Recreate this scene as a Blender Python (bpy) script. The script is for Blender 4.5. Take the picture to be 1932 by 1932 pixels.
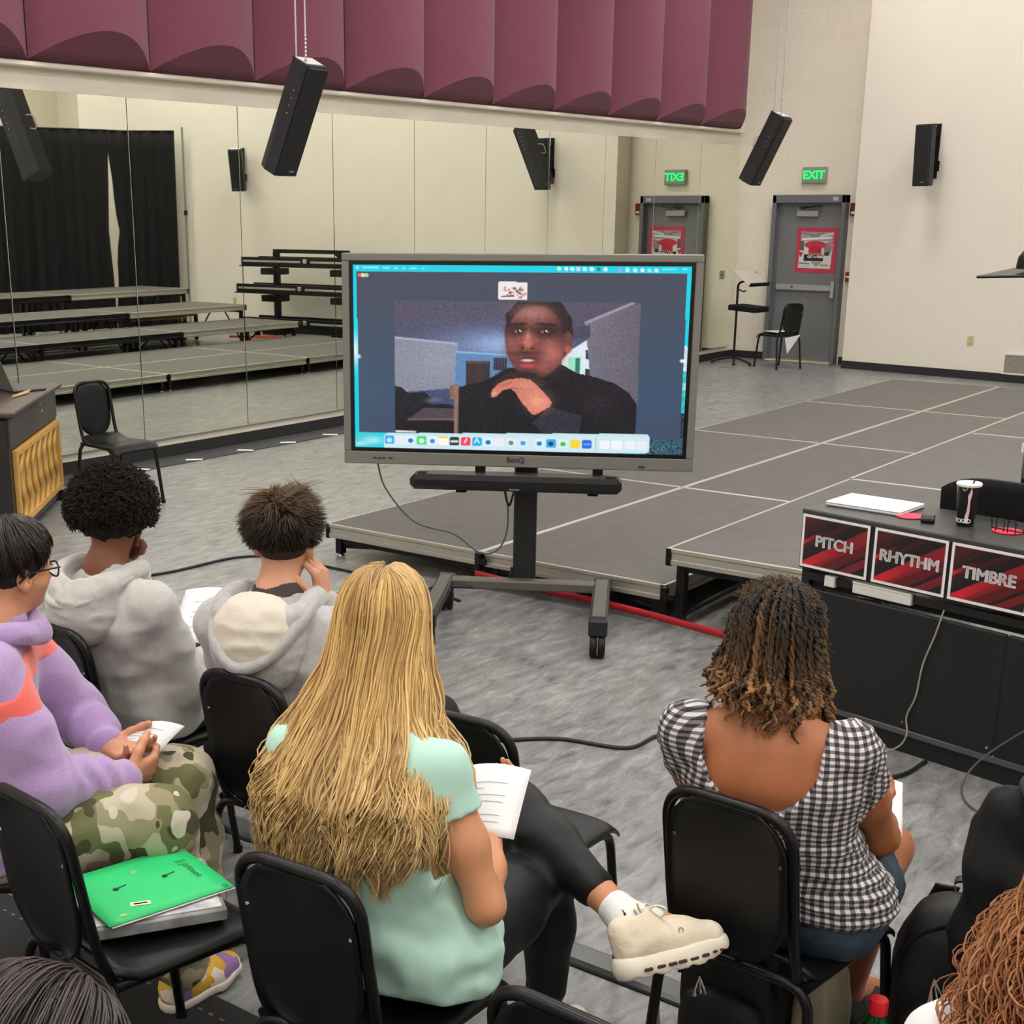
import bpy, math, random
import numpy as np
from mathutils import Matrix, Vector
R = math.radians
for o in list(bpy.data.objects): bpy.data.objects.remove(o, do_unlink=True)
S = bpy.context.scene
C = S.collection
# ---------------------------------------------------------------- camera
F, YAW, PITCH, CX, CY, IMG = 2594.9, 0.670316, 0.284553, 796.6, 1153.7, 1932.0
cd = bpy.data.cameras.new('camera'); cam = bpy.data.objects.new('camera', cd); C.objects.link(cam)
cd.sensor_fit = 'HORIZONTAL'; cd.sensor_width = 36; cd.lens = F/IMG*36
cd.shift_x = (IMG/2-CX)/IMG; cd.shift_y = (CY-IMG/2)/IMG
cd.clip_start = .05; cd.clip_end = 100
cam.location = (0, 0, 2.0); cam.rotation_euler = (math.pi/2-PITCH, 0, YAW)
S.camera = cam
# ---------------------------------------------------------------- light and exposure
w = bpy.data.worlds.new('world'); S.world = w; w.use_nodes = True
w.node_tree.nodes['Background'].inputs[0].default_value = (1, .98, .95, 1)
w.node_tree.nodes['Background'].inputs[1].default_value = .05
S.view_settings.view_transform = 'Standard'; S.view_settings.look = 'None'
S.view_settings.gamma = 1; S.view_settings.use_curve_mapping = False
S.view_settings.exposure = 0.04
LAMP_POWER = 20.5        # emission strength of each ceiling troffer
CEIL = 6.2
# ---------------------------------------------------------------- helpers
def lin(c): c = c/255.; return c/12.92 if c <= .04045 else ((c+.055)/1.055)**2.4
def rgb(r, g, b): return (lin(r), lin(g), lin(b), 1)
MATS = {}
def mat(name, col, rough=.6, metal=0, spec=.5, noise=0, nscale=20, stretch=(1, 1, 1), bump=0, bscale=None, emit=None, estr=0, attr=None, coat=0, trans=0, sheen=0, alpha=1, ior=1.45, rand=0, sss=0):
    if name in MATS: return MATS[name]
    m = bpy.data.materials.new(name); m.use_nodes = True; MATS[name] = m
    nt = m.node_tree; N = nt.nodes; L = nt.links; p = N['Principled BSDF']
    p.inputs['Base Color'].default_value = col; p.inputs['Roughness'].default_value = rough
    p.inputs['Metallic'].default_value = metal; p.inputs['Specular IOR Level'].default_value = spec
    p.inputs['Coat Weight'].default_value = coat; p.inputs['Transmission Weight'].default_value = trans
    p.inputs['Sheen Weight'].default_value = sheen; p.inputs['Alpha'].default_value = alpha; p.inputs['IOR'].default_value = ior
    if sss: p.inputs['Subsurface Weight'].default_value = sss; p.inputs['Subsurface Radius'].default_value = (.01, .004, .002); p.inputs['Subsurface Scale'].default_value = 1
    src = None
    if attr:
        a = N.new('ShaderNodeAttribute'); a.attribute_name = attr; src = a.outputs['Color']
    if noise or bump:
        tc = N.new('ShaderNodeTexCoord'); mp = N.new('ShaderNodeMapping'); mp.inputs['Scale'].default_value = stretch
        L.new(tc.outputs['Object'], mp.inputs['Vector'])
    if noise:
        n = N.new('ShaderNodeTexNoise'); n.inputs['Scale'].default_value = nscale; n.inputs['Detail'].default_value = 6
        L.new(mp.outputs[0], n.inputs['Vector'])
        mr = N.new('ShaderNodeMapRange'); mr.inputs[1].default_value = .3; mr.inputs[2].default_value = .7
        mr.inputs[3].default_value = 1-noise; mr.inputs[4].default_value = 1+noise
        L.new(n.outputs['Fac'], mr.inputs[0])
        mx = N.new('ShaderNodeMix'); mx.data_type = 'RGBA'; mx.blend_type = 'MULTIPLY'; mx.inputs[0].default_value = 1
        if src: L.new(src, mx.inputs[6])
        else: mx.inputs[6].default_value = col
        L.new(mr.outputs[0], mx.inputs[7]); src = mx.outputs[2]
    if rand:
        oi = N.new('ShaderNodeObjectInfo'); mr2 = N.new('ShaderNodeMapRange'); mr2.inputs[3].default_value = 1-rand; mr2.inputs[4].default_value = 1+rand
        L.new(oi.outputs['Random'], mr2.inputs[0])
        mx = N.new('ShaderNodeMix'); mx.data_type = 'RGBA'; mx.blend_type = 'MULTIPLY'; mx.inputs[0].default_value = 1
        if src: L.new(src, mx.inputs[6])
        else: mx.inputs[6].default_value = col
        L.new(mr2.outputs[0], mx.inputs[7]); src = mx.outputs[2]
    if src: L.new(src, p.inputs['Base Color'])
    if bump:
        n2 = N.new('ShaderNodeTexNoise'); n2.inputs['Scale'].default_value = bscale or nscale; n2.inputs['Detail'].default_value = 5
        L.new(mp.outputs[0], n2.inputs['Vector'])
        b = N.new('ShaderNodeBump'); b.inputs['Strength'].default_value = bump; b.inputs['Distance'].default_value = .01
        L.new(n2.outputs['Fac'], b.inputs['Height']); L.new(b.outputs[0], p.inputs['Normal'])
    if emit is not None or (estr and attr):
        if attr and emit is None: L.new(src, p.inputs['Emission Color'])
        else: p.inputs['Emission Color'].default_value = emit
        p.inputs['Emission Strength'].default_value = estr
    return m
def rotm(rx=0, ry=0, rz=0): return (Matrix.Rotation(rz, 4, 'Z') @ Matrix.Rotation(ry, 4, 'Y') @ Matrix.Rotation(rx, 4, 'X'))
class MB:
    def __init__(s): s.v = []; s.f = []; s.s = []
    def add(s, vs, fs, smooth=False, M=None):
        o = len(s.v)
        if M is not None: vs = [tuple(M @ Vector(v)) for v in vs]
        s.v += [tuple(v) for v in vs]; s.f += [tuple(i+o for i in f) for f in fs]; s.s += [smooth]*len(fs); return s
    def box(s, c, d, bev=0, M=None):
        hx, hy, hz = d[0]/2, d[1]/2, d[2]/2; T = Matrix.Translation(c)
        if M is not None: T = M @ T
        if not bev:
            vs = [(x*hx, y*hy, z*hz) for z in (-1, 1) for y in (-1, 1) for x in (-1, 1)]
            return s.add(vs, [(0, 2, 3, 1), (4, 5, 7, 6), (0, 1, 5, 4), (2, 6, 7, 3), (0, 4, 6, 2), (1, 3, 7, 5)], False, T)
        b = min(bev, hx*.99, hy*.99, hz*.99); vs = []; idx = {}
        for sx in (-1, 1):
            for sy in (-1, 1):
                for sz in (-1, 1):
                    for a in range(3):
                        p = [sx*(hx-b), sy*(hy-b), sz*(hz-b)]; p[a] += (sx, sy, sz)[a]*b
                        idx[sx, sy, sz, a] = len(vs); vs.append(tuple(p))
        fs = []
        for a in range(3):
            o = [k for k in range(3) if k != a]
            for sg in (-1, 1):
                q = []
                for u, v in ((-1, -1), (1, -1), (1, 1), (-1, 1)):
                    k = [0, 0, 0]; k[a] = sg; k[o[0]] = u; k[o[1]] = v; q.append(idx[k[0], k[1], k[2], a])
                if (sg == 1) == (a == 1): q.reverse()
                fs.append(tuple(q))
            for u in (-1, 1):
                for v in (-1, 1):
                    def K(t):
                        k = [0, 0, 0]; k[a] = t; k[o[0]] = u; k[o[1]] = v; return tuple(k)
                    q = [idx[K(-1)+(o[0],)], idx[K(1)+(o[0],)], idx[K(1)+(o[1],)], idx[K(-1)+(o[1],)]]
                    fs.append(tuple(q))
        for sx in (-1, 1):
            for sy in (-1, 1):
                for sz in (-1, 1): fs.append(tuple(idx[sx, sy, sz, a] for a in range(3)))
        return s.add(vs, fs, False, T)
    def tube(s, pts, r, n=8, cap=True, smooth=True, M=None, closed=False):
        P = [Vector(p) for p in pts]; m = len(P); rs = r if hasattr(r, '__len__') else [r]*m
        vs = []; fs = []; prev = None
        for i in range(m):
            if closed: t = P[(i+1) % m]-P[i-1]
            else: t = P[min(i+1, m-1)]-P[max(i-1, 0)]
            if t.length < 1e-9: t = Vector((0, 0, 1))
            t.normalize()
            if prev is None:
                a = Vector((0, 0, 1)) if abs(t.z) < .9 else Vector((1, 0, 0)); u = t.cross(a).normalized()
            else:
                u = (prev-t*prev.dot(t))
                u = u.normalized() if u.length > 1e-6 else t.orthogonal().normalized()
            prev = u; v2 = t.cross(u)
            for k in range(n):
                an = 2*math.pi*k/n; vs.append(tuple(P[i]+(u*math.cos(an)+v2*math.sin(an))*rs[i]))
        for i in range(m if closed else m-1):
            j = (i+1) % m
            for k in range(n): fs.append((i*n+k, i*n+(k+1) % n, j*n+(k+1) % n, j*n+k))
        s.add(vs, fs, smooth, M)
        if cap and not closed:
            s.add(vs[:n], [tuple(reversed(range(n)))], False, M); s.add(vs[-n:], [tuple(range(n))], False, M)
        return s
    def lathe(s, prof, n=16, M=None, smooth=True, cap=True):
        vs = []; fs = []
        for r_, z in prof:
            for k in range(n): vs.append((r_*math.cos(2*math.pi*k/n), r_*math.sin(2*math.pi*k/n), z))
        for i in range(len(prof)-1):
            for k in range(n): fs.append((i*n+k, i*n+(k+1) % n, (i+1)*n+(k+1) % n, (i+1)*n+k))
        s.add(vs, fs, smooth, M)
        if cap:
            s.add(vs[:n], [tuple(reversed(range(n)))], False, M); s.add(vs[-n:], [tuple(range(n))], False, M)
        return s
    def prism(s, poly, t0, t1, M=None):
        "poly in local xy, extruded along z from t0 to t1"
        n = len(poly); vs = [(x, y, t0) for x, y in poly]+[(x, y, t1) for x, y in poly]
        fs = [tuple(reversed(range(n))), tuple(range(n, 2*n))]+[(i, (i+1) % n, n+(i+1) % n, n+i) for i in range(n)]
        return s.add(vs, fs, False, M)
    def grid(s, fn, nu, nv, thick=None, smooth=True, M=None):
        "fn(u,v) -> point, u,v in 0..1; thick = vector or function giving the second skin"
        A = [fn(i/nu, j/nv) for j in range(nv+1) for i in range(nu+1)]
        id_ = lambda i, j: j*(nu+1)+i
        fs = [(id_(i, j), id_(i+1, j), id_(i+1, j+1), id_(i, j+1)) for j in range(nv) for i in range(nu)]
        if thick is None: return s.add(A, fs, smooth, M)
        B = [tuple(Vector(p)+Vector(thick)) for p in A]; o = len(A)
        fs = fs+[tuple(reversed([k+o for k in f])) for f in fs]
        rim = [id_(i, 0) for i in range(nu)]+[id_(nu, j) for j in range(nv)]+[id_(i, nv) for i in range(nu, 0, -1)]+[id_(0, j) for j in range(nv, 0, -1)]
        m = len(rim); fs += [(rim[(k+1) % m], rim[k], rim[k]+o, rim[(k+1) % m]+o) for k in range(m)]
        return s.add(A+B, fs, smooth, M)
    def mesh(s, name):
        me = bpy.data.meshes.new(name); me.from_pydata(s.v, [], s.f); me.polygons.foreach_set('use_smooth', s.s); me.update(); return me
    def build(s, name, m, parent=None, loc=None, rot=None):
        return link(name, s.mesh(name), m, parent, loc, rot)
def link(name, me, m, parent=None, loc=None, rot=None):
    if m is not None and not me.materials: me.materials.append(m)
    o = bpy.data.objects.new(name, me); C.objects.link(o)
    if parent: o.parent = parent
    if loc is not None: o.location = loc
    if rot is not None: o.rotation_euler = rot
    return o
def tag(o, label, cat, group=None):
    o['label'] = label; o['category'] = cat
    if group: o['group'] = group
    return o
def thing(name, label, cat, loc=(0, 0, 0), rz=0, group=None):
    o = bpy.data.objects.new(name, None); C.objects.link(o); o.location = loc; o.rotation_euler = (0, 0, rz); o.empty_display_size = .1
    return tag(o, label, cat, group)
def struct(o): o['kind'] = 'structure'; return o
def copy_tree(o, loc, rz, label=None, parent=None):
    c = o.copy(); C.objects.link(c)
    if parent: c.parent = parent
    else: c.location = loc; c.rotation_euler = (0, 0, rz)
    if label: c['label'] = label
    for ch in list(o.children): copy_tree(ch, None, None, None, c)
    return c
def textmesh(txt, size, depth=.0005, bold=0, align='CENTER', shear=0):
    cu = bpy.data.curves.new('t', 'FONT'); cu.body = txt; cu.size = size; cu.extrude = depth; cu.offset = bold; cu.align_x = align; cu.align_y = 'CENTER'; cu.resolution_u = 4; cu.shear = shear
    ob = bpy.data.objects.new('t', cu); C.objects.link(ob)
    dg = bpy.context.evaluated_depsgraph_get(); me = bpy.data.meshes.new_from_object(ob.evaluated_get(dg))
    bpy.data.objects.remove(ob); return me
def smoothpts(pts, n=8):
    "Catmull-Rom through the points"
    P = [Vector(p) for p in pts]; out = []
    for i in range(len(P)-1):
        a = P[max(i-1, 0)]; b = P[i]; c = P[i+1]; d = P[min(i+2, len(P)-1)]
        for k in range(n):
            t = k/n; out.append(.5*((2*b)+(c-a)*t+(2*a-5*b+4*c-d)*t*t+(3*b-a-3*c+d)*t**3))
    out.append(P[-1]); return out
def fillet(pts, r, n=6):
    "polyline with rounded corners"
    P = [Vector(p) for p in pts]; out = [P[0]]
    for i in range(1, len(P)-1):
        a = (P[i-1]-P[i]); c = (P[i+1]-P[i]); ra = min(r, a.length*.49); rc = min(r, c.length*.49)
        s_ = P[i]+a.normalized()*ra; e = P[i]+c.normalized()*rc
        for k in range(n+1):
            t = k/n; out.append(s_*(1-t)**2+P[i]*2*t*(1-t)+e*t*t)
    out.append(P[-1]); return out
class Paint:
    "flat print painted as vertex colours on a fine grid; X,Y arrays in drawing units, sRGB 0-255"
    def __init__(s, X, Y): s.X = X; s.Y = Y; s.c = np.zeros(X.shape+(3,)); s.rng = np.random.default_rng(5)
    def put(s, a, col): a = np.clip(a, 0, 1)[..., None]; s.c = s.c*(1-a)+np.array(col, float)*a
    def rect(s, x0, y0, x1, y1, col, a=1): s.put(((s.X >= x0) & (s.X <= x1) & (s.Y >= y0) & (s.Y <= y1))*a, col)
    def rr(s, x0, y0, x1, y1, r, col, a=1):
        dx = np.maximum(np.abs(s.X-(x0+x1)/2)-(x1-x0)/2+r, 0); dy = np.maximum(np.abs(s.Y-(y0+y1)/2)-(y1-y0)/2+r, 0); s.put((np.hypot(dx, dy) <= r)*a, col)
    def ell(s, x, y, rx, ry, col, soft=.1, ang=0, a=1):
        ca, sa = math.cos(ang), math.sin(ang); u = (s.X-x)*ca+(s.Y-y)*sa; v = -(s.X-x)*sa+(s.Y-y)*ca
        d = np.hypot(u/rx, v/ry); s.put((1-(d-1+soft)/soft/2-.0)*a if soft > .3 else np.clip((1-d)/max(soft, 1e-3)+.5, 0, 1)*a, col)
    def glow(s, x, y, rx, ry, col, a=1): s.put(np.exp(-((s.X-x)/rx)**2-((s.Y-y)/ry)**2)*a, col)
    def poly(s, pts, col, a=1):
        ins = np.zeros(s.X.shape, bool); n = len(pts)
        for i in range(n):
            x0, y0 = pts[i]; x1, y1 = pts[(i+1) % n]
            if y0 == y1: continue
            c = ((y0 > s.Y) != (y1 > s.Y)) & (s.X < (x1-x0)*(s.Y-y0)/(y1-y0)+x0); ins ^= c
        s.put(ins*a, col)
    def line(s, x0, y0, x1, y1, w_, col, a=1):
        L2 = (x1-x0)**2+(y1-y0)**2; t = np.clip(((s.X-x0)*(x1-x0)+(s.Y-y0)*(y1-y0))/L2, 0, 1)
        d = np.hypot(s.X-x0-t*(x1-x0), s.Y-y0-t*(y1-y0)); s.put(np.clip(1.5-d/w_, 0, 1)*a, col)
    def noise(s, amp, mask=None):
        n = s.rng.normal(0, amp, s.X.shape)[..., None]; s.c = s.c+(n if mask is None else n*mask[..., None])
    def mesh(s, name, pos):
        "pos(i,j arrays) -> (x,y,z) arrays for each grid vertex"
        nv, nu = s.X.shape; P = np.stack(pos, -1).reshape(-1, 3)
        me = bpy.data.meshes.new(name); i = np.arange(nu-1)[None, :]; j = np.arange(nv-1)[:, None]; b = (j*nu+i)
        q = np.stack([b, b+1, b+nu+1, b+nu], -1).reshape(-1, 4)
        me.vertices.add(len(P)); me.vertices.foreach_set('co', P.ravel()); me.loops.add(q.size); me.loops.foreach_set('vertex_index', q.ravel().astype(np.int32))
        me.polygons.add(len(q)); me.polygons.foreach_set('loop_start', np.arange(0, q.size, 4, dtype=np.int32)); me.update(); me.validate()
        c = np.clip(s.c, 0, 255)/255.; c = np.where(c <= .04045, c/12.92, ((c+.055)/1.055)**2.4)
        at = me.color_attributes.new('print', 'FLOAT_COLOR', 'POINT'); at.data.foreach_set('color', np.concatenate([c, np.ones(c.shape[:2]+(1,))], -1).astype(np.float32).ravel())
        return me
# ---------------------------------------------------------------- shared materials
M_wall = mat('cream_paint', rgb(229, 221, 208), .75, noise=.015, nscale=3, bump=.02, bscale=60)
M_mwall = mat('cream_paint_warm', rgb(229, 221, 206), .7, noise=.015, nscale=3)
M_block = mat('painted_block', rgb(229, 221, 205), .7, noise=.02, nscale=30, bump=.15, bscale=90, rand=.012)
M_base = mat('black_rubber_base', rgb(38, 38, 40), .5)
M_blk = mat('black_plastic', rgb(15, 15, 17), .45, spec=.35, noise=.1, nscale=40, bump=.04, bscale=300)
M_blkmat = mat('black_matte', rgb(16, 16, 18), .8, spec=.3)
M_tube = mat('black_steel', rgb(12, 12, 14), .35, spec=.4)
M_alu = mat('aluminium', rgb(190, 188, 178), .42, metal=.75, noise=.08, nscale=6, stretch=(1, 1, 8))
M_deck = mat('stage_deck', rgb(92, 89, 85), .6, noise=.12, nscale=9, bump=.05, bscale=200, rand=.07)
M_chrome = mat('chrome', rgb(200, 200, 200), .15, metal=1)
M_grille = mat('speaker_grille', rgb(26, 27, 30), .7, bump=.3, bscale=500)
M_cab = mat('speaker_cabinet', rgb(40, 40, 44), .6, bump=.1, bscale=200)
M_cable = mat('cable_rubber', rgb(30, 30, 32), .5)
M_paper = mat('white_paper', rgb(238, 238, 240), .7)
M_ink = mat('grey_ink', rgb(150, 150, 155), .8)
M_mirror = mat('mirror_glass', rgb(238, 241, 228), .012, metal=1)
M_mgap = mat('mirror_joint', rgb(70, 70, 62), .6)
def floor_mat():
    m = bpy.data.materials.new('vinyl_floor'); m.use_nodes = True; nt = m.node_tree; N = nt.nodes; L = nt.links; p = N['Principled BSDF']
    tc = N.new('ShaderNodeTexCoord')
    def nz(scale, st, det, rough=.55, dist=0):
        mp = N.new('ShaderNodeMapping'); mp.inputs['Scale'].default_value = st; mp.inputs['Rotation'].default_value = (0, 0, .12); L.new(tc.outputs['Object'], mp.inputs[0])
        n = N.new('ShaderNodeTexNoise'); n.inputs['Scale'].default_value = scale; n.inputs['Detail'].default_value = det; n.inputs['Roughness'].default_value = rough; n.inputs['Distortion'].default_value = dist
        L.new(mp.outputs[0], n.inputs['Vector']); return n.outputs['Fac']
    a = nz(7, (2.6, .8, 1), 7, .68, .5); b = nz(1.6, (1.6, .7, 1), 4); c = nz(60, (2.4, .8, 1), 3)
    cr = N.new('ShaderNodeValToRGB'); L.new(a, cr.inputs[0]); e = cr.color_ramp.elements
    e[0].position = .30; e[0].color = rgb(86, 86, 86); e[1].position = .72; e[1].color = rgb(170, 170, 169)
    k = e.new(.45); k.color = rgb(123, 123, 122); k = e.new(.57); k.color = rgb(141, 141, 140)
    mx = N.new('ShaderNodeMix'); mx.data_type = 'RGBA'; mx.blend_type = 'MULTIPLY'; mx.inputs[0].default_value = 1; L.new(cr.outputs[0], mx.inputs[6])
    mr = N.new('ShaderNodeMapRange'); mr.inputs[1].default_value = .3; mr.inputs[2].default_value = .7; mr.inputs[3].default_value = .86; mr.inputs[4].default_value = 1.08; L.new(b, mr.inputs[0]); L.new(mr.outputs[0], mx.inputs[7])
    mx2 = N.new('ShaderNodeMix'); mx2.data_type = 'RGBA'; mx2.blend_type = 'MULTIPLY'; mx2.inputs[0].default_value = 1; L.new(mx.outputs[2], mx2.inputs[6])
    mr2 = N.new('ShaderNodeMapRange'); mr2.inputs[1].default_value = .35; mr2.inputs[2].default_value = .65; mr2.inputs[3].default_value = .9; mr2.inputs[4].default_value = 1.06; L.new(c, mr2.inputs[0]); L.new(mr2.outputs[0], mx2.inputs[7])
    L.new(mx2.outputs[2], p.inputs['Base Color']); p.inputs['Roughness'].default_value = .33; p.inputs['Specular IOR Level'].default_value = .45
    bp = N.new('ShaderNodeBump'); bp.inputs['Strength'].default_value = .05; L.new(a, bp.inputs['Height']); L.new(bp.outputs[0], p.inputs['Normal'])
    return m
# ================================================================ the room
XM = -8.76          # mirror plane
XL, XR, YB, YF = -8.80, 6.0, -5.0, 18.1
struct(MB().box(((XL+XR)/2, (YB+YF)/2, -.05), (XR-XL+.6, YF-YB+.6, .1)).build('floor', floor_mat()))
struct(MB().box(((XL+XR)/2, (YB+YF)/2, CEIL+.05), (XR-XL+.6, YF-YB+.6, .1)).build('ceiling', mat('ceiling_tile', rgb(235, 233, 226), .9)))
struct(MB().box((XL-.1, (YB+YF)/2, CEIL/2), (.2, YF-YB, CEIL)).build('wall_left', M_mwall))
struct(MB().box((XR+.1, (YB+YF)/2, CEIL/2), (.2, YF-YB, CEIL)).build('wall_right', M_wall))
struct(MB().box(((XL+XR)/2, YB-.1, CEIL/2), (XR-XL, .2, CEIL)).build('wall_back', M_wall))
wf = struct(MB().box(((XL+XR)/2, YF+.102, CEIL/2), (XR-XL+.4, .2, CEIL)).build('wall_front', mat('mortar', rgb(234, 226, 210), .8)))
# concrete blocks of the wall around the door (running bond, joints recessed)
BW, BH, G = .405, .203, .0035
def block_mesh(wd, ht):
    return MB().box((0, 0, 0), (wd-G, .06, ht-G), .0035).mesh('block')
bm_cache = {}
dx0, dx1, dz1 = -8.26, -7.24, 2.185
for r_ in range(int(4.9/BH)+1):
    z0, z1 = r_*BH, (r_+1)*BH
    x = XL-(BW/2 if r_ % 2 else 0)
    while x < -6.6:
        x0, x1 = max(x, XL), min(x+BW, -6.6); x += BW
        segs = [(x0, x1, z0, z1)]
        if z0 < dz1-.01:
            segs = []; zz = z1 if z1 <= dz1+.06 else z1
            if x0 < dx0: segs.append((x0, min(x1, dx0), z0, z1))
            if x1 > dx1: segs.append((max(x0, dx1), x1, z0, z1))
            if z1 > dz1+.02 and x1 > dx0 and x0 < dx1: segs.append((max(x0, dx0), min(x1, dx1), dz1, z1))
        for a, b, c, d in segs:
            if b-a < .03: continue
            k = (round(b-a, 3), round(d-c, 3))
            if k not in bm_cache: bm_cache[k] = block_mesh(*k)
            link('block', bm_cache[k], M_block, wf, ((a+b)/2, YF+.03, (c+d)/2))
# the smooth cream wall standing in front of the block wall, turned a little
WA = -0.117
A0 = Vector((-7.006, 17.69)); wd_ = Vector((.9932, -.1162)); wn_ = Vector((-.1162, -.9932))
def cw(s_, off=0): p = A0+wd_*s_+wn_*off; return (p.x, p.y)
WL = 10.4
poly = [cw(0), cw(WL), (cw(WL)[0], 18.1), (A0.x+.03, 18.1)]
struct(MB().prism(poly, 0, CEIL).build('wall_panelled', M_wall))
# baseboards
def base_prism(p0, p1, h=.1, t=.012, name='baseboard_front'):
    a = Vector(p0); b = Vector(p1); d = (b-a).normalized(); n = Vector((d.y, -d.x))
    q = [a, b, b+n*t, a+n*t]
    return struct(MB().prism([tuple(v) for v in q], 0, h).build(name, M_base))
base_prism(cw(0), cw(WL), .1, .012, 'baseboard_panelled')
base_prism((A0.x+.005, 18.09), (A0.x+.005, 17.69), .1, .012, 'baseboard_return')
base_prism((XL, YF), (-8.28, YF), .1, .012, 'baseboard_front')
base_prism((-7.22, YF), (-7.0, YF), .1, .012, 'baseboard_front')
base_prism((XL, YB), (XL, YF), .1, .012, 'baseboard_left')
# dark runner strip on the floor along the mirror wall with taped white notes
tag(MB().box((-8.62, 8.5, .004), (.32, 13, .006)).build('floor_runner', mat('runner', rgb(62, 62, 62), .7)), 'dark rubber runner strip on the floor along the mirror wall', 'floor strip')
for i, (x, y) in enumerate([(-8.5, 7.11), (-8.5, 7.68), (-8.5, 8.27), (-8.5, 8.8), (-8.5, 9.36)]):
    o = MB().box((0, 0, .001), (.14, .05, .002)).build('tape_mark', M_paper, None, (x, y, .0075), (0, 0, .5+.3*(i % 2)))
    tag(o, ['white tape mark on the dark runner nearest the empty chair', 'white tape mark on the dark runner, second from the left', 'white tape mark on the dark runner, middle of five', 'white tape mark on the dark runner, fourth from the left', 'white tape mark on the dark runner closest to the screen'][i], 'tape', 'white tape marks along the runner')
# mirror wall
mr_ = thing('wall_mirror', 'wall of tall frameless mirror panels under the maroon acoustic panels', 'mirror', (XM, 6.21, 0))
MZ0, MZ1, SP = .165, 2.825, 1.18
MB().box((-.02, 2.91, (MZ0+MZ1)/2), (.016, 17.6, MZ1-MZ0-.01)).build('backing', M_mgap, mr_)
for k in range(-5, 10):
    a = k*SP+.0035; b = min((k+1)*SP-.0035, 17.93-6.21)
    MB().box((-.006, (a+b)/2, (MZ0+MZ1)/2), (.012, b-a, MZ1-MZ0), .0015).build('mirror_panel', M_mirror, mr_)
# ledge trim above the mirror and the barrel panels
struct(MB().box((-8.755, 6.4, 2.995), (.09, 23.2, .035), .008).build('trim_1', M_mwall))
M_mar = mat('maroon_fabric', rgb(118, 62, 82), .9, noise=.05, nscale=60, bump=.08, bscale=500, sheen=.1)
PY = [6.48+1.135*k for k in range(-6, 11)]
pn = ['%s maroon barrel acoustic panel above the mirrors, %s' % (a, b) for a, b in [('convex', 'tenth from the wall corner')]]
ords = ['end', 'second', 'third', 'fourth', 'fifth', 'sixth', 'seventh', 'eighth', 'ninth', 'tenth', 'eleventh', 'twelfth', 'thirteenth', 'fourteenth', 'fifteenth', 'sixteenth']
for k in range(len(PY)-1):
    a, b = PY[k]+.006, PY[k+1]-.006; top = 5.1
    mb = MB(); n = 14
    f = [((-8.72+.27*(1-(2*t-1)**2), a+(b-a)*t), 3.03+.21*(1-(2*t-1)**2)) for t in [i/n for i in range(n+1)]]
    vs = [(p[0], p[1], z) for p, z in f]+[(p[0], p[1], top) for p, z in f]+[(-8.79, a, 3.025), (-8.79, b, 3.025), (-8.79, a, top), (-8.79, b, top)]
    mb.add(vs, [(i, n+1+i, n+2+i, i+1) for i in range(n)], True)
    mb.add(vs, [tuple(list(range(n+1))+[2*n+3, 2*n+2]), tuple(list(range(2*n+1, n, -1))+[2*n+4, 2*n+5]), (0, 2*n+2, 2*n+4, n+1), (n, 2*n+1, 2*n+5, 2*n+3)], False)
    o = mb.build('acoustic_panel', M_mar)
    tag(o, 'maroon barrel-curved acoustic panel above the mirrors, %s from the door corner' % ords[len(PY)-2-k], 'acoustic panel', 'maroon acoustic panels over the mirrors')
# ceiling lights
M_lamp = mat('lamp_diffuser', rgb(255, 250, 240), .5, emit=(1, .975, .94, 1), estr=LAMP_POWER)
M_lfr = mat('lamp_frame', rgb(230, 230, 230), .5)
on = ['first', 'second', 'third', 'fourth', 'fifth']
for i, x in enumerate((-6.6, -3.2, .2, 3.6)):
    for j, y in enumerate((-2.5, 2.0, 6.5, 11.0, 15.5)):
        t = thing('ceiling_light', 'white ceiling troffer, %s row out from the mirrors, %s toward the door' % (on[i], on[j]), 'ceiling light', (x, y, CEIL-.09), 0, 'ceiling troffers')
        fr = MB(); [fr.box(c, d) for c, d in [((0, .62, .04), (1.3, .06, .1)), ((0, -.62, .04), (1.3, .06, .1)), ((.62, 0, .04), (.06, 1.18, .1)), ((-.62, 0, .04), (.06, 1.18, .1))]]
        fr.build('frame', M_lfr, t); MB().box((0, 0, .03), (1.18, 1.18, .02)).build('diffuser', M_lamp, t)
# ================================================================ door and wall fittings
M_door = mat('grey_door_paint', rgb(112, 113, 116), .45, noise=.03, nscale=5)
M_dfr = mat('grey_door_frame', rgb(104, 105, 110), .45)
dr = struct(thing('door_1', 'grey metal exit door with a panic bar and red-bordered poster', 'door', (-7.75, YF-.055, 0)))
fr = MB()
for sx in (-1, 1): fr.box((sx*.48, .0, 1.09), (.055, .16, 2.18), .006)
fr.box((0, .0, 2.13), (1.015, .16, .105), .006); fr.build('door_frame', M_dfr, dr)
st = MB()
for sx in (-1, 1): st.box((sx*.445, .035, 1.07), (.02, .05, 2.06))
st.build('door_stop', M_dfr, dr)
leaf = MB().box((0, .05, 1.06), (.905, .045, 2.04), .003).build('door_leaf', M_door, dr)
MB().box((0, -.02, .012), (.93, .15, .024), .008).build('threshold', mat('threshold_metal', rgb(205, 196, 176), .4, metal=.4), dr)
MB().box((.37, -.083, 2.13), (.075, .004, .045)).build('sign_plate', mat('plate_grey', rgb(176, 178, 182), .4), dr)
cl = MB().box((-.03, .0, 1.945), (.3, .055, .085), .008).build('door_closer', mat('closer_silver', rgb(150, 150, 152), .4, metal=.3), dr)
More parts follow.
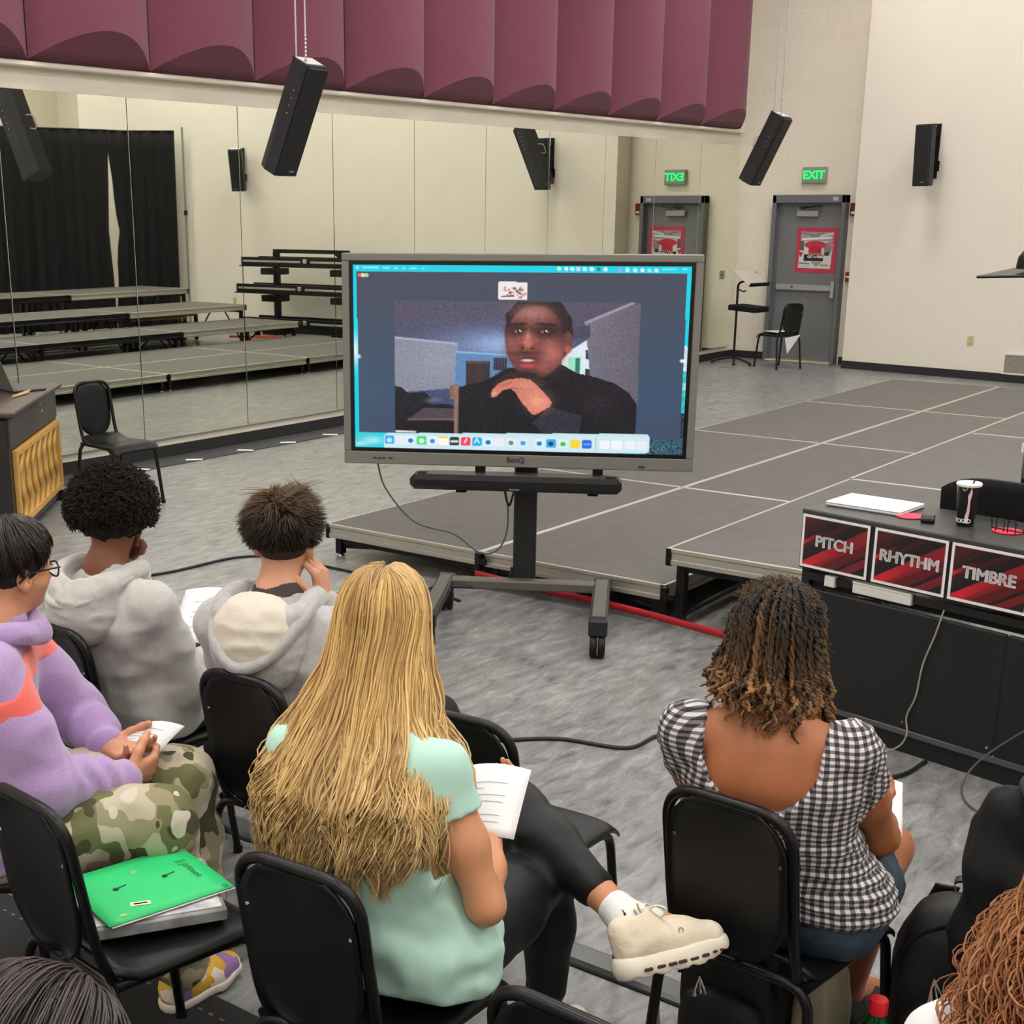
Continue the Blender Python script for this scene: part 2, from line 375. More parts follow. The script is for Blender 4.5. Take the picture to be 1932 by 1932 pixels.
ar = MB().tube([(-.12, -.03, 2.005), (.02, -.06, 2.03), (.15, -.06, 2.04)], .009, 6).tube([(-.15, -.02, 2.03), (-.02, -.06, 2.03)], .007, 6).lathe([(.014, 0), (.014, .02)], 8, Matrix.Translation((.16, -.06, 2.03))); ar.build('closer_arm', M_tube, cl)
pb = MB().box((-.02, .0, .99), (.78, .05, .085), .012).build('panic_bar', mat('brushed_steel', rgb(186, 186, 186), .3, metal=.7), dr)
MB().box((.395, .0, .97), (.06, .06, .22), .008).build('latch_case', mat('brushed_steel', rgb(186, 186, 186), .3), pb)
MB().lathe([(.016, 0), (.016, .01)], 12, Matrix.Translation((-.17, -.025, .995)) @ rotm(R(90))).build('lock_cylinder', M_chrome, pb)
# poster on the door, drawn flat
ny, nx = 100, 96
X, Y = np.meshgrid(np.linspace(1050, 1465, nx), np.linspace(612, 1040, ny))
P = Paint(X, Y); P.rect(0, 0, 3000, 3000, (186, 52, 78))
P.poly([(1095, 650), (1430, 655), (1415, 1000), (1080, 995)], (205, 205, 203)); P.poly([(1095, 650), (1430, 655), (1428, 740), (1092, 740)], (150, 150, 148))
P.line(1120, 665, 1270, 690, 7, (110, 110, 110)); P.line(1110, 722, 1400, 705, 9, (225, 225, 225)); P.line(1200, 700, 1330, 660, 8, (120, 120, 118)); P.line(1300, 690, 1420, 665, 8, (205, 205, 205))
P.poly([(1090, 740), (1130, 740), (1130, 830), (1085, 830)], (95, 88, 88)); P.poly([(1330, 760), (1420, 740), (1415, 850), (1340, 840)], (130, 125, 125))
P.ell(1245, 775, 112, 38, (196, 40, 62)); P.rect(1180, 760, 1315, 862, (196, 40, 62)); P.poly([(1390, 780), (1430, 745), (1425, 800)], (190, 52, 75)); P.ell(1412, 775, 30, 18, (214, 110, 128))
for i in range(4): P.line(1205, 790+i*15, 1300, 795+i*15, 2.5, (120, 22, 38))
P.ell(1370, 858, 30, 20, (70, 50, 55)); P.poly([(1085, 840), (1130, 850), (1095, 900)], (186, 40, 60)); P.rect(1136, 866, 1338, 928, (34, 30, 32))
P.poly([(1205, 935), (1330, 935), (1268, 985)], (150, 150, 150)); P.line(1095, 950, 1190, 955, 7, (110, 110, 108)); P.line(1310, 965, 1390, 968, 6, (130, 130, 128)); P.line(1095, 978, 1190, 980, 3, (150, 150, 148))
me = P.mesh('poster', ((X-1257)/415*.56, np.zeros_like(X), -(Y-826)/428*.58))
po = link('poster', me, mat('poster_print', (1, 1, 1, 1), .35, attr='print'), None, (-7.64, YF-.033, 1.475)); tag(po, 'red-bordered poster with a red shirt picture taped on the grey door', 'poster')
link('lettering', textmesh('GET A FREE', .042, .0004, .0012), mat('white_ink', rgb(240, 240, 240), .6), po, (-.005, -.003, -.085), (R(90), 0, 0))
# exit sign
ex = thing('exit_sign', 'green lit EXIT sign above the grey door', 'sign', (-7.735, YF, 2.43))
MB().box((0, -.035, 0), (.33, .06, .205), .008).build('housing', mat('exit_housing', rgb(150, 150, 140), .5), ex)
MB().box((0, -.067, 0), (.275, .006, .15)).build('face_panel', mat('exit_face', rgb(96, 140, 108), .4, emit=rgb(70, 140, 92), estr=.3), ex)
link('lettering', textmesh('EXIT', .145, .001, .003), mat('exit_letters', rgb(40, 230, 110), .4, emit=rgb(30, 240, 105), estr=1.4), ex, (0, -.072, -.002), (R(90), 0, 0))
# fire alarm strobe and pull station on the strip of block wall right of the door
M_red = mat('alarm_red', rgb(150, 24, 34), .35)
al = thing('fire_strobe', 'red fire alarm strobe high beside the grey door', 'alarm', (-7.165, YF, 2.0))
MB().box((0, -.025, 0), (.1, .05, .16), .008).build('housing', mat('alarm_dark_red', rgb(112, 28, 34), .4), al); MB().box((0, -.058, -.045), (.06, .02, .035), .008).build('strobe_lens', mat('lens', rgb(225, 225, 225), .15), al)
pl = thing('pull_station', 'small red fire alarm pull station beside the door latch', 'alarm', (-7.165, YF, 1.145))
MB().box((0, -.022, 0), (.085, .044, .125), .006).build('housing', M_red, pl); MB().box((0, -.05, .0), (.06, .014, .022), .003).build('pull_handle', M_paper, pl)
sw = thing('light_switch', 'steel light switch plate on the block wall near the mirror corner', 'switch', (-8.52, YF, 1.12))
MB().box((0, -.004, 0), (.075, .008, .115), .002).build('plate', mat('plate_steel', rgb(150, 148, 138), .4, metal=.6), sw); MB().box((0, -.012, 0), (.012, .014, .025)).build('toggle', M_blk, sw)
def outlet(s_, z, label):
    x, y = cw(s_); t = thing('wall_outlet', label, 'outlet', (x, y, z), math.atan2(wd_.y, wd_.x))
    MB().box((0, -.004, 0), (.075, .008, .115), .002).build('plate', mat('almond_plate', rgb(198, 188, 140), .45), t)
    for dz in (-.026, .026): MB().box((0, -.009, dz), (.03, .004, .028), .001).build('socket', mat('almond_socket', rgb(182, 172, 126), .5), t)
outlet(1.68, .46, 'almond wall outlet low on the cream wall left of the vent'); outlet(7.0, .5, 'almond wall outlet on the cream wall beside the storage rack')
# floor-level vent grille
x, y = cw(2.12); t = thing('vent_grille', 'white-framed grey vent grille low on the cream wall', 'vent', (x, y, .22), math.atan2(wd_.y, wd_.x))
fr = MB()
for c, d in [((.4, -.008, .115), (.82, .016, .02)), ((.4, -.008, -.115), (.82, .016, .02)), ((0, -.008, 0), (.02, .016, .21)), ((.8, -.008, 0), (.02, .016, .21))]: fr.box(c, d)
fr.build('frame', mat('vent_white', rgb(226, 220, 208), .5), t); MB().box((.4, -.002, 0), (.78, .004, .21)).build('backing', mat('vent_dark', rgb(120, 116, 108), .7), t)
mv = MB().box((0, 0, 0), (.77, .008, .006)).mesh('louvre')
for k in range(15): link('louvre', mv, mat('vent_louvre', rgb(176, 170, 158), .5), t, (.4, -.008, -.095+k*.0136), (R(35), 0, 0))
# ================================================================ loudspeakers
def speaker(name, label, loc, rz, tilt, h=.8, wd=.3, dp=.3, wall=False, cables=True, brand=True):
    "front faces local -Y, tilted down by tilt; origin = centre of the box"
    t = thing(name, label, 'loudspeaker', loc, rz)
    T = rotm(tilt); q = .6
    prof = [(-wd/2, -dp/2+.012), (wd/2, -dp/2+.012), (wd/2, dp*.12), (wd/2*q, dp/2), (-wd/2*q, dp/2), (-wd/2, dp*.12)]
    MB().prism(prof, -h/2, h/2, T).build('cabinet', M_cab, t)
    g = MB().box((0, -dp/2, 0), (wd-.012, .03, h-.012), .008, T).build('grille', M_grille, t)
    MB().box((0, 0, h/2+.003), (wd*.8, dp*.6, .006), .001, T).build('top_plate', mat('pale_plate', rgb(200, 198, 196), .5), t)
    bt = MB()
    for k in range(6): bt.lathe([(.006, 0), (.006, .006)], 6, T @ Matrix.Translation((-wd/2, -dp*.18, h*.05+k*.055)) @ rotm(0, R(-90)))
    bt.build('mounting_bolts', M_chrome, t)
    if brand: MB().box((.03, -dp/2-.016, -h/2+.045), (.05, .003, .012), 0, T).build('badge', mat('badge_grey', rgb(120, 120, 125), .4), t)
    if wall:
        MB().box((0, dp/2+.18, .05), (.05, .03, h*.9)).tube([(0, dp/2+.17, h*.35), (0, dp/2-.02, h*.3)], .018, 6).tube([(0, dp/2+.17, -.05), (0, dp/2-.02, -h*.12)], .018, 6).build('wall_bracket', M_blkmat, t)
        MB().box((0, dp/2+.2, -.12), (.09, .02, .12)).build('bracket_plate', M_blkmat, t)
    if cables:
        for cx_, cy_ in ((-wd*.36, -dp*.2), (-wd*.36, dp*.3)):
            p = T @ Vector((cx_, cy_, h/2)); MB().tube([p, (p.x, p.y, p.z+.02), (p.x, p.y, CEIL-loc[2])], .0065, 5).build('suspension_cable', mat('steel_cable', rgb(196, 192, 186), .35, metal=.5), t)
        ch = MB(); p = T @ Vector((-wd*.36, -dp*.2, h/2))
        for k in range(7): ch.lathe([(.004, -.012), (.012, 0), (.004, .012)], 6, Matrix.Translation((p.x, p.y, p.z+.02+k*.026)))
        ch.build('chain', M_chrome, t)
        MB().tube(smoothpts([T @ Vector((0, dp/2, .1)), T @ Vector((.02, dp/2+.06, .06)), T @ Vector((.02, dp/2+.05, -.04)), T @ Vector((0, dp/2, -.02))], 5), .006, 5).build('signal_lead', mat('pale_lead', rgb(180, 178, 172), .5), t)
    return t
speaker('hanging_speaker', 'large black loudspeaker hung on cables in front of the maroon panels', (-7.19, 7.58, 2.63), R(90)-.0, R(26), .80, .21, .2)
speaker('hanging_speaker', 'black loudspeaker hung on cables near the exit sign', (-7.19, 15.33, 2.66), R(90), R(26), .80, .22, .2)
speaker('wall_speaker', 'black loudspeaker bracketed to the cream wall right of the exit', (-6.03, 17.28, 2.62), math.atan2(wd_.y, wd_.x), R(4), .70, .2, .2, True, False)
speaker('wall_speaker', 'black loudspeaker bracketed to the cream wall above the storage rack, seen in the mirror', (-.50, 16.62, 2.62), math.atan2(wd_.y, wd_.x)-.35, R(13), .66, .22, .2, True, False)
# ================================================================ stage platforms
MW, ML = 1.145, 2.32
def module(label, x0, x1, y0, y1, z, black_sides=False, group='stage platforms'):
    t = thing('stage_platform', label, 'platform', ((x0+x1)/2, (y0+y1)/2, 0), 0, group); wx, wy = x1-x0, y1-y0; zt = z
    base = globals().get('STG', {})
    MB().box((0, 0, zt-.0125), (wx-.044, wy-.044, .024)).build('deck', M_deck, t)
    E_ = .085
    for sx in (-1, 1):
        mb = MB(); m_ = M_tube if black_sides else M_alu
        x = sx*(wx/2-.012)
        mb.box((x, 0, zt-.012), (.02, wy-.006, .022), .003).box((x-sx*.004, 0, zt-.042), (.016, wy-.006, .034)).box((x, 0, zt-.07), (.02, wy-.006, .026), .003)
        mb.build('edge_rail', m_, t)
        if black_sides: MB().box((x, 0, zt+.0005), (.02, wy-.006, .003)).build('edge_lip', M_alu, t)
    for sy in (-1, 1):
        y = sy*(wy/2-.012)
        MB().box((0, y, zt-.012), (wx-.044, .02, .022), .003).box((0, y-sy*.004, zt-.042), (wx-.044, .016, .034)).box((0, y, zt-.07), (wx-.044, .02, .026), .003).build('edge_rail', M_alu, t)
    for sx in (-1, 1):
        for sy in (-1, 1):
            lx, ly = sx*(wx/2-.07), sy*(wy/2-.06)
            lg = MB().box((lx, ly, (zt-.085)/2+.008), (.045, .045, zt-.085-.016)).build('leg', M_tube, t)
            MB().lathe([(.022, 0), (.022, .008), (.012, .012)], 8, Matrix.Translation((lx, ly, 0))).build('foot', M_chrome, lg)
            MB().box((sx*(wx/2-.016), sy*(wy/2-.016), zt-.046), (.028, .028, .086)).build('corner_cap', M_blkmat, t)
    if zt > .15:
        for sy in (-1, 1):
            br = MB(); br.box((0, sy*(wy/2-.06), zt-.105), (wx-.16, .03, .03)).tube([(-wx/2+.09, sy*(wy/2-.06), .06), (-wx*.12, sy*(wy/2-.06), zt-.1)], .013, 5).tube([(wx/2-.09, sy*(wy/2-.06), .06), (wx*.12, sy*(wy/2-.06), zt-.1)], .013, 5)
            br.build('brace', M_tube, t)
    return t
rowname = ['front', 'second', 'third', 'rearmost']
for k in range(4):
    y0 = 5.94+k*ML
    module('lowest grey stage deck on the mirror side, %s module' % rowname[k], -5.44, -4.295, y0, y0+ML)if False else None
for k in range(4):
    y0, y1 = 5.94+k*ML, 5.94+(k+1)*ML
    module('lowest grey stage platform along the mirror side, %s of four' % rowname[k], -5.45, -4.305, y0, y1, .2)
    module('lowest grey stage platform in the second lane from the mirror, %s of four' % rowname[k], -4.305, -3.16, y0, y1, .2)
    module('one-step-up grey stage platform, %s of its lane' % rowname[k], -3.155, -2.03, y0-.03, y1-.03, .4, k in (1, 2))
for k in range(1, 4):
    y0, y1 = 5.94+k*ML, 5.94+(k+1)*ML
    module('two-steps-up grey riser platform, %s of three' % ['nearest', 'middle', 'farthest'][k-1], -2.02, -.86, y0, y1, .6, k < 3)
    module('topmost grey riser platform before the black curtain, %s of three' % ['nearest', 'middle', 'farthest'][k-1], -.74, .42, y0, y1, .8, k < 3)
# latches where modules meet at the front
for i, (x, y, z) in enumerate([(-4.305, 5.925, .15), (-3.155, 5.925, .15)]):
    tag(MB().box((x, y, z-.02), (.035, .03, .13), .004).box((x+.035, y-.005, z+.0), (.04, .02, .03)).build('stage_clamp', M_tube), ['black clamp joining the two lowest platforms behind the display stand', 'black clamp at the step corner of the stage'][i], 'clamp')
# red strap along the stage front
stp = smoothpts([(-4.28, 5.86, .095), (-3.9, 5.85, .085), (-3.3, 5.83, .075), (-2.9, 5.72, .09), (-2.5, 5.6, .11)], 6)
mb = MB(); mb.grid(lambda u, v: tuple(stp[int(round(u*(len(stp)-1)))]+Vector((0, 0, (v-.5)*.036))), len(stp)-1, 1, (0, .002, 0)); tag(mb.build('red_strap', mat('red_strap', rgb(176, 28, 38), .5)), 'red strap stretched low along the stage front', 'strap')
# planks stored under the risers
for i, (x, y, z, rz, c, lb) in enumerate([(-1.35, 14.0, .42, .25, (214, 172, 96), 'yellow wooden plank stored under the risers, nearer one'), (-1.1, 14.5, .42, .1, (222, 190, 130), 'pale wooden plank stored under the risers, farther one'), (-1.7, 15.75, .06, 1.0, (196, 70, 50), 'red-edged board lying under the risers')]):
    tag(MB().box((0, 0, 0), (.1, .9, .03), .003).build('plank', mat('plank%d' % i, rgb(*c), .6, noise=.1, nscale=8, stretch=(6, 1, 1)), None, (x, y, z), (0, 0, rz)), lb, 'plank')
# ================================================================ curtain on stands, rack (seen in the mirror)
M_cur = mat('black_drape', rgb(18, 18, 21), .95)
def curtain(label, path, z0f, z1, seed):
    P_ = [Vector((a, b, 0)) for a, b in path]; L_ = [0]
    for a, b in zip(P_, P_[1:]): L_.append(L_[-1]+(b-a).length)
    def pt(s_):
        s_ = min(max(s_, 0), L_[-1]-1e-6); i = max(k for k in range(len(L_)-1) if L_[k] <= s_); t = (s_-L_[i])/(L_[i+1]-L_[i]); return P_[i].lerp(P_[i+1], t), (P_[i+1]-P_[i]).normalized()
    rg = random.Random(seed); ph = rg.random()*6
    def f(u, v):
        s0, s1 = z0f(v); s_ = s0+(s1-s0)*u; p, d = pt(s_*L_[-1]); n = Vector((-d.y, d.x, 0)); x = s_*L_[-1]
        a = .012+.035*(1-v); off = a*(math.sin(x*26+ph)+.5*math.sin(x*61+ph*2))
        return (p.x+n.x*off, p.y+n.y*off, .04+(z1-.04)*v)
    o = tag(MB().grid(f, 130, 12, (0.004, 0.004, 0)).build('curtain', M_cur), label, 'curtain'); MB().tube([(p.x, p.y, z1+.005) for p in P_], .014, 6).build('curtain_rail', M_tube, o); return o
curtain('plain black stage curtain panel nearest the wall corner, right of the gap', [(.86, 16.5), (1.5, 15.95), (1.55, 15.62)], lambda v: (.03*(1-v), 1-.13*max(0, 1-abs(v-.5)/.4)), 3.25, 2)
curtain('long black stage curtain behind the risers, left of the gap', [(1.54, 15.64), (1.68, 14.9), (1.92, 14.2), (2.1, 12.0)], lambda v: (.02*max(0, 1-abs(v-.5)/.4), 1), 3.25, 3)
cs = thing('curtain_stand', 'thin grey pole stand carrying the black curtain', 'curtain stand', (.8, 16.62, 0))
MB().tube([(0, 0, .02), (0, 0, 3.32)], .017, 8).build('pole', mat('stand_grey', rgb(140, 140, 138), .4, metal=.5), cs); MB().lathe([(.03, 1.9), (.03, 1.98)], 8).build('collar', M_blkmat, cs)
MB().box((0, 0, .01), (.4, .4, .02), .004).build('base_plate', M_blkmat, cs)
# storage rack with folded platform frames
rk = thing('storage_rack', 'black wheeled storage rack holding metal platform frames, seen in the mirror', 'rack', (-2.25, 16.25, 0), R(-4))
for sx in (-.78, .62):
    MB().box((sx, .1, .8), (.09, .09, 1.1), .006).build('post', M_tube, rk)
MB().box((-.08, .1, 1.36), (1.49, .07, .06)).prism([(-.74, 1.34), (-.55, 1.34), (-.74, 1.2)], .07, .13, rotm(R(90)) @ Matrix.Translation((0, 0, -.2))).build('top_beam', M_tube, rk)
for k, (z, dx) in enumerate([(1.2, .0), (.78, .2), (.26, .05)]):
    MB().box((-.1+dx*.6, -.12, z), (2.5, .06, .14)).box((-.1+dx*.6, .3, z), (2.5, .06, .14)).box((-.1+dx*.6, .1, z-.07), (2.6, .5, .015)).build('shelf_frame', M_tube, rk)
    for sx in (-.78, .62): MB().box((sx, .05, z-.15), (.34, .3, .1)).build('shelf_support', M_tube, rk)
    for a, b in ((-1.3, -.28), (-.08, 1.1)): MB().box(((a+b)/2+dx*.6, -.155, z+.01), (b-a, .015, .03)).build('metal_bar', M_alu, rk)
    MB().box((-.18+dx*.6, -.165, z+.02), (.08, .04, .07), .01).build('latch', M_chrome, rk)
for sx in (-1.0, .9):
    for sy in (-.1, .35):
        w_ = MB().lathe([(.055, -.02), (.06, -.01), (.06, .01), (.055, .02)], 14, Matrix.Translation((sx, sy, .06)) @ rotm(0, R(90))).build('wheel', M_blk, rk)
        MB().box((sx, sy, .15), (.06, .05, .08)).build('caster_fork', M_chrome, w_)
# ================================================================ chairs
def make_chair(name, label, loc, rz, group='black musician chairs'):
    t = thing(name, label, 'chair', loc, rz, group)
    if 'chair' not in CH:
        d = {}
        def bw(v):   # half width of the back at height fraction v
            if v < .42: return .136*max(0, 1-((.42-v)/.425)**2.2)**.5+.003
            if v > .72: return .139*(1-((v-.72)/.28)**2.6*.42)
            return .139
        def yb(v): return -.205-.06*v
        d['backrest'] = MB().grid(lambda u, v: ((2*u-1)*bw(v), yb(v)+.018*(1-(2*u-1)**2)-.010-.012*(1-v), .455+.37*v), 14, 18, (0, -.010, 0)).mesh('backrest')
        def hw(v): return .178+.022*v-.05*max(0, v-.85)**1*2-.03*max(0, .12-v)*3
        def sz(u, v): return .452-.018*math.exp(-((v-.4)/.3)**2)*(1-(2*u-1)**2)-.045*max(0, (v-.78)/.22)**2-.02*abs(2*u-1)**6+.03*max(0, .15-v)/.15
        d['seat'] = MB().grid(lambda u, v: ((2*u-1)*hw(v), -.19+.42*v, sz(u, v)), 16, 16, (0, 0, -.012)).mesh('seat')
        bf = [(-.146, -.18, .425), (-.146, -.215, .5), (-.146, -.272, .832), (.146, -.272, .832), (.146, -.215, .5), (.146, -.18, .425)]
        d['back_frame'] = MB().tube(fillet(bf[:2]+bf[2:], .085, 8), .0125, 8).mesh('back_frame')
        d['rear_legs'] = MB().tube(fillet([(-.19, -.245, .008), (-.178, -.19, .425), (.178, -.19, .425), (.19, -.245, .008)], .07, 7), .0125, 8).mesh('rear_leg')
        for s_ in (-1, 1):
            d['leg%d' % s_] = MB().tube(fillet([(s_*.165, -.19, .425), (s_*.185, .17, .42), (s_*.2, .22, .008)], .06, 7), .0125, 8).mesh('leg')
        d['foot'] = MB().lathe([(.015, 0), (.015, .02)], 8).mesh('foot_cap'); d['screw'] = MB().lathe([(.006, 0), (.004, .003)], 6, rotm(R(90))).mesh('screw')
        d['pos'] = [(x, yb(v)-.018, .455+.37*v) for x in (-.125, .125) for v in (.5, .72)]; CH['chair'] = d
    d = CH['chair']
    for n_, k, m_ in [('backrest', 'backrest', M_blk), ('seat', 'seat', M_blk), ('back_frame', 'back_frame', M_tube), ('rear_leg_frame', 'rear_legs', M_tube), ('leg', 'leg-1', M_tube), ('leg', 'leg1', M_tube)]:
        link(n_, d[k], m_, t)
    for x, y in ((-.19, -.245), (.19, -.245), (-.2, .22), (.2, .22)): link('foot_cap', d['foot'], M_blkmat, t, (x, y, 0))
    for p in d['pos']: link('screw', d['screw'], M_chrome, t, p)
    return t
CH = {}
make_chair('chair', 'black chair under the person in the mint top', (-1.635, 1.93, 0), R(4))
make_chair('chair', 'empty black chair at the bottom edge, only its back showing', (-.955, 1.84, 0), R(-2))
make_chair('chair', 'black chair holding the green folder on its seat', (-2.24, 1.81, 0), R(-6))
make_chair('chair', 'empty black chair in front of the person in the mint top', (-1.86, 2.745, 0), R(3))
make_chair('chair', 'black chair under the person in the gingham top', (-1.11, 2.70, 0), R(-3))
make_chair('chair', 'black chair under the person whose hood lining is cream', (-2.48, 2.625, 0), R(2))
make_chair('chair', 'black chair under the person in the plain light grey hoodie', (-3.20, 2.60, 0), R(-2))
make_chair('chair', 'empty black chair in front of the mirror beside the piano', (-7.62, 6.18, 0), R(-92))
make_chair('chair', 'black chair with papers on its seat in front of the grey door', (-7.70, 17.22, 0), R(62))
make_chair('chair', 'black chair under the person in the lavender hoodie', (-2.87, 1.77, 0), R(-42))
make_chair('chair', 'black chair draped with the black hooded jacket', (-.51, 3.11, 0), R(2))
make_chair('chair', 'black chair under the person in the white shirt', (-.36, 1.80, 0), R(2))
make_chair('chair', 'black chair under the person at the bottom left corner', (-1.09, .74, 0), R(2))
# papers on the far chair
pp = MB(); pp.grid(lambda u, v: (-.13+.26*u, -.12+.3*v, .462+.004*math.sin(3*v)), 4, 5, (0, 0, .004)); o = pp.build('paper_stack', M_paper, None, (-7.70, 17.22, 0), (0, 0, R(62))); tag(o, 'white papers lying on the chair by the door', 'papers')
pp = MB(); pp.prism([(-.02, 0), (.17, .05), (.02, -.2)], 0, .003, Matrix.Translation((-7.52, 17.06, .40)) @ rotm(R(90), 0, R(20))); tag(pp.build('paper_sheet', mat('translucent_paper', rgb(214, 214, 214), .6)), 'pale sheet hanging off the chair seat by the door', 'paper')
# ================================================================ display on stand
TA = .52
tv = thing('display_screen', 'large flat display showing a video call, on a wheeled stand', 'display', (0, 0, 0))
def ray(px, py):
    d = Vector(((px-CX)/F, (py-CY)/F, 1)); r_ = Vector((math.cos(YAW), math.sin(YAW), 0)); fw = Vector((-math.sin(YAW)*math.cos(PITCH), math.cos(YAW)*math.cos(PITCH), -math.sin(PITCH))); dn = fw.cross(r_)
    return r_*d.x+dn*d.y+fw*d.z
TVC = Vector((-3.80, 5.535, 0)); TW, TH, TZ0 = 1.71, 1.015, .784     # centre, outer size, bottom edge height
tv.location = TVC; tv.rotation_euler = (0, 0, TA)
M_tvf = mat('display_frame', rgb(128, 126, 120), .45, metal=.35)
zc = TZ0+TH/2
MB().box((0, .035, zc+.0), (TW-.02, .06, TH-.02), .01).build('rear_housing', M_blkmat, tv)
fr = MB()
B_ = .036; BB = .062
for c, d in [((0, 0, TZ0+TH-B_/2), (TW, .05, B_)), ((0, 0, TZ0+BB/2), (TW, .05, BB)), ((-TW/2+B_/2, 0, zc+.013), (B_, .05, TH-B_-BB)), ((TW/2-B_/2, 0, zc+.013), (B_, .05, TH-B_-BB))]: fr.box(c, d, .004)
fr.build('bezel', M_tvf, tv)
bo = MB(); x0, x1, z0, z1 = -TW/2+B_, TW/2-B_, TZ0+BB, TZ0+TH-B_; bi = .018
for c, d in [((0, -.012, z1-bi/2), (x1-x0, .02, bi)), ((0, -.012, z0+bi/2), (x1-x0, .02, bi)), ((x0+bi/2, -.012, (z0+z1)/2), (bi, .02, z1-z0-2*bi)), ((x1-bi/2, -.012, (z0+z1)/2), (bi, .02, z1-z0-2*bi))]: bo.box(c, d)
bo.build('inner_border', mat('gloss_black', rgb(14, 14, 20), .25), tv)
link('brand_lettering', textmesh('BenQ', .038, .0006, .0006), mat('dark_print', rgb(50, 50, 52), .5), tv, (0, -.027, TZ0+.036), (R(90), 0, 0))
for k, x in enumerate((-.70, -.675, -.655, -.62)): MB().box((x, -.026, TZ0+.03), (.018, .003, .008)).build('front_port', mat('dark_print', rgb(50, 50, 52), .5), tv)
MB().box((.61, -.026, TZ0+.018), (.03, .003, .012)).build('sensor_window', mat('dark_print', rgb(50, 50, 52), .5), tv)
for k in range(6): MB().lathe([(.004, 0), (.004, .002)], 6, Matrix.Translation((.65+k*.02, -.025, TZ0+.018)) @ rotm(R(90))).build('button', mat('button_red', rgb(170, 130, 120), .5), tv)
# the picture on the display (flat, emitted by the screen), drawn in its own units
sx0, sx1, sz0, sz1 = x0+bi, x1-bi, z0+bi, z1-bi
nu, nv = 372, 210
U, V = np.meshgrid(np.linspace(0, 1, nu), np.linspace(0, 1, nv))
TL, TR, BR, BL = (68, 150), (1858, 128), (1812, 1168), (105, 1127)
X = (1-V)*((1-U)*TL[0]+U*TR[0])+V*((1-U)*BL[0]+U*BR[0]); Y = (1-V)*((1-U)*TL[1]+U*TR[1])+V*((1-U)*BL[1]+U*BR[1])
P = Paint(X, Y); P.put(np.ones_like(X), (0, 205, 228)); P.glow(80, 600, 60, 90, (225, 240, 250)); P.glow(110, 1090, 190, 60, (70, 200, 214)); P.glow(200, 1090, 60, 22, (190, 235, 238), .8); P.glow(130, 1110, 40, 12, (225, 245, 245), .6)
P.rect(1790, 560, 1900, 700, (206, 222, 234)); P.rect(1790, 700, 1900, 930, (40, 190, 196)); P.rect(1780, 760, 1900, 800, (220, 240, 240), .6); P.rect(1780, 930, 1900, 1080, (40, 52, 66))
P.rect(1600, 1072, 1900, 1200, (44, 84, 102)); P.noise(28, ((P.X > 1600) & (P.Y > 1060)).astype(float)); P.noise(18, ((P.X > 1795) & (P.Y > 560)).astype(float))
win = [(88, 186), (1836, 166), (1800, 1087), (122, 1047)]
P.poly(win, (66, 70, 86)); g = np.clip((Y-180)/700, 0, 1); wm = Paint(X, Y); wm.poly(win, (1, 1, 1)); wm = wm.c[..., 0]; P.put(wm*g*.8*(1-.5*np.clip((Y-800)/300, 0, 1)), (56, 84, 114))
for x, c in ((105, (235, 90, 105)), (124, (246, 214, 176)), (143, (150, 220, 160))): P.ell(x, 204, 11, 11, c)
for x0_, x1_ in ((118, 210), (230, 270), (292, 312), (336, 354), (376, 414), (440, 458)): P.line(x0_+4, 164, x1_-4, 164, 3.2, (176, 236, 246))
P.ell(92, 165, 6, 8, (180, 240, 248))
for x, c in ((1172, (190, 250, 200)), (1209, (214, 246, 250)), (1240, (206, 240, 248)), (1271, (224, 214, 226)), (1305, (206, 240, 248)), (1342, (220, 248, 250)), (1377, (0, 130, 150)), (1413, (214, 246, 250)), (1488, (176, 150, 226)), (1526, (206, 240, 248)), (1567, (200, 240, 248)), (1604, (220, 248, 250)), (1640, (150, 225, 240)), (1676, (206, 236, 240))): P.ell(x, 152, 11, 11, c)
P.line(1708, 146, 1775, 144, 4, (150, 226, 240)); P.line(1815, 143, 1832, 143, 4, (150, 226, 240)); P.line(103, 632, 112, 634, 10, (200, 220, 250)); P.line(1808, 640, 1818, 640, 9, (230, 235, 250))
P.rr(853, 226, 1007, 320, 10, (236, 228, 226))
for i in range(46):
    x, y = P.rng.uniform(868, 1000), P.rng.uniform(255, 308); P.ell(x, y, P.rng.uniform(4, 11), P.rng.uniform(3, 9), [(210, 120, 125), (230, 180, 180), (150, 110, 112), (60, 50, 55), (250, 240, 240)][i % 5], a=.7)
P.line(868, 304, 935, 300, 3, (30, 28, 34))
# video tile
vid = [(296, 332), (1598, 328), (1578, 1074), (318, 1044)]
vm = Paint(X, Y); vm.poly(vid, (1, 1, 1)); vm = vm.c[..., 0]; keep = P.c.copy()
P.put(vm, (84, 78, 98)); P.put(vm*np.clip((Y-380)/240, 0, 1)*.85, (62, 74, 108)); P.glow(880, 560, 190, 62, (178, 206, 244), .95); P.glow(870, 550, 330, 90, (110, 138, 190), .45)
P.poly([(300, 528), (642, 560), (630, 800), (300, 830)], (134, 136, 152)); P.glow(560, 640, 160, 120, (160, 166, 186), .4); P.line(300, 529, 642, 560, 5, (170, 174, 190)); P.line(640, 560, 630, 770, 6, (120, 150, 190))
P.poly([(636, 602), (1000, 620), (1000, 800), (630, 790)], (92, 132, 178)); P.line(636, 604, 900, 618, 5, (140, 180, 220)); P.rect(688, 650, 815, 790, (56, 46, 46)); P.rect(692, 652, 810, 664, (84, 66, 58)); P.rect(835, 632, 905, 700, (44, 42, 56))
for k in range(4): P.line(845+k*16, 636, 845+k*16, 695, 3, (74, 76, 100))
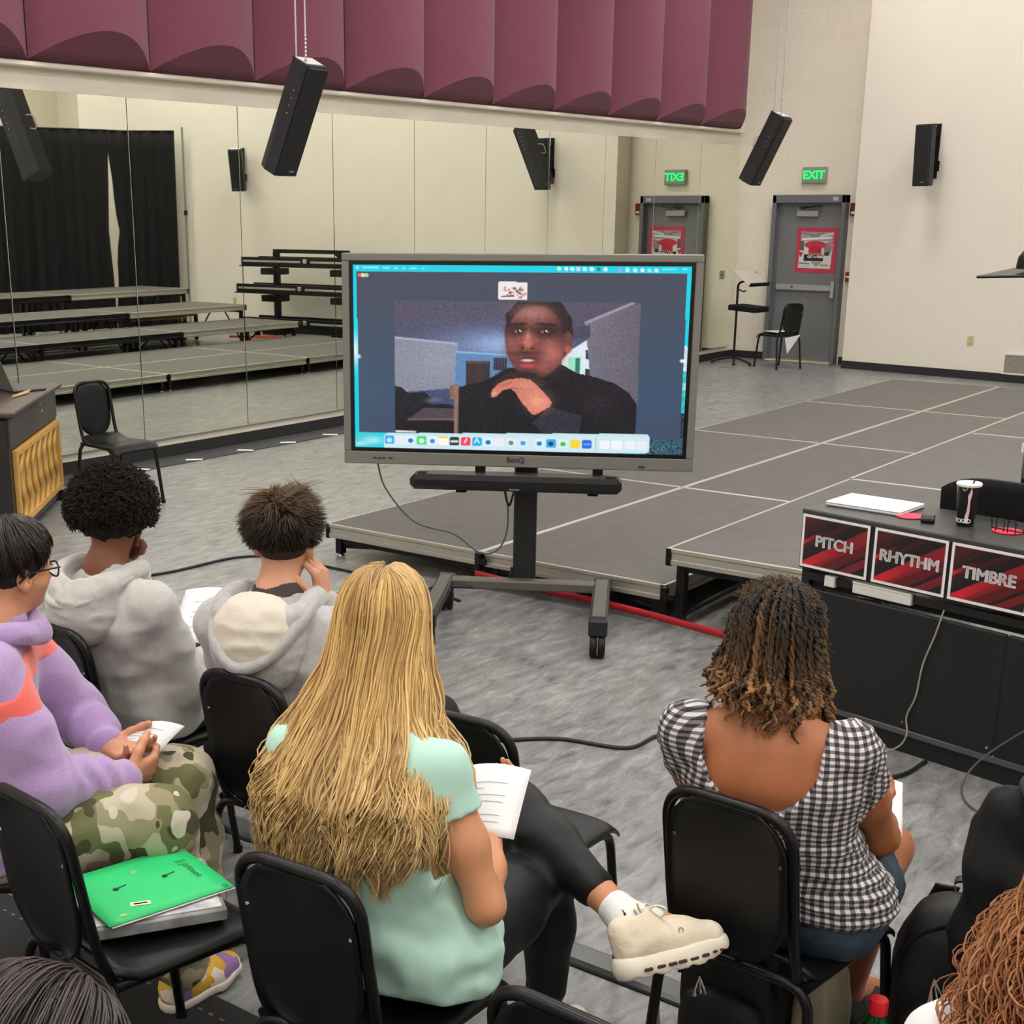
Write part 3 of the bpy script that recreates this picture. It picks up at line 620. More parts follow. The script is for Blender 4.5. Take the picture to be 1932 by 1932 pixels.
P.poly([(1190, 620), (1338, 520), (1345, 740), (1190, 700)], (216, 228, 238)); P.poly([(1225, 628), (1290, 620), (1290, 700), (1225, 700)], (150, 226, 196)); P.rect(1262, 632, 1284, 712, (40, 120, 90)); P.rect(1313, 588, 1337, 636, (66, 50, 56)); P.rect(1313, 690, 1340, 740, (60, 48, 54))
P.poly([(1310, 440), (1600, 326), (1600, 920), (1500, 800), (1340, 740)], (112, 108, 122)); P.put(vm*(X > 1330)*np.clip((X-1330)/260, 0, 1)*.35*(Y < 900), (74, 66, 80)); P.poly([(1250, 530), (1338, 520), (1338, 450), (1250, 470)], (70, 68, 88)); P.line(1314, 438, 1560, 328, 7, (156, 150, 164))
P.poly([(305, 790), (350, 800), (380, 830), (470, 822), (520, 870), (600, 890), (640, 900), (640, 1060), (305, 1060)], (26, 24, 32)); P.poly([(380, 975), (470, 910), (640, 912), (640, 980)], (76, 66, 72)); P.line(385, 975, 640, 972, 4, (120, 96, 92)); P.poly([(606, 782), (648, 782), (648, 862), (606, 862)], (132, 100, 88)); P.ell(520, 870, 40, 16, (96, 98, 110), .6); P.line(500, 880, 590, 884, 5, (60, 74, 110))
P.line(640, 790, 637, 1056, 11, (146, 112, 90)); P.poly([(318, 985), (630, 985), (630, 1060), (318, 1060)], (26, 18, 22))
body = [(650, 800), (700, 778), (760, 770), (840, 730), (900, 690), (980, 680), (1190, 665), (1270, 712), (1380, 738), (1470, 770), (1540, 820), (1578, 880), (1576, 1080), (655, 1060)]
P.poly(body, (24, 21, 27)); P.poly([(1040, 990), (1130, 900), (1300, 950), (1280, 1075), (1120, 1070)], (46, 44, 56)); P.glow(1380, 880, 90, 80, (42, 38, 46), .6)
# head
P.ell(1070, 500, 178, 195, (30, 22, 24), .06); P.ell(1052, 545, 158, 196, (104, 60, 54), .08); P.poly([(905, 480), (890, 400), (960, 325), (1180, 325), (1245, 420), (1235, 520), (1190, 500), (1180, 400), (1100, 350), (980, 350), (925, 420)], (32, 24, 26))
P.ell(1222, 545, 24, 58, (116, 62, 56), .2); P.ell(1224, 585, 16, 20, (176, 84, 74), .3)
P.glow(1035, 390, 100, 48, (172, 118, 110), .9); P.glow(985, 620, 40, 60, (140, 80, 76), .5); P.glow(1140, 600, 62, 75, (196, 112, 104), .85); P.glow(935, 560, 45, 60, (150, 92, 90), .7); P.glow(1180, 480, 40, 70, (60, 34, 34), .7)
P.ell(958, 482, 56, 30, (58, 33, 33), .6); P.ell(1108, 484, 60, 32, (54, 30, 31), .6); P.line(908, 454, 1000, 448, 7, (38, 22, 24), .8); P.line(1060, 446, 1156, 454, 7, (38, 22, 24), .8)
for x in (962, 1100): P.ell(x, 490, 20, 8, (150, 128, 130), .4); P.ell(x+2, 489, 10, 9, (36, 22, 24), .2); P.ell(x+8, 486, 5, 5, (246, 240, 240), .3)
P.ell(1015, 545, 46, 42, (160, 88, 76), .5); P.glow(1012, 520, 14, 40, (206, 136, 122), .7); P.ell(975, 572, 22, 16, (126, 66, 58), .4); P.ell(1052, 572, 22, 16, (126, 66, 58), .4); P.ell(985, 578, 9, 6, (50, 22, 22), .3); P.ell(1038, 580, 9, 6, (50, 22, 22), .3); P.glow(1015, 556, 24, 16, (196, 120, 104), .6)
P.glow(1000, 608, 80, 14, (58, 32, 32), .75); P.ell(1016, 652, 56, 32, (118, 52, 52), .4); P.ell(1014, 644, 44, 15, (70, 20, 26), .3); P.ell(1012, 646, 36, 8, (214, 186, 182), .4); P.ell(1018, 674, 40, 11, (190, 74, 82), .5); P.glow(1090, 690, 34, 34, (168, 92, 88), .6); P.glow(1000, 722, 90, 22, (50, 28, 30), .8)
P.glow(1065, 430, 8, 30, (110, 66, 62), .6); P.glow(1000, 430, 8, 24, (110, 66, 62), .5)
# hand under the chin
P.poly([(835, 800), (850, 760), (900, 722), (985, 705), (1060, 720), (1120, 770), (1060, 800), (940, 770), (870, 790)], (50, 34, 36)); P.poly([(822, 838), (832, 805), (862, 775), (910, 752), (980, 742), (1030, 752), (1075, 792), (1140, 872), (1138, 896), (1060, 944), (1040, 942), (985, 880), (950, 820), (925, 800), (880, 812), (850, 845), (826, 850)], (206, 122, 104))
P.glow(1070, 870, 60, 50, (244, 164, 134), .8); P.line(870, 790, 930, 765, 5, (170, 92, 80), .7); P.glow(840, 828, 16, 14, (232, 158, 140), .7); P.line(920, 800, 985, 800, 4, (168, 90, 78), .5); P.glow(1010, 780, 40, 18, (226, 150, 130), .6)
P.noise(7, vm); P.c = keep*(1-vm[..., None])+P.c*vm[..., None]
P.line(322, 1040, 425, 1044, 5, (222, 224, 230))
# dock
P.rr(258, 1050, 1646, 1160, 22, (196, 228, 236)); P.rr(258, 1066, 1646, 1160, 22, (206, 230, 238))
ic = [(287, (60, 170, 240)), (342, (224, 236, 240)), (400, (224, 240, 250)), (459, (70, 220, 110)), (517, (236, 240, 246)), (575, (250, 246, 226)), (633, (52, 50, 54)), (692, (246, 60, 90)), (752, (30, 170, 235)), (812, (226, 240, 246)), (870, (232, 234, 240)), (932, (226, 236, 236)), (994, (214, 236, 246)), (1080, (220, 238, 248)), (1140, (60, 170, 226)), (1202, (216, 240, 232)), (1264, (248, 210, 60)), (1326, (30, 110, 220)), (1418, (238, 242, 246)), (1480, (240, 244, 248)), (1545, (232, 240, 246)), (1608, (226, 236, 240))]
for i, (x, c) in enumerate(ic):
    y = 1088+(x-287)*.021; P.rr(x-26, y-24, x+26, y+24, 10, c)
for x, c in ((400, (30, 120, 220)), (517, (30, 150, 230)), (932, (90, 170, 90)), (994, (60, 160, 220)), (1080, (20, 130, 210)), (1140, (20, 70, 130)), (1202, (60, 190, 80)), (812, (30, 110, 200)), (459, (230, 250, 236)), (287, (200, 234, 250))):
    P.ell(x, 1090+(x-287)*.021, 14, 13, c, .2)
P.ell(932, 1103, 7, 7, (70, 120, 220), .2); P.ell(926, 1096, 6, 6, (220, 80, 70), .2); P.rect(549, 1070, 601, 1080, (250, 206, 70)); P.line(618, 1096, 650, 1096, 6, (230, 230, 232)); P.line(688, 1102, 698, 1082, 4, (250, 240, 244)); P.line(740, 1104, 752, 1082, 3.5, (230, 246, 252)); P.line(764, 1104, 752, 1082, 3.5, (230, 246, 252)); P.line(1310, 1110, 1342, 1110, 4, (120, 170, 240)); P.line(1372, 1075, 1372, 1145, 2, (160, 190, 200))
me = P.mesh('screen_picture', (sx0+(sx1-sx0)*U, np.full_like(U, -.008), sz1-(sz1-sz0)*V))
M_scr = mat('screen_picture', (0, 0, 0, 1), .25, attr='print', estr=1.0)
M_scr.node_tree.links.remove(M_scr.node_tree.nodes['Principled BSDF'].inputs['Base Color'].links[0])
M_scr.node_tree.nodes['Principled BSDF'].inputs['Base Color'].default_value = (.01, .01, .012, 1)
link('screen', me, M_scr, tv)
# the wheeled stand (separate thing): column, tray/soundbar holder, base arms, casters
sd = thing('display_stand', 'black wheeled stand under the large display', 'stand', tuple(TVC), TA)
M_sd = mat('stand_black', rgb(30, 31, 34), .4); M_sd2 = mat('stand_grey_cover', rgb(96, 94, 88), .4, metal=.3)
MB().box((.04, .17, .70), (.115, .07, 1.18), .01).build('column', M_sd, sd); MB().box((.04, .13, 1.13), (.5, .04, .35), .01).build('mounting_plate', M_sd, sd)
for sx in (-.4, .4): MB().box((sx, .09, 1.2), (.04, .04, .6)).build('mounting_rail', M_sd, sd)
MB().box((.04, .10, .158), (.74, .08, .05), .008).build('base_bar', M_sd2, sd)
for sx in (-.36, .44):
    a = MB(); a.box((sx, -.20, .158), (.085, .70, .055), .01); arm = a.build('base_arm', M_sd, sd)
    MB().box((sx, -.20, .1875), (.06, .66, .006), .002).build('arm_cover', M_sd2, arm)
    for sy in (-.5, .5):
        yy = -.20+sy*.66
        c = MB().box((sx, yy+(.03 if sy > 0 else -.03), .145), (.088, .06, .08), .008).build('end_cap', M_sd, arm)
        for k in (-.019, .019): MB().lathe([(.02, -.017), (.050, -.016), (.056, -.007), (.056, .007), (.050, .016), (.02, .017)], 18, Matrix.Translation((sx+k, yy+(.0 if sy > 0 else -.03), .056)) @ rotm(0, R(90))).build('caster_wheel', M_blk, sd)
# sound bar on brackets below the display
sb = thing('sound_bar', 'long black sound bar hung under the display', 'sound bar', tuple(TVC), TA)
MB().box((.0, -.01, .706), (1.04, .13, .075), .022).build('body', mat('soundbar_black', rgb(22, 23, 26), .35), sb)
MB().box((-.0, .0, .7445), (.88, .1, .004), .001).build('top_panel', mat('soundbar_top', rgb(84, 84, 82), .3), sb)
for sx in (-.46, .46): MB().lathe([(.03, 0), (.03, .003)], 16, Matrix.Translation((sx, 0, .7435))).build('top_dial', M_blk, sb)
for sx in (-.27, .38): MB().box((sx, .02, .661), (.05, .06, .025)).build('foot', M_blkmat, sb)
for sx in (-.18, .4): MB().box((sx, .05, .757), (.05, .03, .04)).build('hanger_bracket', M_sd, sb)
MB().box((.0, -.077, .683), (.05, .003, .006)).build('badge', mat('badge_grey', rgb(120, 120, 125), .4), sb)
# leads
def W(x, y, z): c, s_ = math.cos(TA), math.sin(TA); return (TVC.x+c*x-s_*y, TVC.y+s_*x+c*y, z)
def cable(label, pts, r=.006, m=None, name='cable', sm=8):
    return tag(MB().tube(smoothpts(pts, sm), r, 6).build(name, m or M_cable), label, 'cable')
cable('thin grey lead looping down from the display to the stand column', [W(-.7, .05, .775), W(-.66, .06, .64), W(-.52, .09, .47), W(-.32, .1, .41), W(-.19, .1, .32), W(-.1, .1, .33), W(-.05, .1, .42), W(-.045, .1, .56), W(-.07, .08, .672)], .0045, mat('grey_lead', rgb(84, 84, 84), .5))
cable('short black lead hanging under the sound bar', [W(-.06, .06, .672), W(-.05, .08, .6), W(-.035, .09, .57), W(-.02, .09, .62), W(-.005, .07, .672)], .006)
cable('black cord with a pink tag draped over the stand foot', [W(-.42, -.05, .16), W(-.36, 0, .165), W(-.3, .02, .155), W(-.18, .08, .14), W(-.05, .12, .16), W(-.02, .13, .24)], .007)
tag(MB().box((0, 0, 0), (.04, .02, .03), .004).build('cable_tag', mat('pink_tag', rgb(236, 60, 140), .5), None, W(-.1, .1, .165), (0, .4, 0)), 'bright pink tag on the cord by the stand column', 'tag')
cable('black floor cable snaking from the piano toward the stage', [(-6.6, 4.4, .008), (-5.93, 4.89, .008), (-5.82, 5.53, .008), (-5.6, 5.7, .008), (-5.1, 5.72, .008), (-4.5, 5.7, .008), (-4.2, 5.62, .008)], .008)
cable('black floor cable running from the empty chair toward the desk', [(-3.1, 3.9, .008), (-2.86, 4.14, .008), (-2.7, 4.28, .008), (-2.45, 4.36, .008), (-2.41, 4.57, .008), (-2.2, 4.75, .008), (-1.6, 4.68, .008), (-1.5, 4.94, .008)], .008)
# long dark cable cover across the floor between the rows
cc = thing('cable_cover', 'long dark cable cover strip across the floor between the seat rows', 'floor strip', (-1.6, 2.95, 0))
MB().prism([(-.055, 0), (-.035, .011), (.035, .011), (.055, 0)], -2.2, 2.2, rotm(R(90), 0, R(90))).build('cover', mat('cover_grey', rgb(78, 78, 78), .3), cc)
MB().box((0, -.056, .002), (4.4, .012, .004)).build('edge_strip', M_blkmat, cc)
cable('dark blue cord lying across the cable cover by the chair legs', [(-3.5, 2.75, .016), (-3.25, 2.9, .022), (-3.0, 2.86, .022), (-2.8, 2.95, .022)], .007, mat('navy_cord', rgb(34, 38, 60), .6))
tag(MB().box((-2.2, 1.55, .003), (2.6, 1.24, .006)).build('floor_mat', mat('mat_black', rgb(44, 44, 46), .9, noise=.25, nscale=300, bump=.4, bscale=400)), 'black textured mat under the near row of chairs', 'mat')
mb = MB()
for k in range(60): mb.box((-3.4+k*.04, 2.1, .0075), (.014, .006, .003))
mb.build('stitching', mat('stitch', rgb(120, 112, 96), .8), bpy.data.objects['floor_mat'])
# ================================================================ teacher's desk with the three signs
TD = math.atan2(-.2, .97)
dk = thing('teacher_desk', 'black desk with PITCH, RHYTHM and TIMBRE signs on its front', 'desk', (-2.1, 5.09, 0), TD)
M_dk = mat('desk_black', rgb(22, 22, 25), .5, noise=.1, nscale=30); M_dtop = mat('desk_top', rgb(58, 58, 58), .35)
DL, DD = 1.75, .42
MB().box((DL/2-.03, DD/2, .858), (DL, DD, .024), .005).build('desktop', M_dtop, dk)
MB().box((DL/2-.03, .012, .74), (DL-.01, .02, .215)).build('upper_panel', M_dk, dk)
for x in (-.01, DL-.05): MB().box((x, DD/2, .44), (.035, DD-.06, .82)).build('end_panel', M_dk, dk)
MB().box((DL/2-.03, .03, .6), (DL-.06, .02, .03)).build('shelf_lip', M_dk, dk)
MB().box((DL/2-.03, DD/2, .565), (DL-.08, DD-.1, .02)).build('shelf', M_dk, dk)
for a, b in ((.0, .86), (.865, DL-.06)): MB().box(((a+b)/2, -.005, .33), (b-a, .02, .46), .004).build('front_panel', M_dk, dk)
MB().box((DL/2-.03, -.004, .085), (DL-.06, .012, .018)).build('lower_rail', mat('rail_grey', rgb(92, 92, 94), .4, metal=.4), dk)
MB().box((DL/2-.03, .02, .035), (DL-.04, .03, .07)).build('kick_panel', M_dk, dk)
bt = MB()
for x in (.02, .5, .84, 1.3): bt.lathe([(.006, 0), (.005, .004)], 8, Matrix.Translation((x, -.015, .13)) @ rotm(R(90)))
bt.build('bolts', M_chrome, dk)
def P_(x, y, z=0): c, s_ = math.cos(TD), math.sin(TD); return (-2.1+c*x-s_*y, 5.09+s_*x+c*y, z)
M_sign = mat('sign_print', (1, 1, 1, 1), .3, attr='print')
for i, (wd_s, x) in enumerate((('PITCH', .13), ('RHYTHM', .451), ('TIMBRE', .765))):
    X, Y = np.meshgrid(np.linspace(0, 300, 100), np.linspace(0, 212, 72)); Q = Paint(X, Y); Q.put(np.ones_like(X), (32, 26, 28))
    d = (X*.62+Y)/1.18   # diagonal stripes
    def stripe(a, b, col, al): Q.put(((d > a) & (d < b))*al, col)
    u = np.clip((X-Y*.2)/300, 0, 1)
    for a, b, col, al in ((20, 62, (110, 30, 40), .55), (66, 84, (86, 30, 36), .5), (112, 150, (96, 30, 38), .5), (168, 214, (168, 34, 46), .75), (214, 250, (110, 26, 36), .8), (262, 290, (150, 34, 46), .7)): stripe(a, b, col, al)
    Q.put(((d > 96) & (d < 110))*np.clip(1-X/110, 0, 1), (220, 40, 52)); Q.put(((d > 168) & (d < 200))*np.clip(1-(X-60)/140, 0, 1)*.8, (214, 40, 54)); Q.put(((d > 130) & (d < 168))*.8, (30, 26, 28)); Q.noise(3)
    b_ = 11; Q.put(((X < b_) | (X > 300-b_) | (Y < b_) | (Y > 212-b_)).astype(float), (232, 228, 230))
    me = Q.mesh('sign', ((X-150)/1000, np.zeros_like(X), (106-Y)/1000))
    s_ = link('sign', me, M_sign, None, P_(x, -.002, .745), (0, 0, TD)); tag(s_, 'red and black paper sign reading %s on the desk front' % wd_s, 'sign')
    me = textmesh(wd_s, .061, .0005, 0); co = [tuple(v.co) for v in me.vertices]; fc = [tuple(p.vertices) for p in me.polygons]; mb = MB()
    for dx_, dy_ in ((-.0027, 0), (.0027, 0), (0, .0018), (0, -.0018), (-.0014, .001), (.0014, -.001)): mb.add([(x_+dx_, y_+dy_, z_) for x_, y_, z_ in co], fc)
    mb.build('lettering', mat('white_letters', rgb(236, 234, 236), .5), s_, (0, -.002, .004), (R(90), 0, 0))
# things on and in the desk
lp = thing('laptop', 'closed white laptop on the left end of the desk', 'laptop', P_(.14, .24, .87), TD+.12)
MB().box((0, 0, .006), (.31, .22, .011), .004).build('base', mat('laptop_silver', rgb(206, 206, 208), .4), lp); MB().box((0, .0, .0155), (.31, .22, .007), .003).build('lid', mat('laptop_white', rgb(240, 240, 242), .4), lp)
M_cst = mat('red_coaster', rgb(222, 34, 72), .5)
tag(MB().lathe([(.053, 0), (.055, .002), (.053, .004)], 28).build('coaster', M_cst, None, P_(.33, .18, .871)), 'round red coaster beside the remote on the desk', 'coaster')
ph = thing('remote', 'small black remote beside the red coaster', 'remote', P_(.415, .165, .87), TD+.5); MB().box((0, 0, .009), (.05, .10, .017), .005).build('body', M_blk, ph); MB().box((0, .015, .0185), (.03, .035, .001)).build('keypad', mat('keypad', rgb(60, 60, 62), .5), ph)
tag(MB().lathe([(.053, 0), (.055, .002), (.053, .004)], 28).build('coaster', M_cst, None, P_(.70, .22, .871)), 'round red coaster under the wire holder on the desk', 'coaster')
wh = thing('wire_holder', 'thin black wire holder standing on the right red coaster', 'holder', P_(.70, .22, .875), TD)
for k, x in enumerate((-.022, .022)): MB().tube(fillet([(x, -.045, .0025), (x, -.045, .05), (x+.03, -.045, .05), (x+.03, -.045, .0025)], .015), .0022, 5).build('wire_loop', M_tube, wh)
MB().tube([(-.06, 0, .0025), (.06, 0, .0025)], .0022, 5).tube([(-.06, 0, .0025), (-.065, 0, .045)], .0022, 5).tube([(.06, 0, .0025), (.065, 0, .045)], .0022, 5).build('wire_base', M_tube, wh)
cu = thing('paper_cup', 'tall black printed paper cup with a white rim on the desk', 'cup', P_(.545, .20, .87), TD)
MB().lathe([(.028, 0), (.030, .002), (.043, .155)], 28).build('cup_body', mat('cup_black', rgb(26, 27, 26), .4), cu)
MB().lathe([(.043, .150), (.0455, .154), (.0455, .160), (.043, .163), (.036, .161), (.03, .160)], 28).build('rim', M_paper, cu)
def patch(a0, a1, pts, m_, nm):
    "curved print on the cup wall, pts = (angle fraction, height) polygon fan"
    mb = MB(); r_ = lambda z: .0303+.0128*z/.155+.0004
    vs = [(r_(z)*math.sin(a), -r_(z)*math.cos(a), z) for a, z in pts]; mb.add(vs, [tuple(range(len(vs)))]); return mb.build(nm, m_, cu)
M_cg = mat('cup_green', rgb(150, 176, 70), .5); M_cp = mat('cup_pink', rgb(226, 190, 214), .5)
patch(0, 0, [(-.75, .15), (-.75, .125), (-.6, .135), (-.5, .15)], M_cg, 'green_print'); patch(0, 0, [(-.1, .15), (.1, .135), (.35, .14), (.45, .15)], M_cg, 'green_print')
patch(0, 0, [(.75, .15), (.6, .13), (.5, .12), (.55, .09), (.5, .06), (.35, .04), (.4, .015), (.7, .015), (.8, .06), (.75, .1), (.85, .13)], M_cp, 'pink_print')
me = textmesh('WICKED', .021, .0002, .0006)
for v in me.vertices:   # wrap the lettering round the cup
    z = .022+v.co.y; a = v.co.x/.033-.15; r_ = .0303+.0128*z/.155+.0006+v.co.z; v.co = (r_*math.sin(a), -r_*math.cos(a), z)
link('lettering', me, mat('white_letters', rgb(236, 234, 236), .5), cu); MB().tube([(.012, 0, .155), (.018, .004, .172)], .003, 6).build('straw', M_blk, cu)
# shelf contents
tag(MB().box((0, 0, .02), (.25, .03, .04), .003).box((0, -.001, .043), (.25, .03, .006)).build('label_bar', mat('bar_white', rgb(212, 210, 204), .5), None, P_(.345, .02, .576), (0, 0, TD)), 'white label bar on the desk shelf edge', 'bar')
tag(MB().box((0, 0, .022), (.045, .03, .044), .003).build('small_box', mat('bar_white', rgb(212, 210, 204), .5), None, P_(.115, .02, .576), (0, 0, TD)), 'small white box on the desk shelf left end', 'box')
def wr(u, v): return ((u-.5)*.52, (v-.5)*.3, .035+.006*math.sin(u*21+3*v)+.006*math.sin(v*16+u*5))
tag(MB().grid(wr, 26, 14, (0, 0, -.03)).build('plastic_case', mat('grey_plastic_film', rgb(140, 138, 134), .22), None, P_(.78, .2, .577), (0, 0, TD)), 'grey plastic-wrapped package on the desk shelf', 'package')
cable('thin pale cord hanging down the front of the desk', [P_(.62, -.02, .6), P_(.60, -.028, .5), P_(.565, -.028, .38), P_(.55, -.028, .25), P_(.52, -.026, .16), P_(.53, -.03, .09), P_(.5, -.05, .03), P_(.42, -.16, .008), P_(.3, -.2, .008), P_(.16, -.3, .008)], .0035, mat('pale_cord', rgb(150, 148, 140), .5))
cable('grey cord looping from the desk to the floor at the frame edge', [P_(1.25, -.02, .42), P_(1.05, -.04, .3), P_(.9, -.06, .16), P_(.83, -.1, .06), P_(.86, -.2, .01), P_(.98, -.3, .008), P_(1.2, -.36, .008), P_(1.5, -.3, .008)], .004, mat('grey_lead', rgb(84, 84, 84), .5))
# office chair back and tablet behind the desk
oc = thing('office_chair', 'black office chair with a broad curved back behind the desk', 'chair', (-1.37, 5.74, 0), -.1)
def ocb(u, v): a = (u-.5)*1.1; return (.33*math.sin(a)/.52, -.26+.10*(1-math.cos(a))*3-.02*v, .60+.40*v-.06*abs(2*u-1)**4*v)
MB().grid(ocb, 18, 10, (0, -.04, 0)).build('backrest', M_blkmat, oc); MB().box((0, .12, .48), (.5, .46, .08), .03).build('seat', M_blkmat, oc)
MB().tube([(0, -.12, .7), (0, -.16, .5), (0, 0, .44)], .025, 8).tube([(0, 0, .44), (0, 0, .1)], .03, 10).build('column', M_tube, oc)
for k in range(5):
    a = k*2*math.pi/5; lg = MB().tube([(0, 0, .11), (.28*math.cos(a), .28*math.sin(a), .075)], [.03, .02], 6).build('base_arm', M_tube, oc)
    MB().lathe([(.018, -.014), (.03, -.012), (.03, .012), (.018, .014)], 12, Matrix.Translation((.28*math.cos(a), .28*math.sin(a), .03)) @ rotm(0, R(90))).build('caster', M_blk, lg)
tb = thing('tablet_stand', 'grey tablet on a stand behind the desk at the right edge', 'tablet', (-1.42, 6.22, 0), -.12)
MB().box((0, 0, .975), (.42, .012, .20), .006, rotm(0)).build('tablet', mat('tablet_grey', rgb(98, 97, 94), .4, metal=.3), tb); MB().box((0, -.001, 1.077), (.42, .016, .006)).build('edge_strip', mat('tablet_edge', rgb(214, 206, 190), .4), tb)
MB().lathe([(.007, 0), (.007, .004)], 10, Matrix.Translation((-.19, -.006, 1.055)) @ rotm(R(90))).build('camera_lens', M_blk, tb); MB().tube([(-.215, 0, .99), (-.215, 0, 1.03)], .006, 6).build('stylus', M_paper, tb)
MB().tube([(0, .02, .03), (0, .02, .93)], .012, 8).build('pole', M_tube, tb); MB().lathe([(.13, 0), (.13, .015), (.02, .03)], 20).build('base', M_tube, tb)
# ================================================================ music stands
ms = thing('conductor_stand', 'black two-tier music stand in the corner by the exit door', 'music stand', (-8.36, 17.3, 0), 0)
M_desk = mat('stand_desk_pale', rgb(196, 188, 176), .35)
MB().tube(fillet([(0, 0, .05), (0, 0, 1.06), (.14, -.03, 1.1)], .06), .016, 8).build('pole', M_tube, ms)
MB().box((0, 0, 0), (.34, .40, .012), .003, Matrix.Translation((.2, -.05, 1.13)) @ rotm(0, R(34), R(-12))).build('desk', M_desk, ms)
MB().box((.165, 0, .02), (.02, .40, .05), .003, Matrix.Translation((.2, -.05, 1.13)) @ rotm(0, R(34), R(-12))).build('desk_lip', M_tube, ms)
MB().box((0, 0, 0), (.42, .34, .07), .008, Matrix.Translation((.18, -.02, .74)) @ rotm(0, R(3), R(-8))).build('tray', M_blkmat, ms)
MB().tube([(0, 0, .98), (.1, -.02, .95), (.13, -.02, .97)], .01, 6).lathe([(.018, -.03), (.018, .03)], 8, Matrix.Translation((.0, 0, .99))).build('clamp_knob', M_tube, ms)
ft = MB().tube(smoothpts([(-.28, -.06, .03), (-.12, 0, .07), (.05, 0, .075), (.3, -.12, .03)], 6), .016, 7)
ft.tube(smoothpts([(-.1, .22, .03), (0, .02, .07), (.1, -.2, .03)], 5), .014, 7).build('base_foot', M_tube, ms)
for x, y in ((-.28, -.06), (.3, -.12), (-.1, .22), (.1, -.2)): MB().lathe([(.02, 0), (.022, .015), (.01, .03)], 8, Matrix.Translation((x, y, 0))).build('foot_glide', M_blk, ms)
st2 = thing('music_stand', 'black music stand with a flat tilted desk at the right edge', 'music stand', (-1.745, 6.75, .4), 0)
MB().box((0, 0, 0), (.36, .5, .012), .004, Matrix.Translation((-.02, 0, 1.34)) @ rotm(R(6), R(-3), R(-18))).build('desk', M_tube, st2)
MB().tube([(0, 0, .05), (0, 0, 1.32)], .014, 8).build('pole', M_tube, st2)
for k in range(3): MB().tube([(0, 0, .12), (.25*math.cos(k*2.1), .25*math.sin(k*2.1), .01)], .012, 6).build('leg', M_tube, st2)
tag(MB().lathe([(.055, 0), (.055, .01), (.05, .05), (.03, .08), (0.004, .09)], 20).build('metronome_dome', M_blk, None, (-1.80, 6.62, 1.745)), 'small black dome-shaped gadget on the flat music stand desk', 'gadget')
# ================================================================ piano at the left edge
pa = math.atan2(5.98-4.95, -8.01+7.09)     # direction of the back panel
PA = pa-math.pi/2
pi_ = thing('upright_piano', 'low black upright piano with a pale wavy wooden lattice panel', 'piano', (-7.60, 5.50, 0), PA)
# local: +Y along the panel (away), +X = face normal toward the room
M_pb = mat('piano_black', rgb(34, 32, 33), .35); M_pt = mat('piano_top', rgb(74, 56, 52), .4, noise=.15, nscale=5, stretch=(6, 1, 1)); M_pf = mat('piano_face', rgb(70, 66, 66), .45)
Ln = 1.46
MB().box((-.25, 0, .40), (.46, Ln, .76), .006).build('case', M_pb, pi_)
MB().box((-.24, 0, .805), (.54, Ln+.06, .032), .008).build('lid', M_pt, pi_)
MB().box((-.018, 0, .69), (.02, Ln-.04, .19), .003).build('upper_panel', M_pf, pi_)
M_gold = mat('pale_wood', rgb(206, 160, 84), .5, noise=.12, nscale=6, stretch=(5, 5, 1)); M_goldb = mat('lattice_backing', rgb(186, 154, 92), .7)
lf = MB()
y0, y1, z0, z1 = -Ln/2+.08, Ln/2-.03, .09, .575
for c, d in [((-.005, (y0+y1)/2, z1-.02), (.03, y1-y0, .04)), ((-.005, (y0+y1)/2, z0+.02), (.03, y1-y0, .04)), ((-.005, y0+.02, (z0+z1)/2), (.03, .04, z1-z0-.08)), ((-.005, y1-.02, (z0+z1)/2), (.03, .04, z1-z0-.08))]: lf.box(c, d, .003)
lf.build('lattice_frame', M_gold, pi_)
MB().box((-.016, (y0+y1)/2, (z0+z1)/2), (.008, y1-y0-.04, z1-z0-.04)).build('lattice_backing', M_goldb, pi_)
sl = MB(); zz = [z0+.04+(z1-z0-.08)*k/14 for k in range(15)]
def wv(z): t = (z-z0)/(z1-z0); return .055*math.sin(2*math.pi*t*1.0+.6)+.12*(t-.5)
def wdth(z): t = (z-z0)/(z1-z0); return .03+.014*math.sin(6*math.pi*t)
vs = []
for z in zz:
    for x in (-.012, .006):
        for s_ in (-1, 1): vs.append((x, wv(z)+s_*wdth(z), z))
fs = []
for k in range(14):
    a = k*4; b = a+4; fs += [(a, a+1, b+1, b), (a+2, b+2, b+3, a+3), (a, b, b+2, a+2), (a+1, a+3, b+3, b+1)]
sl.add(vs, fs, True); sm = sl.mesh('wavy_slat')
for k in range(7): link('wavy_slat', sm, M_gold, pi_, (0, y0+.16+k*(y1-y0-.3)/6, 0))
for y in (-Ln/2+.04, Ln/2-.04): MB().box((-.02, y, .035), (.07, .06, .07), .006).build('foot', M_pb, pi_)
MB().box((-.005, .22, .70), (.002, .05, .012)).box((-.005, .18, .755), (.002, .018, .028)).build('brand_mark', mat('pale_mark', rgb(176, 172, 170), .5), pi_)
def PN(x, y, z): c, s_ = math.cos(PA), math.sin(PA); return (-7.60+c*x-s_*y, 5.50+s_*x+c*y, z)
lt = thing('laptop', 'open grey laptop standing on the piano lid', 'laptop', PN(-.19, .40, .822), PA+.7)
MB().box((0, 0, .008), (.24, .34, .014), .004).build('base', mat('laptop_dark', rgb(70, 70, 72), .4, metal=.3), lt)
MB().box((0, 0, .12), (.008, .34, .24), .003, Matrix.Translation((-.12, 0, .012)) @ rotm(0, R(-22))).build('screen_lid', mat('laptop_lid', rgb(120, 120, 116), .3, metal=.5), lt)
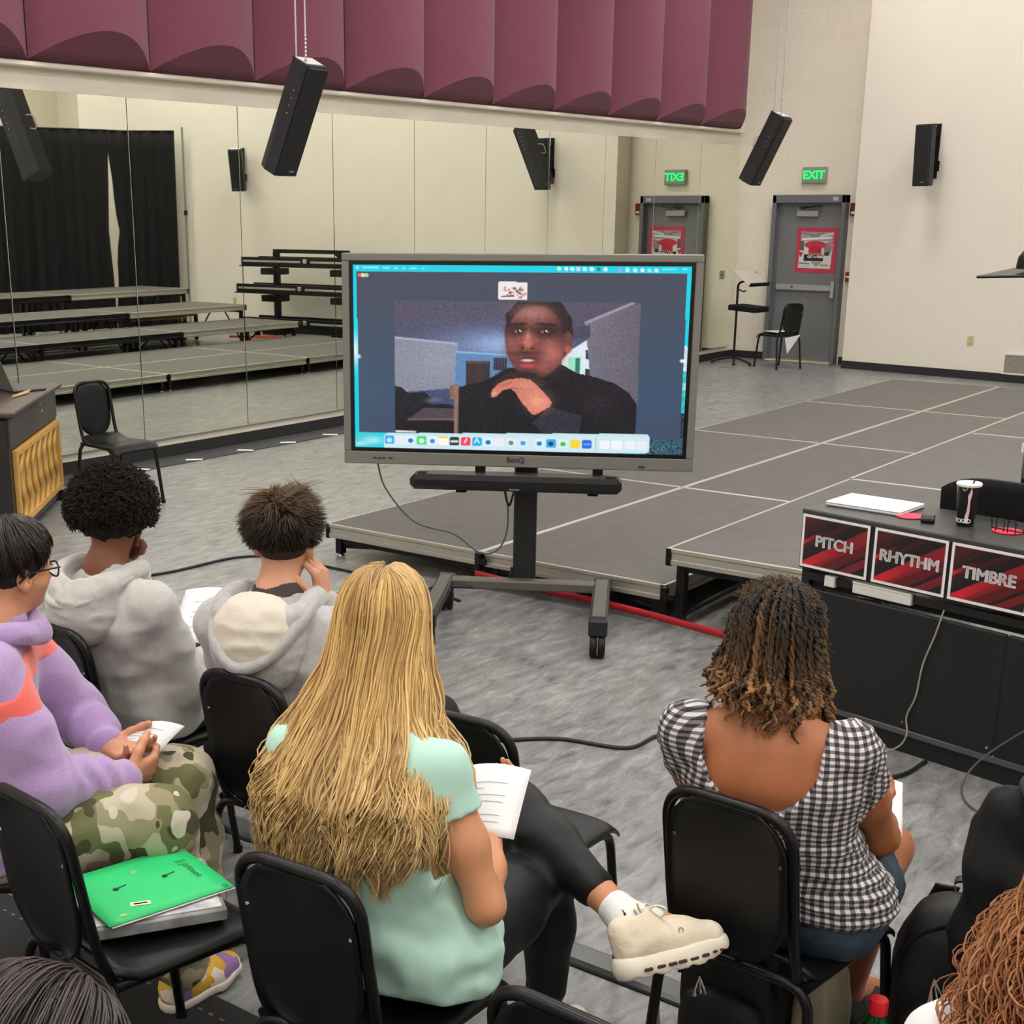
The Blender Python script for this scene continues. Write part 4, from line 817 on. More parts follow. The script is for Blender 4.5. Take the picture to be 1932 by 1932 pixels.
for k, (y, a) in enumerate(((.16, .15), (.06, .05))): tag(MB().tube([(-.12, 0, .008), (.12, 0, .008)], .008, 8).build('wooden_stick', mat('stick_wood', rgb(206, 168, 112), .6), None, PN(-.10, y, .822), (0, 0, PA+a+1.3)), ['thicker wooden stick lying on the piano lid by the laptop', 'second wooden stick lying at the far end of the piano lid'][k], 'stick')
# ================================================================ bags, folder, bottle, jacket
def pillow(w_, d_, h_, p=3.2, dent=0):
    "rounded soft box, base at z=0"
    def f(u, v):
        a = 2*math.pi*u; b = math.pi*(v-.5); cs = lambda t: math.copysign(abs(math.cos(t))**(2/p), math.cos(t)); sn = lambda t: math.copysign(abs(math.sin(t))**(2/p), math.sin(t))
        x = w_/2*cs(a)*cs(b); y = d_/2*sn(a)*cs(b); z = h_/2*(1+sn(b)); wob = 1+.03*math.sin(5*a+3*b)+.02*math.sin(9*b+2*a)
        return (x*wob, y*wob, z)
    return MB().grid(f, 40, 22)
M_nyl = mat('black_nylon', rgb(15, 15, 17), .6, bump=.25, bscale=25, noise=.1, nscale=10)
M_nyl2 = mat('black_nylon_sheen', rgb(32, 32, 35), .45, bump=.2, bscale=30)
def backpack(label, loc, rz, s_=1.0, tilt=0):
    t = thing('backpack', label, 'backpack', loc, rz)
    T = rotm(tilt)
    b = pillow(.32*s_, .22*s_, .46*s_); b.v = [tuple(T @ Vector(v)) for v in b.v]; b.build('bag_body', M_nyl, t)
    b = pillow(.26*s_, .1*s_, .26*s_); b.v = [tuple(T @ (Vector(v)+Vector((0, -.11*s_, .03)))) for v in b.v]; b.build('front_pocket', M_nyl, t)
    MB().grid(lambda u, v: tuple(T @ Vector(((u-.5)*.28*s_, (v-.5)*.16*s_, (.462-.09*(2*u-1)**2-.10*(2*v-1)**4*.6)*s_))), 12, 10, (0, 0, -.012)).build('top_flap', M_nyl2, t)
    hp = [T @ Vector(p) for p in ((-.05*s_, .07*s_, .43*s_), (-.05*s_, .075*s_, .468*s_), (.05*s_, .075*s_, .468*s_), (.05*s_, .07*s_, .43*s_))]
    q = smoothpts(hp, 6); MB().grid(lambda u, v: tuple(q[int(round(u*(len(q)-1)))]+Vector((0, (v-.5)*.03, 0))), len(q)-1, 1, (0, 0, .006)).build('carry_handle', M_nyl2, t)
    z = T @ Vector((-.07*s_, -.125*s_, .33*s_)); zp = MB().tube([z, z+Vector((.034, -.016, -.052)), z+Vector((.016, -.018, -.062)), z], .0035, 5).tube([z, z+Vector((-.004, -.014, -.03)), z+Vector((-.012, -.02, -.085)), z+Vector((.008, -.02, -.085)), z+Vector((-.004, -.014, -.03))], .003, 5).build('zip_pull', M_chrome, t)
    arc = [T @ Vector((.15*s_*math.cos(a), -.08*s_, .30*s_+.14*s_*math.sin(a))) for a in [math.pi*k/14 for k in range(15)]]; MB().tube(arc, .005, 5).build('zip_line', M_blkmat, t)
    for sx in (-1, 1):
        q = smoothpts([T @ Vector((sx*.07*s_, .10*s_, .44*s_)), T @ Vector((sx*.10*s_, .16*s_, .32*s_)), T @ Vector((sx*.11*s_, .14*s_, .14*s_)), T @ Vector((sx*.12*s_, .1*s_, .04*s_))], 5)
        MB().grid(lambda u, v: tuple(q[int(round(u*(len(q)-1)))]+Vector(((v-.5)*.055, 0, 0))), len(q)-1, 1, (0, .01, 0)).build('shoulder_strap', M_nyl, t)
    return t
bp = backpack('black backpack with a silver zip pull standing on the floor right of the gingham top', (-.735, 2.93, 0), .25, 1.10, R(-4))
MB().lathe([(.012, 0), (.014, .003)], 10, Matrix.Translation((-.07, .0, .463))).build('pin_badge', mat('badge_pewter', rgb(96, 94, 92), .35, metal=.6), bp); MB().box((-.06, -.04, .452), (.035, .012, .004), 0, rotm(0, 0, .3)).build('pink_pin', mat('pink_pin', rgb(226, 160, 160), .4), bp)
b2 = backpack('black backpack pushed under the chair of the person in gingham', (-1.22, 2.74, 0), .1, .80, R(-3))
MB().grid(lambda u, v: (-.15-.03*math.sin(3*v), -.02+.06*(u-.5)-.06*v, .30-.28*v), 4, 12, (.004, 0, 0)).build('mesh_strap', mat('pink_mesh', rgb(190, 160, 156), .6), b2)
# open-toed black shoe bag on the floor by the afro student
b3 = thing('sports_bag', 'black open bag lying on the floor beside the white sneakers', 'bag', (-3.68, 3.0, 0), .5)
b = pillow(.36, .26, .17); b.build('bag_body', M_nyl, b3); MB().tube([(.15, 0, .12), (.24, .05, .16), (.3, .08, .1)], .012, 6).build('strap', M_blkmat, b3); MB().grid(lambda u, v: (.02+(u-.5)*.2, (v-.5)*.14, .165+.03*math.sin(u*3.1)), 8, 6, (0, 0, .006)).build('pocket', mat('olive_grey', rgb(92, 88, 78), .6), b3)
# khaki bag behind the braided student's chair leg
b4 = thing('khaki_bag', 'khaki cloth bag on the floor behind the chair leg below the gingham top', 'bag', (-1.04, 2.84, 0), 0)
b = pillow(.11, .16, .30); b.build('bag_body', mat('khaki_cloth', rgb(146, 138, 116), .8, bump=.3, bscale=20), b4); MB().tube(smoothpts([(-.03, 0, .28), (-.02, 0, .36), (.02, 0, .36), (.03, 0, .28)], 5), .007, 6).build('handle', mat('khaki_cloth', (0, 0, 0, 1)), b4)
# drink bottle
bo = thing('drink_bottle', 'green soda bottle with a red cap at the bottom right', 'bottle', (-.87, 2.72, 0), 0)
MB().lathe([(r_*1.33, z_*1.33) for r_, z_ in [(.028, 0), (.033, .01), (.033, .09), (.031, .11), (.033, .13), (.033, .165), (.028, .19), (.016, .212), (.0135, .225)]], 24).build('bottle_body', mat('green_pet', rgb(14, 96, 44), .08, trans=.55, ior=1.4), bo)
MB().lathe([(r_*1.33, z_*1.33) for r_, z_ in [(.016, .222), (.016, .245), (.0145, .247)]], 20).build('cap', mat('cap_red', rgb(206, 24, 40), .35), bo); MB().lathe([(r_*1.33, z_*1.33) for r_, z_ in [(.0335, .05), (.0335, .12)]], 24, cap=False).build('label_band', mat('bottle_label', rgb(30, 130, 60), .4), bo)
# folder stack on the chair seat
FS = (-2.24, 1.81); fr_ = R(-6)
def FP(x, y, z): c, s_ = math.cos(fr_), math.sin(fr_); return (FS[0]+c*x-s_*y, FS[1]+s_*x+c*y, z)
bd = thing('ring_binder', 'clear plastic-covered binder under the green folder', 'binder', (-2.27, 1.85, .458), R(-32))
MB().box((0, 0, .016), (.27, .31, .03), .004).build('cover', mat('clear_cover', rgb(150, 150, 150), .12, noise=.5, nscale=14), bd); MB().box((0, 0, .033), (.25, .29, .004), .001).build('loose_sheet', mat('printed_sheet', rgb(186, 186, 186), .25, noise=.35, nscale=26), bd); MB().box((.0, -.15, .004), (.26, .006, .008)).build('spine_edge', mat('tan_edge', rgb(170, 110, 70), .5), bd)
fo = thing('green_folder', 'bright green paper folder with stickers lying on the chair seat', 'folder', (-2.29, 1.858, .495), R(-14))
MB().grid(lambda u, v: ((u-.5)*.275, (v-.5)*.31, .003+.006*math.sin(u*2.5)), 8, 8, (0, 0, .0015)).build('cover', mat('green_card', rgb(44, 200, 116), .5), fo)
MB().grid(lambda u, v: ((u-.5)*.270+.005, (v-.5)*.305+.004, .000+.004*math.sin(u*2.5)), 6, 6, (0, 0, .0015)).build('inner_sheet', M_paper, fo)
zf = lambda x: .0052+.006*math.sin((x/.275+.5)*2.5)
def stick(x, y, w_, h_, c, nm, rz_=0): MB().box((0, 0, 0), (w_, h_, .0008)).build(nm, mat(nm+str(c), rgb(*c), .5), fo, (x, y, zf(x)), (0, 0, rz_))
stick(.085, -.055, .045, .018, (226, 222, 176), 'white_sticker', 1.2); stick(.085, -.055, .03, .006, (220, 150, 120), 'sticker_print', 1.2); stick(.111, -.109, .012, .014, (170, 190, 110), 'sticker_dot'); stick(-.067, .002, .014, .014, (150, 190, 110), 'sticker_dot')
for x, y in ((-.009, -.07), (.0, .049)): MB().lathe([(.007, 0), (.007, .0008)], 12, Matrix.Translation((x, y, zf(x)))).tube([(x-.002, y+.006, zf(x)+.0006), (x-.006, y+.028, zf(x)+.0006)], .0012, 4).build('note_doodle', mat('dark_green_ink', rgb(14, 60, 36), .6), fo)
link('lettering', textmesh('JJ Johnson', .026, .0002, -.0002, shear=.25), mat('pencil', rgb(24, 96, 60), .7), fo, (.0, .115, zf(0)+.001), (0, 0, 0))
link('number_lettering', textmesh('16', .02, .0002, -.0002), mat('pencil', (0, 0, 0, 1)), fo, (.124, .138, zf(.12)+.001), (0, 0, R(30)))
# ================================================================ figure toolkit: blended solids -> one continuous surface
V3 = lambda *a: np.array(a, float)
def nrm(v): v = np.asarray(v, float); return v/max(np.linalg.norm(v), 1e-9)
class Solid:
    "smooth union of tapered capsules and ellipsoids, meshed with surface nets"
    def __init__(s): s.p = []
    def cone(s, a, b, ra, rb=None, k=.03, op='u'): s.p.append(('c', np.array(a, float), np.array(b, float), ra, ra if rb is None else rb, k, op)); return s
    def chain(s, pts, rs, k=.03):
        for i in range(len(pts)-1): s.cone(pts[i], pts[i+1], rs[i], rs[i+1], k)
        return s
    def ell(s, c, r, M=None, k=.03, op='u'): s.p.append(('e', np.array(c, float), np.array(r, float), np.eye(3) if M is None else np.array(M, float), None, k, op)); return s
    def mesh_arrays(s, h, disp=None, clip=None):
        lo = np.full(3, 9e9); hi = -lo
        for q in s.p:
            if q[-1] != 'u': continue
            if q[0] == 'c': m = max(q[3], q[4]); lo = np.minimum(lo, np.minimum(q[1], q[2])-m); hi = np.maximum(hi, np.maximum(q[1], q[2])+m)
            else: m = max(q[2]); lo = np.minimum(lo, q[1]-m); hi = np.maximum(hi, q[1]+m)
        lo -= .03+2*h; hi += .03+2*h; n = np.ceil((hi-lo)/h).astype(int)+1
        D = np.full(n, .2, np.float32); ax = [lo[i]+h*np.arange(n[i]) for i in range(3)]
        for q in s.p:
            k = q[5]; pad = k+.025
            if q[0] == 'c': m = max(q[3], q[4]); a = np.minimum(q[1], q[2])-m-pad; b = np.maximum(q[1], q[2])+m+pad
            else: m = max(q[2]); a = q[1]-m-pad; b = q[1]+m+pad
            i0 = np.clip(np.floor((a-lo)/h).astype(int), 0, n); i1 = np.clip(np.ceil((b-lo)/h).astype(int)+1, 0, n)
            if np.any(i1 <= i0): continue
            X = ax[0][i0[0]:i1[0], None, None]; Y = ax[1][None, i0[1]:i1[1], None]; Z = ax[2][None, None, i0[2]:i1[2]]
            if q[0] == 'c':
                d = q[2]-q[1]; dd = max(d@d, 1e-12)
                t = np.clip(((X-q[1][0])*d[0]+(Y-q[1][1])*d[1]+(Z-q[1][2])*d[2])/dd, 0, 1)
                v = np.sqrt((X-q[1][0]-t*d[0])**2+(Y-q[1][1]-t*d[1])**2+(Z-q[1][2]-t*d[2])**2)-(q[3]+(q[4]-q[3])*t)
            else:
                x, y, z = X-q[1][0], Y-q[1][1], Z-q[1][2]; M = q[3]; r = q[2]
                u = [(M[0][j]*x+M[1][j]*y+M[2][j]*z) for j in range(3)]
                k0 = np.sqrt(sum((u[j]/r[j])**2 for j in range(3))); k1 = np.sqrt(sum((u[j]/r[j]**2)**2 for j in range(3)))+1e-9; v = k0*(k0-1)/k1
            sl = (slice(i0[0], i1[0]), slice(i0[1], i1[1]), slice(i0[2], i1[2])); A = D[sl]
            if q[6] == 'u':
                hh = np.maximum(k-np.abs(A-v), 0)/max(k, 1e-6); D[sl] = np.minimum(A, v)-hh*hh*k*.25
            else:
                v = -v; hh = np.maximum(k-np.abs(A-v), 0)/max(k, 1e-6); D[sl] = np.maximum(A, v)+hh*hh*k*.25
        if disp is not None:
            I = np.nonzero(np.abs(D) < .035); Pp = np.stack([ax[j][I[j]] for j in range(3)], -1); D[I] += disp(Pp)
        if clip is not None:
            I = np.nonzero(D < .05); Pp = np.stack([ax[j][I[j]] for j in range(3)], -1); D[I] = np.maximum(D[I], clip(Pp))
        return snet(D, lo, h)
def snet(D, lo, h):
    S_ = D < 0; n = D.shape; cn = (n[0]-1, n[1]-1, n[2]-1); tot = cn[0]*cn[1]*cn[2]
    cell = lambda i, j, k: (i*cn[1]+j)*cn[2]+k
    ids = []; pos = []; quads = []
    for a in range(3):
        o = [(1, 2), (2, 0), (0, 1)][a]
        s0 = [slice(None)]*3; s1 = [slice(None)]*3; s0[a] = slice(0, -1); s1[a] = slice(1, None)
        E_ = S_[tuple(s0)] != S_[tuple(s1)]; I = np.array(np.nonzero(E_))
        ok = np.all([(I[b] > 0) & (I[b] < n[b]-1) for b in o], 0); I = I[:, ok]
        if I.shape[1] == 0: continue
        J = I.copy(); J[a] += 1; f0 = D[tuple(I)]; f1 = D[tuple(J)]; t = f0/(f0-f1); Pp = I.astype(float).T.copy(); Pp[:, a] += t
        cs = []
        for du, dv in ((0, 0), (-1, 0), (-1, -1), (0, -1)):
            K = I.copy(); K[o[0]] += du; K[o[1]] += dv; c = cell(K[0], K[1], K[2]); cs.append(c); ids.append(c); pos.append(Pp)
        q = np.stack(cs, -1); fl = f0 < 0; q[~fl] = q[~fl][:, ::-1]; quads.append(q)
    ids = np.concatenate(ids); pos = np.concatenate(pos); u, inv = np.unique(ids, return_inverse=True); cnt = np.bincount(inv)
    v = np.stack([np.bincount(inv, pos[:, j])/cnt for j in range(3)], -1)*h+lo
    q = np.searchsorted(u, np.concatenate(quads)); return v, q
_perm = np.random.default_rng(11).random(4096).astype(np.float32)
def vnoise(P):
    "smooth value noise, about -1..1"
    I = np.floor(P).astype(np.int64); f = P-I; f = f*f*(3-2*f); r = 0
    for dx in (0, 1):
        for dy in (0, 1):
            for dz in (0, 1):
                w_ = (f[:, 0] if dx else 1-f[:, 0])*(f[:, 1] if dy else 1-f[:, 1])*(f[:, 2] if dz else 1-f[:, 2])
                r = r+w_*_perm[((I[:, 0]+dx)*73+(I[:, 1]+dy)*179+(I[:, 2]+dz)*283) % 4096]
    return r*2-1
def folds(amp, sc=(14, 14, 9), ph=0): return lambda P: (amp*(.8*vnoise(P*np.array(sc)+ph)+.8*(np.abs(vnoise(P*np.array(sc)*1.25+ph+3))*2-.5)+.35*vnoise(P*np.array(sc)*2.6+ph+7))).astype(np.float32)
def arr_mesh(name, parts, col=None):
    "parts = list of (verts, quads)"
    V_ = []; Q = []; o = 0
    for v, q in parts: V_.append(v); Q.append(q+o); o += len(v)
    V_ = np.concatenate(V_); Q = np.concatenate(Q); me = bpy.data.meshes.new(name)
    me.vertices.add(len(V_)); me.vertices.foreach_set('co', V_.astype(np.float32).ravel()); nl = Q.shape[1]
    me.loops.add(Q.size); me.loops.foreach_set('vertex_index', Q.astype(np.int32).ravel()); me.polygons.add(len(Q)); me.polygons.foreach_set('loop_start', np.arange(0, Q.size, nl, dtype=np.int32))
    me.polygons.foreach_set('use_smooth', np.ones(len(Q), bool)); me.update()
    if col is not None:
        at = me.color_attributes.new('tint', 'FLOAT_COLOR', 'POINT'); at.data.foreach_set('color', np.concatenate([col, np.ones((len(col), 1))], -1).astype(np.float32).ravel())
    return me
def strands(name, paths, rad, col, m, parent, n=3):
    "paths (N,M,3), rad (N,M) or (N,1), col (N,M,3) linear"
    Np, Mp = paths.shape[:2]; t = np.gradient(paths, axis=1); t /= np.linalg.norm(t, axis=2, keepdims=True)+1e-9
    ref = np.broadcast_to(np.array([.31, .22, .92]), t.shape); u = np.cross(t, ref); u /= np.linalg.norm(u, axis=2, keepdims=True)+1e-9; v = np.cross(t, u)
    rad = np.broadcast_to(rad, (Np, Mp))[..., None]; ring = []
    for k in range(n): a = 2*math.pi*k/n; ring.append(paths+rad*(u*math.cos(a)+v*math.sin(a)))
    W_ = np.stack(ring, 2).reshape(-1, 3)
    i = np.arange(Np)[:, None, None]; j = np.arange(Mp-1)[None, :, None]; k = np.arange(n)[None, None, :]; b = (i*Mp+j)*n
    q = np.stack([b+k, b+(k+1) % n, b+n+(k+1) % n, b+n+k], -1).reshape(-1, 4)
    c = np.repeat(np.broadcast_to(col, (Np, Mp, 3))[:, :, None, :], n, 2).reshape(-1, 3)
    o = link(name, arr_mesh(name, [(W_, q)], c), m, parent); o['kind'] = 'stuff'; return o
def hairmat(name, rough=.42, spec=.45): return mat(name, (.2, .1, .05, 1), rough, spec=spec, attr='tint')
def skinmat(name, c, rough=.5): return mat(name, rgb(*c), rough, noise=.06, nscale=18, bump=.05, bscale=220, sss=.12)
def rot3(yaw, pitch=0, roll=0): m = rotm(pitch, roll, yaw).to_3x3(); return np.array([list(r) for r in m])
# ---- hand: palm + five jointed fingers; d = towards fingers, n = out of the palm (curl side), l = towards the thumb
def hand_arrays(wr, elbow, d, n, l, curl=(.5, .6, .7, .8), thumb=.5, s=1.0, h=.0042, wr_r=.026, flex=1.0, spread=.06):
    d = nrm(d); n = nrm(n-d*np.dot(n, d)); l = nrm(np.cross(n, d)*np.sign(np.dot(np.cross(n, d), l)) if abs(np.dot(np.cross(n, d), l)) > .05 else l)
    B = Solid(); wr = np.array(wr, float); e = nrm(np.array(elbow, float)-wr)
    B.cone(wr+e*.07*s, wr, wr_r*1.12, wr_r, .02)
    kn = [wr+d*(.088-.004*abs(i-1)-.006*(i == 3))*s+l*(.030-.0205*i)*s for i in range(4)]
    for i in range(4): B.cone(wr+d*.012*s+l*(.014-.010*i)*s, kn[i], .0145*s, .0115*s, .014)
    B.cone(wr+d*.03*s+n*.006*s, wr+d*.065*s-l*.006*s+n*.004*s, .016*s, .014*s, .014)
    L_ = [(.040, .026, .020), (.045, .029, .021), (.042, .027, .021), (.032, .021, .019)]
    for i in range(4):
        c = curl[i]*flex; p = kn[i]; a = 0; f = nrm(d+l*(1.5-i)*spread)
        for j, ln in enumerate(L_[i]):
            a += c*(.9, 1.15, .8)[j]; q = p+(f*math.cos(a)+n*math.sin(a))*ln*s; B.cone(p, q, (.0105-.001*j)*s, (.0098-.0011*(j+1))*s, .004); p = q
    p = wr+d*.018*s+l*.022*s+n*.006*s; f = nrm(d*.62+l*.75+n*.25); a = 0
    for j, ln in enumerate((.044, .033, .026)):
        f2 = nrm(f+(-l*.9+n*.5+d*.5)*thumb*.55*j); q = p+f2*ln*s; B.cone(p, q, (.0145-.0016*j)*s, (.0125-.0016*j)*s, .008 if j else .016); p = q
    return B.mesh_arrays(h)
# ---- head in its own frame: +Y face, +Z up; returns prims added to a Solid
def add_head(B, c, M, s=1.0, neck=None, jaw=1.0):
    T = lambda x, y, z: c+M @ (V3(x, y, z)*s)
    B.ell(T(0, -.012, .028), V3(.074, .092, .084)*s, M, .02)
    B.ell(T(0, .022, -.03), V3(.060*jaw, .066, .078)*s, M, .03); B.ell(T(0, .05, -.078), V3(.030*jaw, .030, .026)*s, M, .03)
    B.cone(T(-.045, .058, .012), T(.045, .058, .012), .016*s, .016*s, .03)
    B.cone(T(0, .078, .006), T(0, .100, -.030), .009*s, .0135*s, .012); B.ell(T(-.013, .088, -.034), V3(.009, .009, .008)*s, M, .008); B.ell(T(.013, .088, -.034), V3(.009, .009, .008)*s, M, .008)
    B.cone(T(-.02, .076, -.056), T(.02, .076, -.056), .0075*s, .0075*s, .008); B.cone(T(-.016, .074, -.067), T(.016, .074, -.067), .008*s, .008*s, .008)
    for sx in (-1, 1):
        B.ell(T(sx*.032, .072, -.002), V3(.017, .012, .010)*s, M, .012, 's'); B.ell(T(sx*.032, .066, -.002), V3(.0135, .012, .0125)*s, M, .004); B.ell(T(sx*.042, .045, -.03), V3(.026, .026, .022)*s, M, .03)
        B.ell(T(sx*.078, -.012, -.014), V3(.010, .021, .033)*s, M @ rot3(sx*-.35), .008); B.ell(T(sx*.086, -.006, -.010), V3(.008, .012, .020)*s, M @ rot3(sx*-.35), .004, 's'); B.ell(T(sx*.077, -.004, -.042), V3(.007, .009, .010)*s, M, .006)
    if neck is not None: B.cone(T(0, -.018, -.06), neck, .052*s, .056*s, .03)
def torso(B, J, f=0., a=1.0, k=.04, lowz=None, top=True):
    "stacked horizontal capsules between hips and shoulders; f = inflation, a = build"
    hl, hr, sl, sr = J['hipL'], J['hipR'], J['shL'], J['shR']; hm = (hl+hr)/2; sm = (sl+sr)/2; lat = nrm(sr-sl); lh = nrm(hr-hl); fwd = nrm(np.cross([0, 0, 1], lat))
    st = [(0.02, .085*a, .096*a, lh, -.015), (.28, .066*a, .083*a, nrm(lh+lat), -.03), (.52, .066*a, .080*a, lat, -.035), (.78, .085*a, .084*a, lat, -.025), (.95, .080*a, .060*a, lat, -.01)]
    P_ = []
    for t, w_, r, l, off in st:
        c = hm+(sm-hm)*t+fwd*off; P_.append((c, w_, r, l)); B.cone(c-l*w_, c+l*w_, r+f, r+f, k)
    for i in range(len(P_)-1): B.cone(P_[i][0], P_[i+1][0], P_[i][2]*.9+f, P_[i+1][2]*.9+f, k)
    if top:
        B.cone(sm-lat*.10, sl, .050*a+f*.8, .047*a+f*.8, k*.7); B.cone(sm+lat*.10, sr, .050*a+f*.8, .047*a+f*.8, k*.7)
        nk = J['neck']; B.cone(sm-lat*.09+V3(0, 0, .01), nk, .036*a+f*.8, .046*a+f*.4, k*.7); B.cone(sm+lat*.09+V3(0, 0, .01), nk, .036*a+f*.8, .046*a+f*.4, k*.7)
    return P_
def limb(B, pts, rs, k=.03): B.chain(pts, rs, k)
def J_(d): return {k: np.array(v, float) for k, v in d.items()}
def body_mesh(t, J, headM, skin, a=1.0, hs=1.0, hands=(), h=.009, jaw=1.0, bare_feet=True, name='body'):
    B = Solid(); torso(B, J, 0, a); add_head(B, J['head'], headM, hs, J['neck'], jaw)
    for s_ in 'LR':
        sh, el, wr = J['sh'+s_], J['el'+s_], J['wr'+s_]; limb(B, [sh, sh*.45+el*.55, el, el*.6+wr*.4, wr], [.050*a, .046*a, .037*a, .036*a, .025], .03)
        hp, kn, an = J['hip'+s_], J['kn'+s_], J['an'+s_]; limb(B, [hp, hp*.5+kn*.5, kn, kn*.68+an*.32, an], [.088*a, .076*a, .055*a, .052*a, .033], .03)
        if bare_feet: B.cone(an, J['to'+s_], .034, .026, .02)
    parts = [B.mesh_arrays(h)]+list(hands)
    o = link(name, arr_mesh('body', parts), skin, t)
    return o
def piece(t, name, B, m, h=.009, disp=None, clip=None): return link(name, arr_mesh(name, [B.mesh_arrays(h, disp, clip)]), m, t)
def eyes(t, c, M, s=1.0, col=(60, 40, 30)):
    for sx in (-1, 1):
        p = c+M @ (V3(sx*.032, .0695, -.002)*s); e = MB().lathe([(.0, -.010), (.007, -.007), (.010, 0), (.007, .007), (.0, .010)], 12, Matrix.Translation(p)).build('eye', mat('eye_white', rgb(228, 224, 220), .2), t)
        p2 = c+M @ (V3(sx*.032, .0795, -.002)*s); MB().lathe([(.0045, -.001), (.0045, .001), (.002, .002)], 12, Matrix.Translation(p2) @ Matrix(M.tolist()).to_4x4() @ rotm(R(-90))).build('iris', mat('iris%d' % col[0], rgb(*col), .2), e)
def scalp_dirs(n, rng, amin=0., amax=2.2, face=1.0):
    "random directions (az, al): az 0 = back, +-pi = face; al from crown"
    az = rng.uniform(-math.pi, math.pi, n); al = np.arccos(1-rng.random(n)*(1-math.cos(amax))); al = np.maximum(al, amin)
    lim = np.where(np.abs(az) > 1.9, face, amax); return az[al < lim], al[al < lim]
def sph(az, al, r): return np.stack([np.sin(al)*np.sin(az)*r[0], -np.sin(al)*np.cos(az)*r[1], np.cos(al)*r[2]], -1)
def shoe(parent, name, heel, toe, up, mats, s=1.0, h=.0055):
    "heel/toe on the sole line"
    heel = np.array(heel, float); toe = np.array(toe, float); d = nrm(toe-heel); up = nrm(np.array(up, float)-d*np.dot(up, d)); l = np.cross(d, up); L_ = np.linalg.norm(toe-heel)
    q = lambda x, y, z: heel+d*x*L_+l*y*s+up*z*s
    def sole_clip(P_): z = (P_-heel)@up; return -z
    B = Solid(); B.cone(q(.12, 0, .045), q(.30, 0, .055), .042*s, .044*s, .02).cone(q(.30, 0, .05), q(.62, .0, .038), .044*s, .046*s, .02).cone(q(.62, 0, .036), q(.87, 0, .032), .046*s, .034*s, .02).cone(q(.10, 0, .07), q(.26, 0, .085), .034*s, .036*s, .02)
    sh_ = piece(parent, name, B, mats[0], h, None, lambda P_: .020*s-(P_-heel)@up)
    B = Solid(); B.cone(q(.11, 0, .02), q(.30, 0, .02), .043*s, .043*s, .02).cone(q(.30, 0, .02), q(.64, 0, .02), .043*s, .050*s, .02).cone(q(.64, 0, .02), q(.88, 0, .02), .050*s, .036*s, .02)
    so = piece(sh_, 'sole', B, mats[1], h, None, lambda P_: np.maximum(-((P_-heel)@up), (P_-heel)@up-.026*s))
    lm = MB()
    for k in range(4): a = q(.36+.085*k, -.028, .087-.009*k); b = q(.36+.085*k+.03, .028, .085-.009*k); c = q(.37+.085*k, 0, .094-.009*k); lm.tube([a, c, b], .0032*s, 5)
    lm.build('laces', mats[2], sh_)
    return sh_
# ================================================================ people
M_lace = mat('lace_cream', rgb(232, 226, 206), .8); M_white = mat('white_rubber', rgb(226, 222, 212), .5)
def person(label, loc): t = thing('person', label, 'person', loc); return t, np.array(loc, float)
def rel(J, o): return {k: np.array(v, float)-o for k, v in J.items()}
def sheet(label, P, curl=.015, lines=True, n=8):
    P = [np.array(p, float) for p in P]; c = sum(P)/4
    def f(u, v): p = (1-v)*((1-u)*P[0]+u*P[1])+v*((1-u)*P[3]+u*P[2])-c; return (p[0], p[1], p[2]+curl*math.sin(math.pi*u)*1.0+curl*.5*math.sin(2.2*v))
    nn = np.cross(P[1]-P[0], P[3]-P[0]); nn = nrm(nn); nn = nn if nn[2] > 0 else -nn
    o = MB().grid(f, n, n, tuple(-nn*.0008)).build('paper_sheet', M_paper, None, tuple(c)); tag(o, label, 'paper')
    if lines:
        for k in range(7):
            v = .18+.09*k; pts = [Vector(f(.15+.6*(k % 3 != 2)*i/6+.3*(k % 3 == 2)*i/6, v))+Vector(nn*.0009) for i in range(7)]
            MB().tube(pts, .0006, 3).build('text_line', M_ink, o)
    return o
rng = np.random.default_rng(3)
# ---------------------------------------------------------------- blonde student
t, o = person('person in a mint top and black leggings seated with crossed legs', (-1.62, 2.0, 0))
J = rel(dict(hipL=(-1.71, 1.97, .535), hipR=(-1.53, 2.03, .535), shL=(-1.82, 1.88, .945), shR=(-1.53, 1.985, .945), neck=(-1.70, 1.985, 1.045), head=(-1.755, 2.085, 1.165),
    elL=(-1.97, 2.05, .69), wrL=(-1.80, 2.22, .74), elR=(-1.425, 2.0, .675), wrR=(-1.56, 2.20, .755), knL=(-1.655, 2.43, .662), anL=(-1.305, 2.34, .548), toL=(-1.175, 2.43, .51), knR=(-1.57, 2.44, .53), anR=(-1.57, 2.47, .10), toR=(-1.59, 2.61, .05)), o)
M_sk1 = skinmat('skin_tan', (206, 146, 108)); hM = rot3(.42, -.12)
hands = [hand_arrays(J['wrR'], J['elR'], V3(-.1, .9, .25), V3(-.4, .1, .9), V3(-.9, 0, .3), (.45, .5, .55, .6), .5, .92), hand_arrays(J['wrL'], J['elL'], V3(.6, .7, .2), V3(.2, -.1, .95), V3(.4, .6, .3), (.4, .45, .5, .55), .5, .92)]
body_mesh(t, J, hM, M_sk1, .95, .95, hands, .0100); eyes(t, J['head'], hM, .95, (70, 96, 120))
M_mint = mat('mint_cotton', rgb(176, 214, 200), .85, bump=.12, bscale=40, sheen=.15)
B = Solid(); torso(B, J, .017, .98, .045)
for s_ in 'LR': B.cone(J['sh'+s_], J['sh'+s_]*.6+J['el'+s_]*.4, .052, .062, .025)
hm = (J['hipL']+J['hipR'])/2; B.cone(hm+V3(-.09, -.06, -.0), hm+V3(.09, -.0, .0), .128, .128, .06); B.cone(J['neck'], J['neck']+V3(-.03, .06, .14), .062, .07, .015, 's')
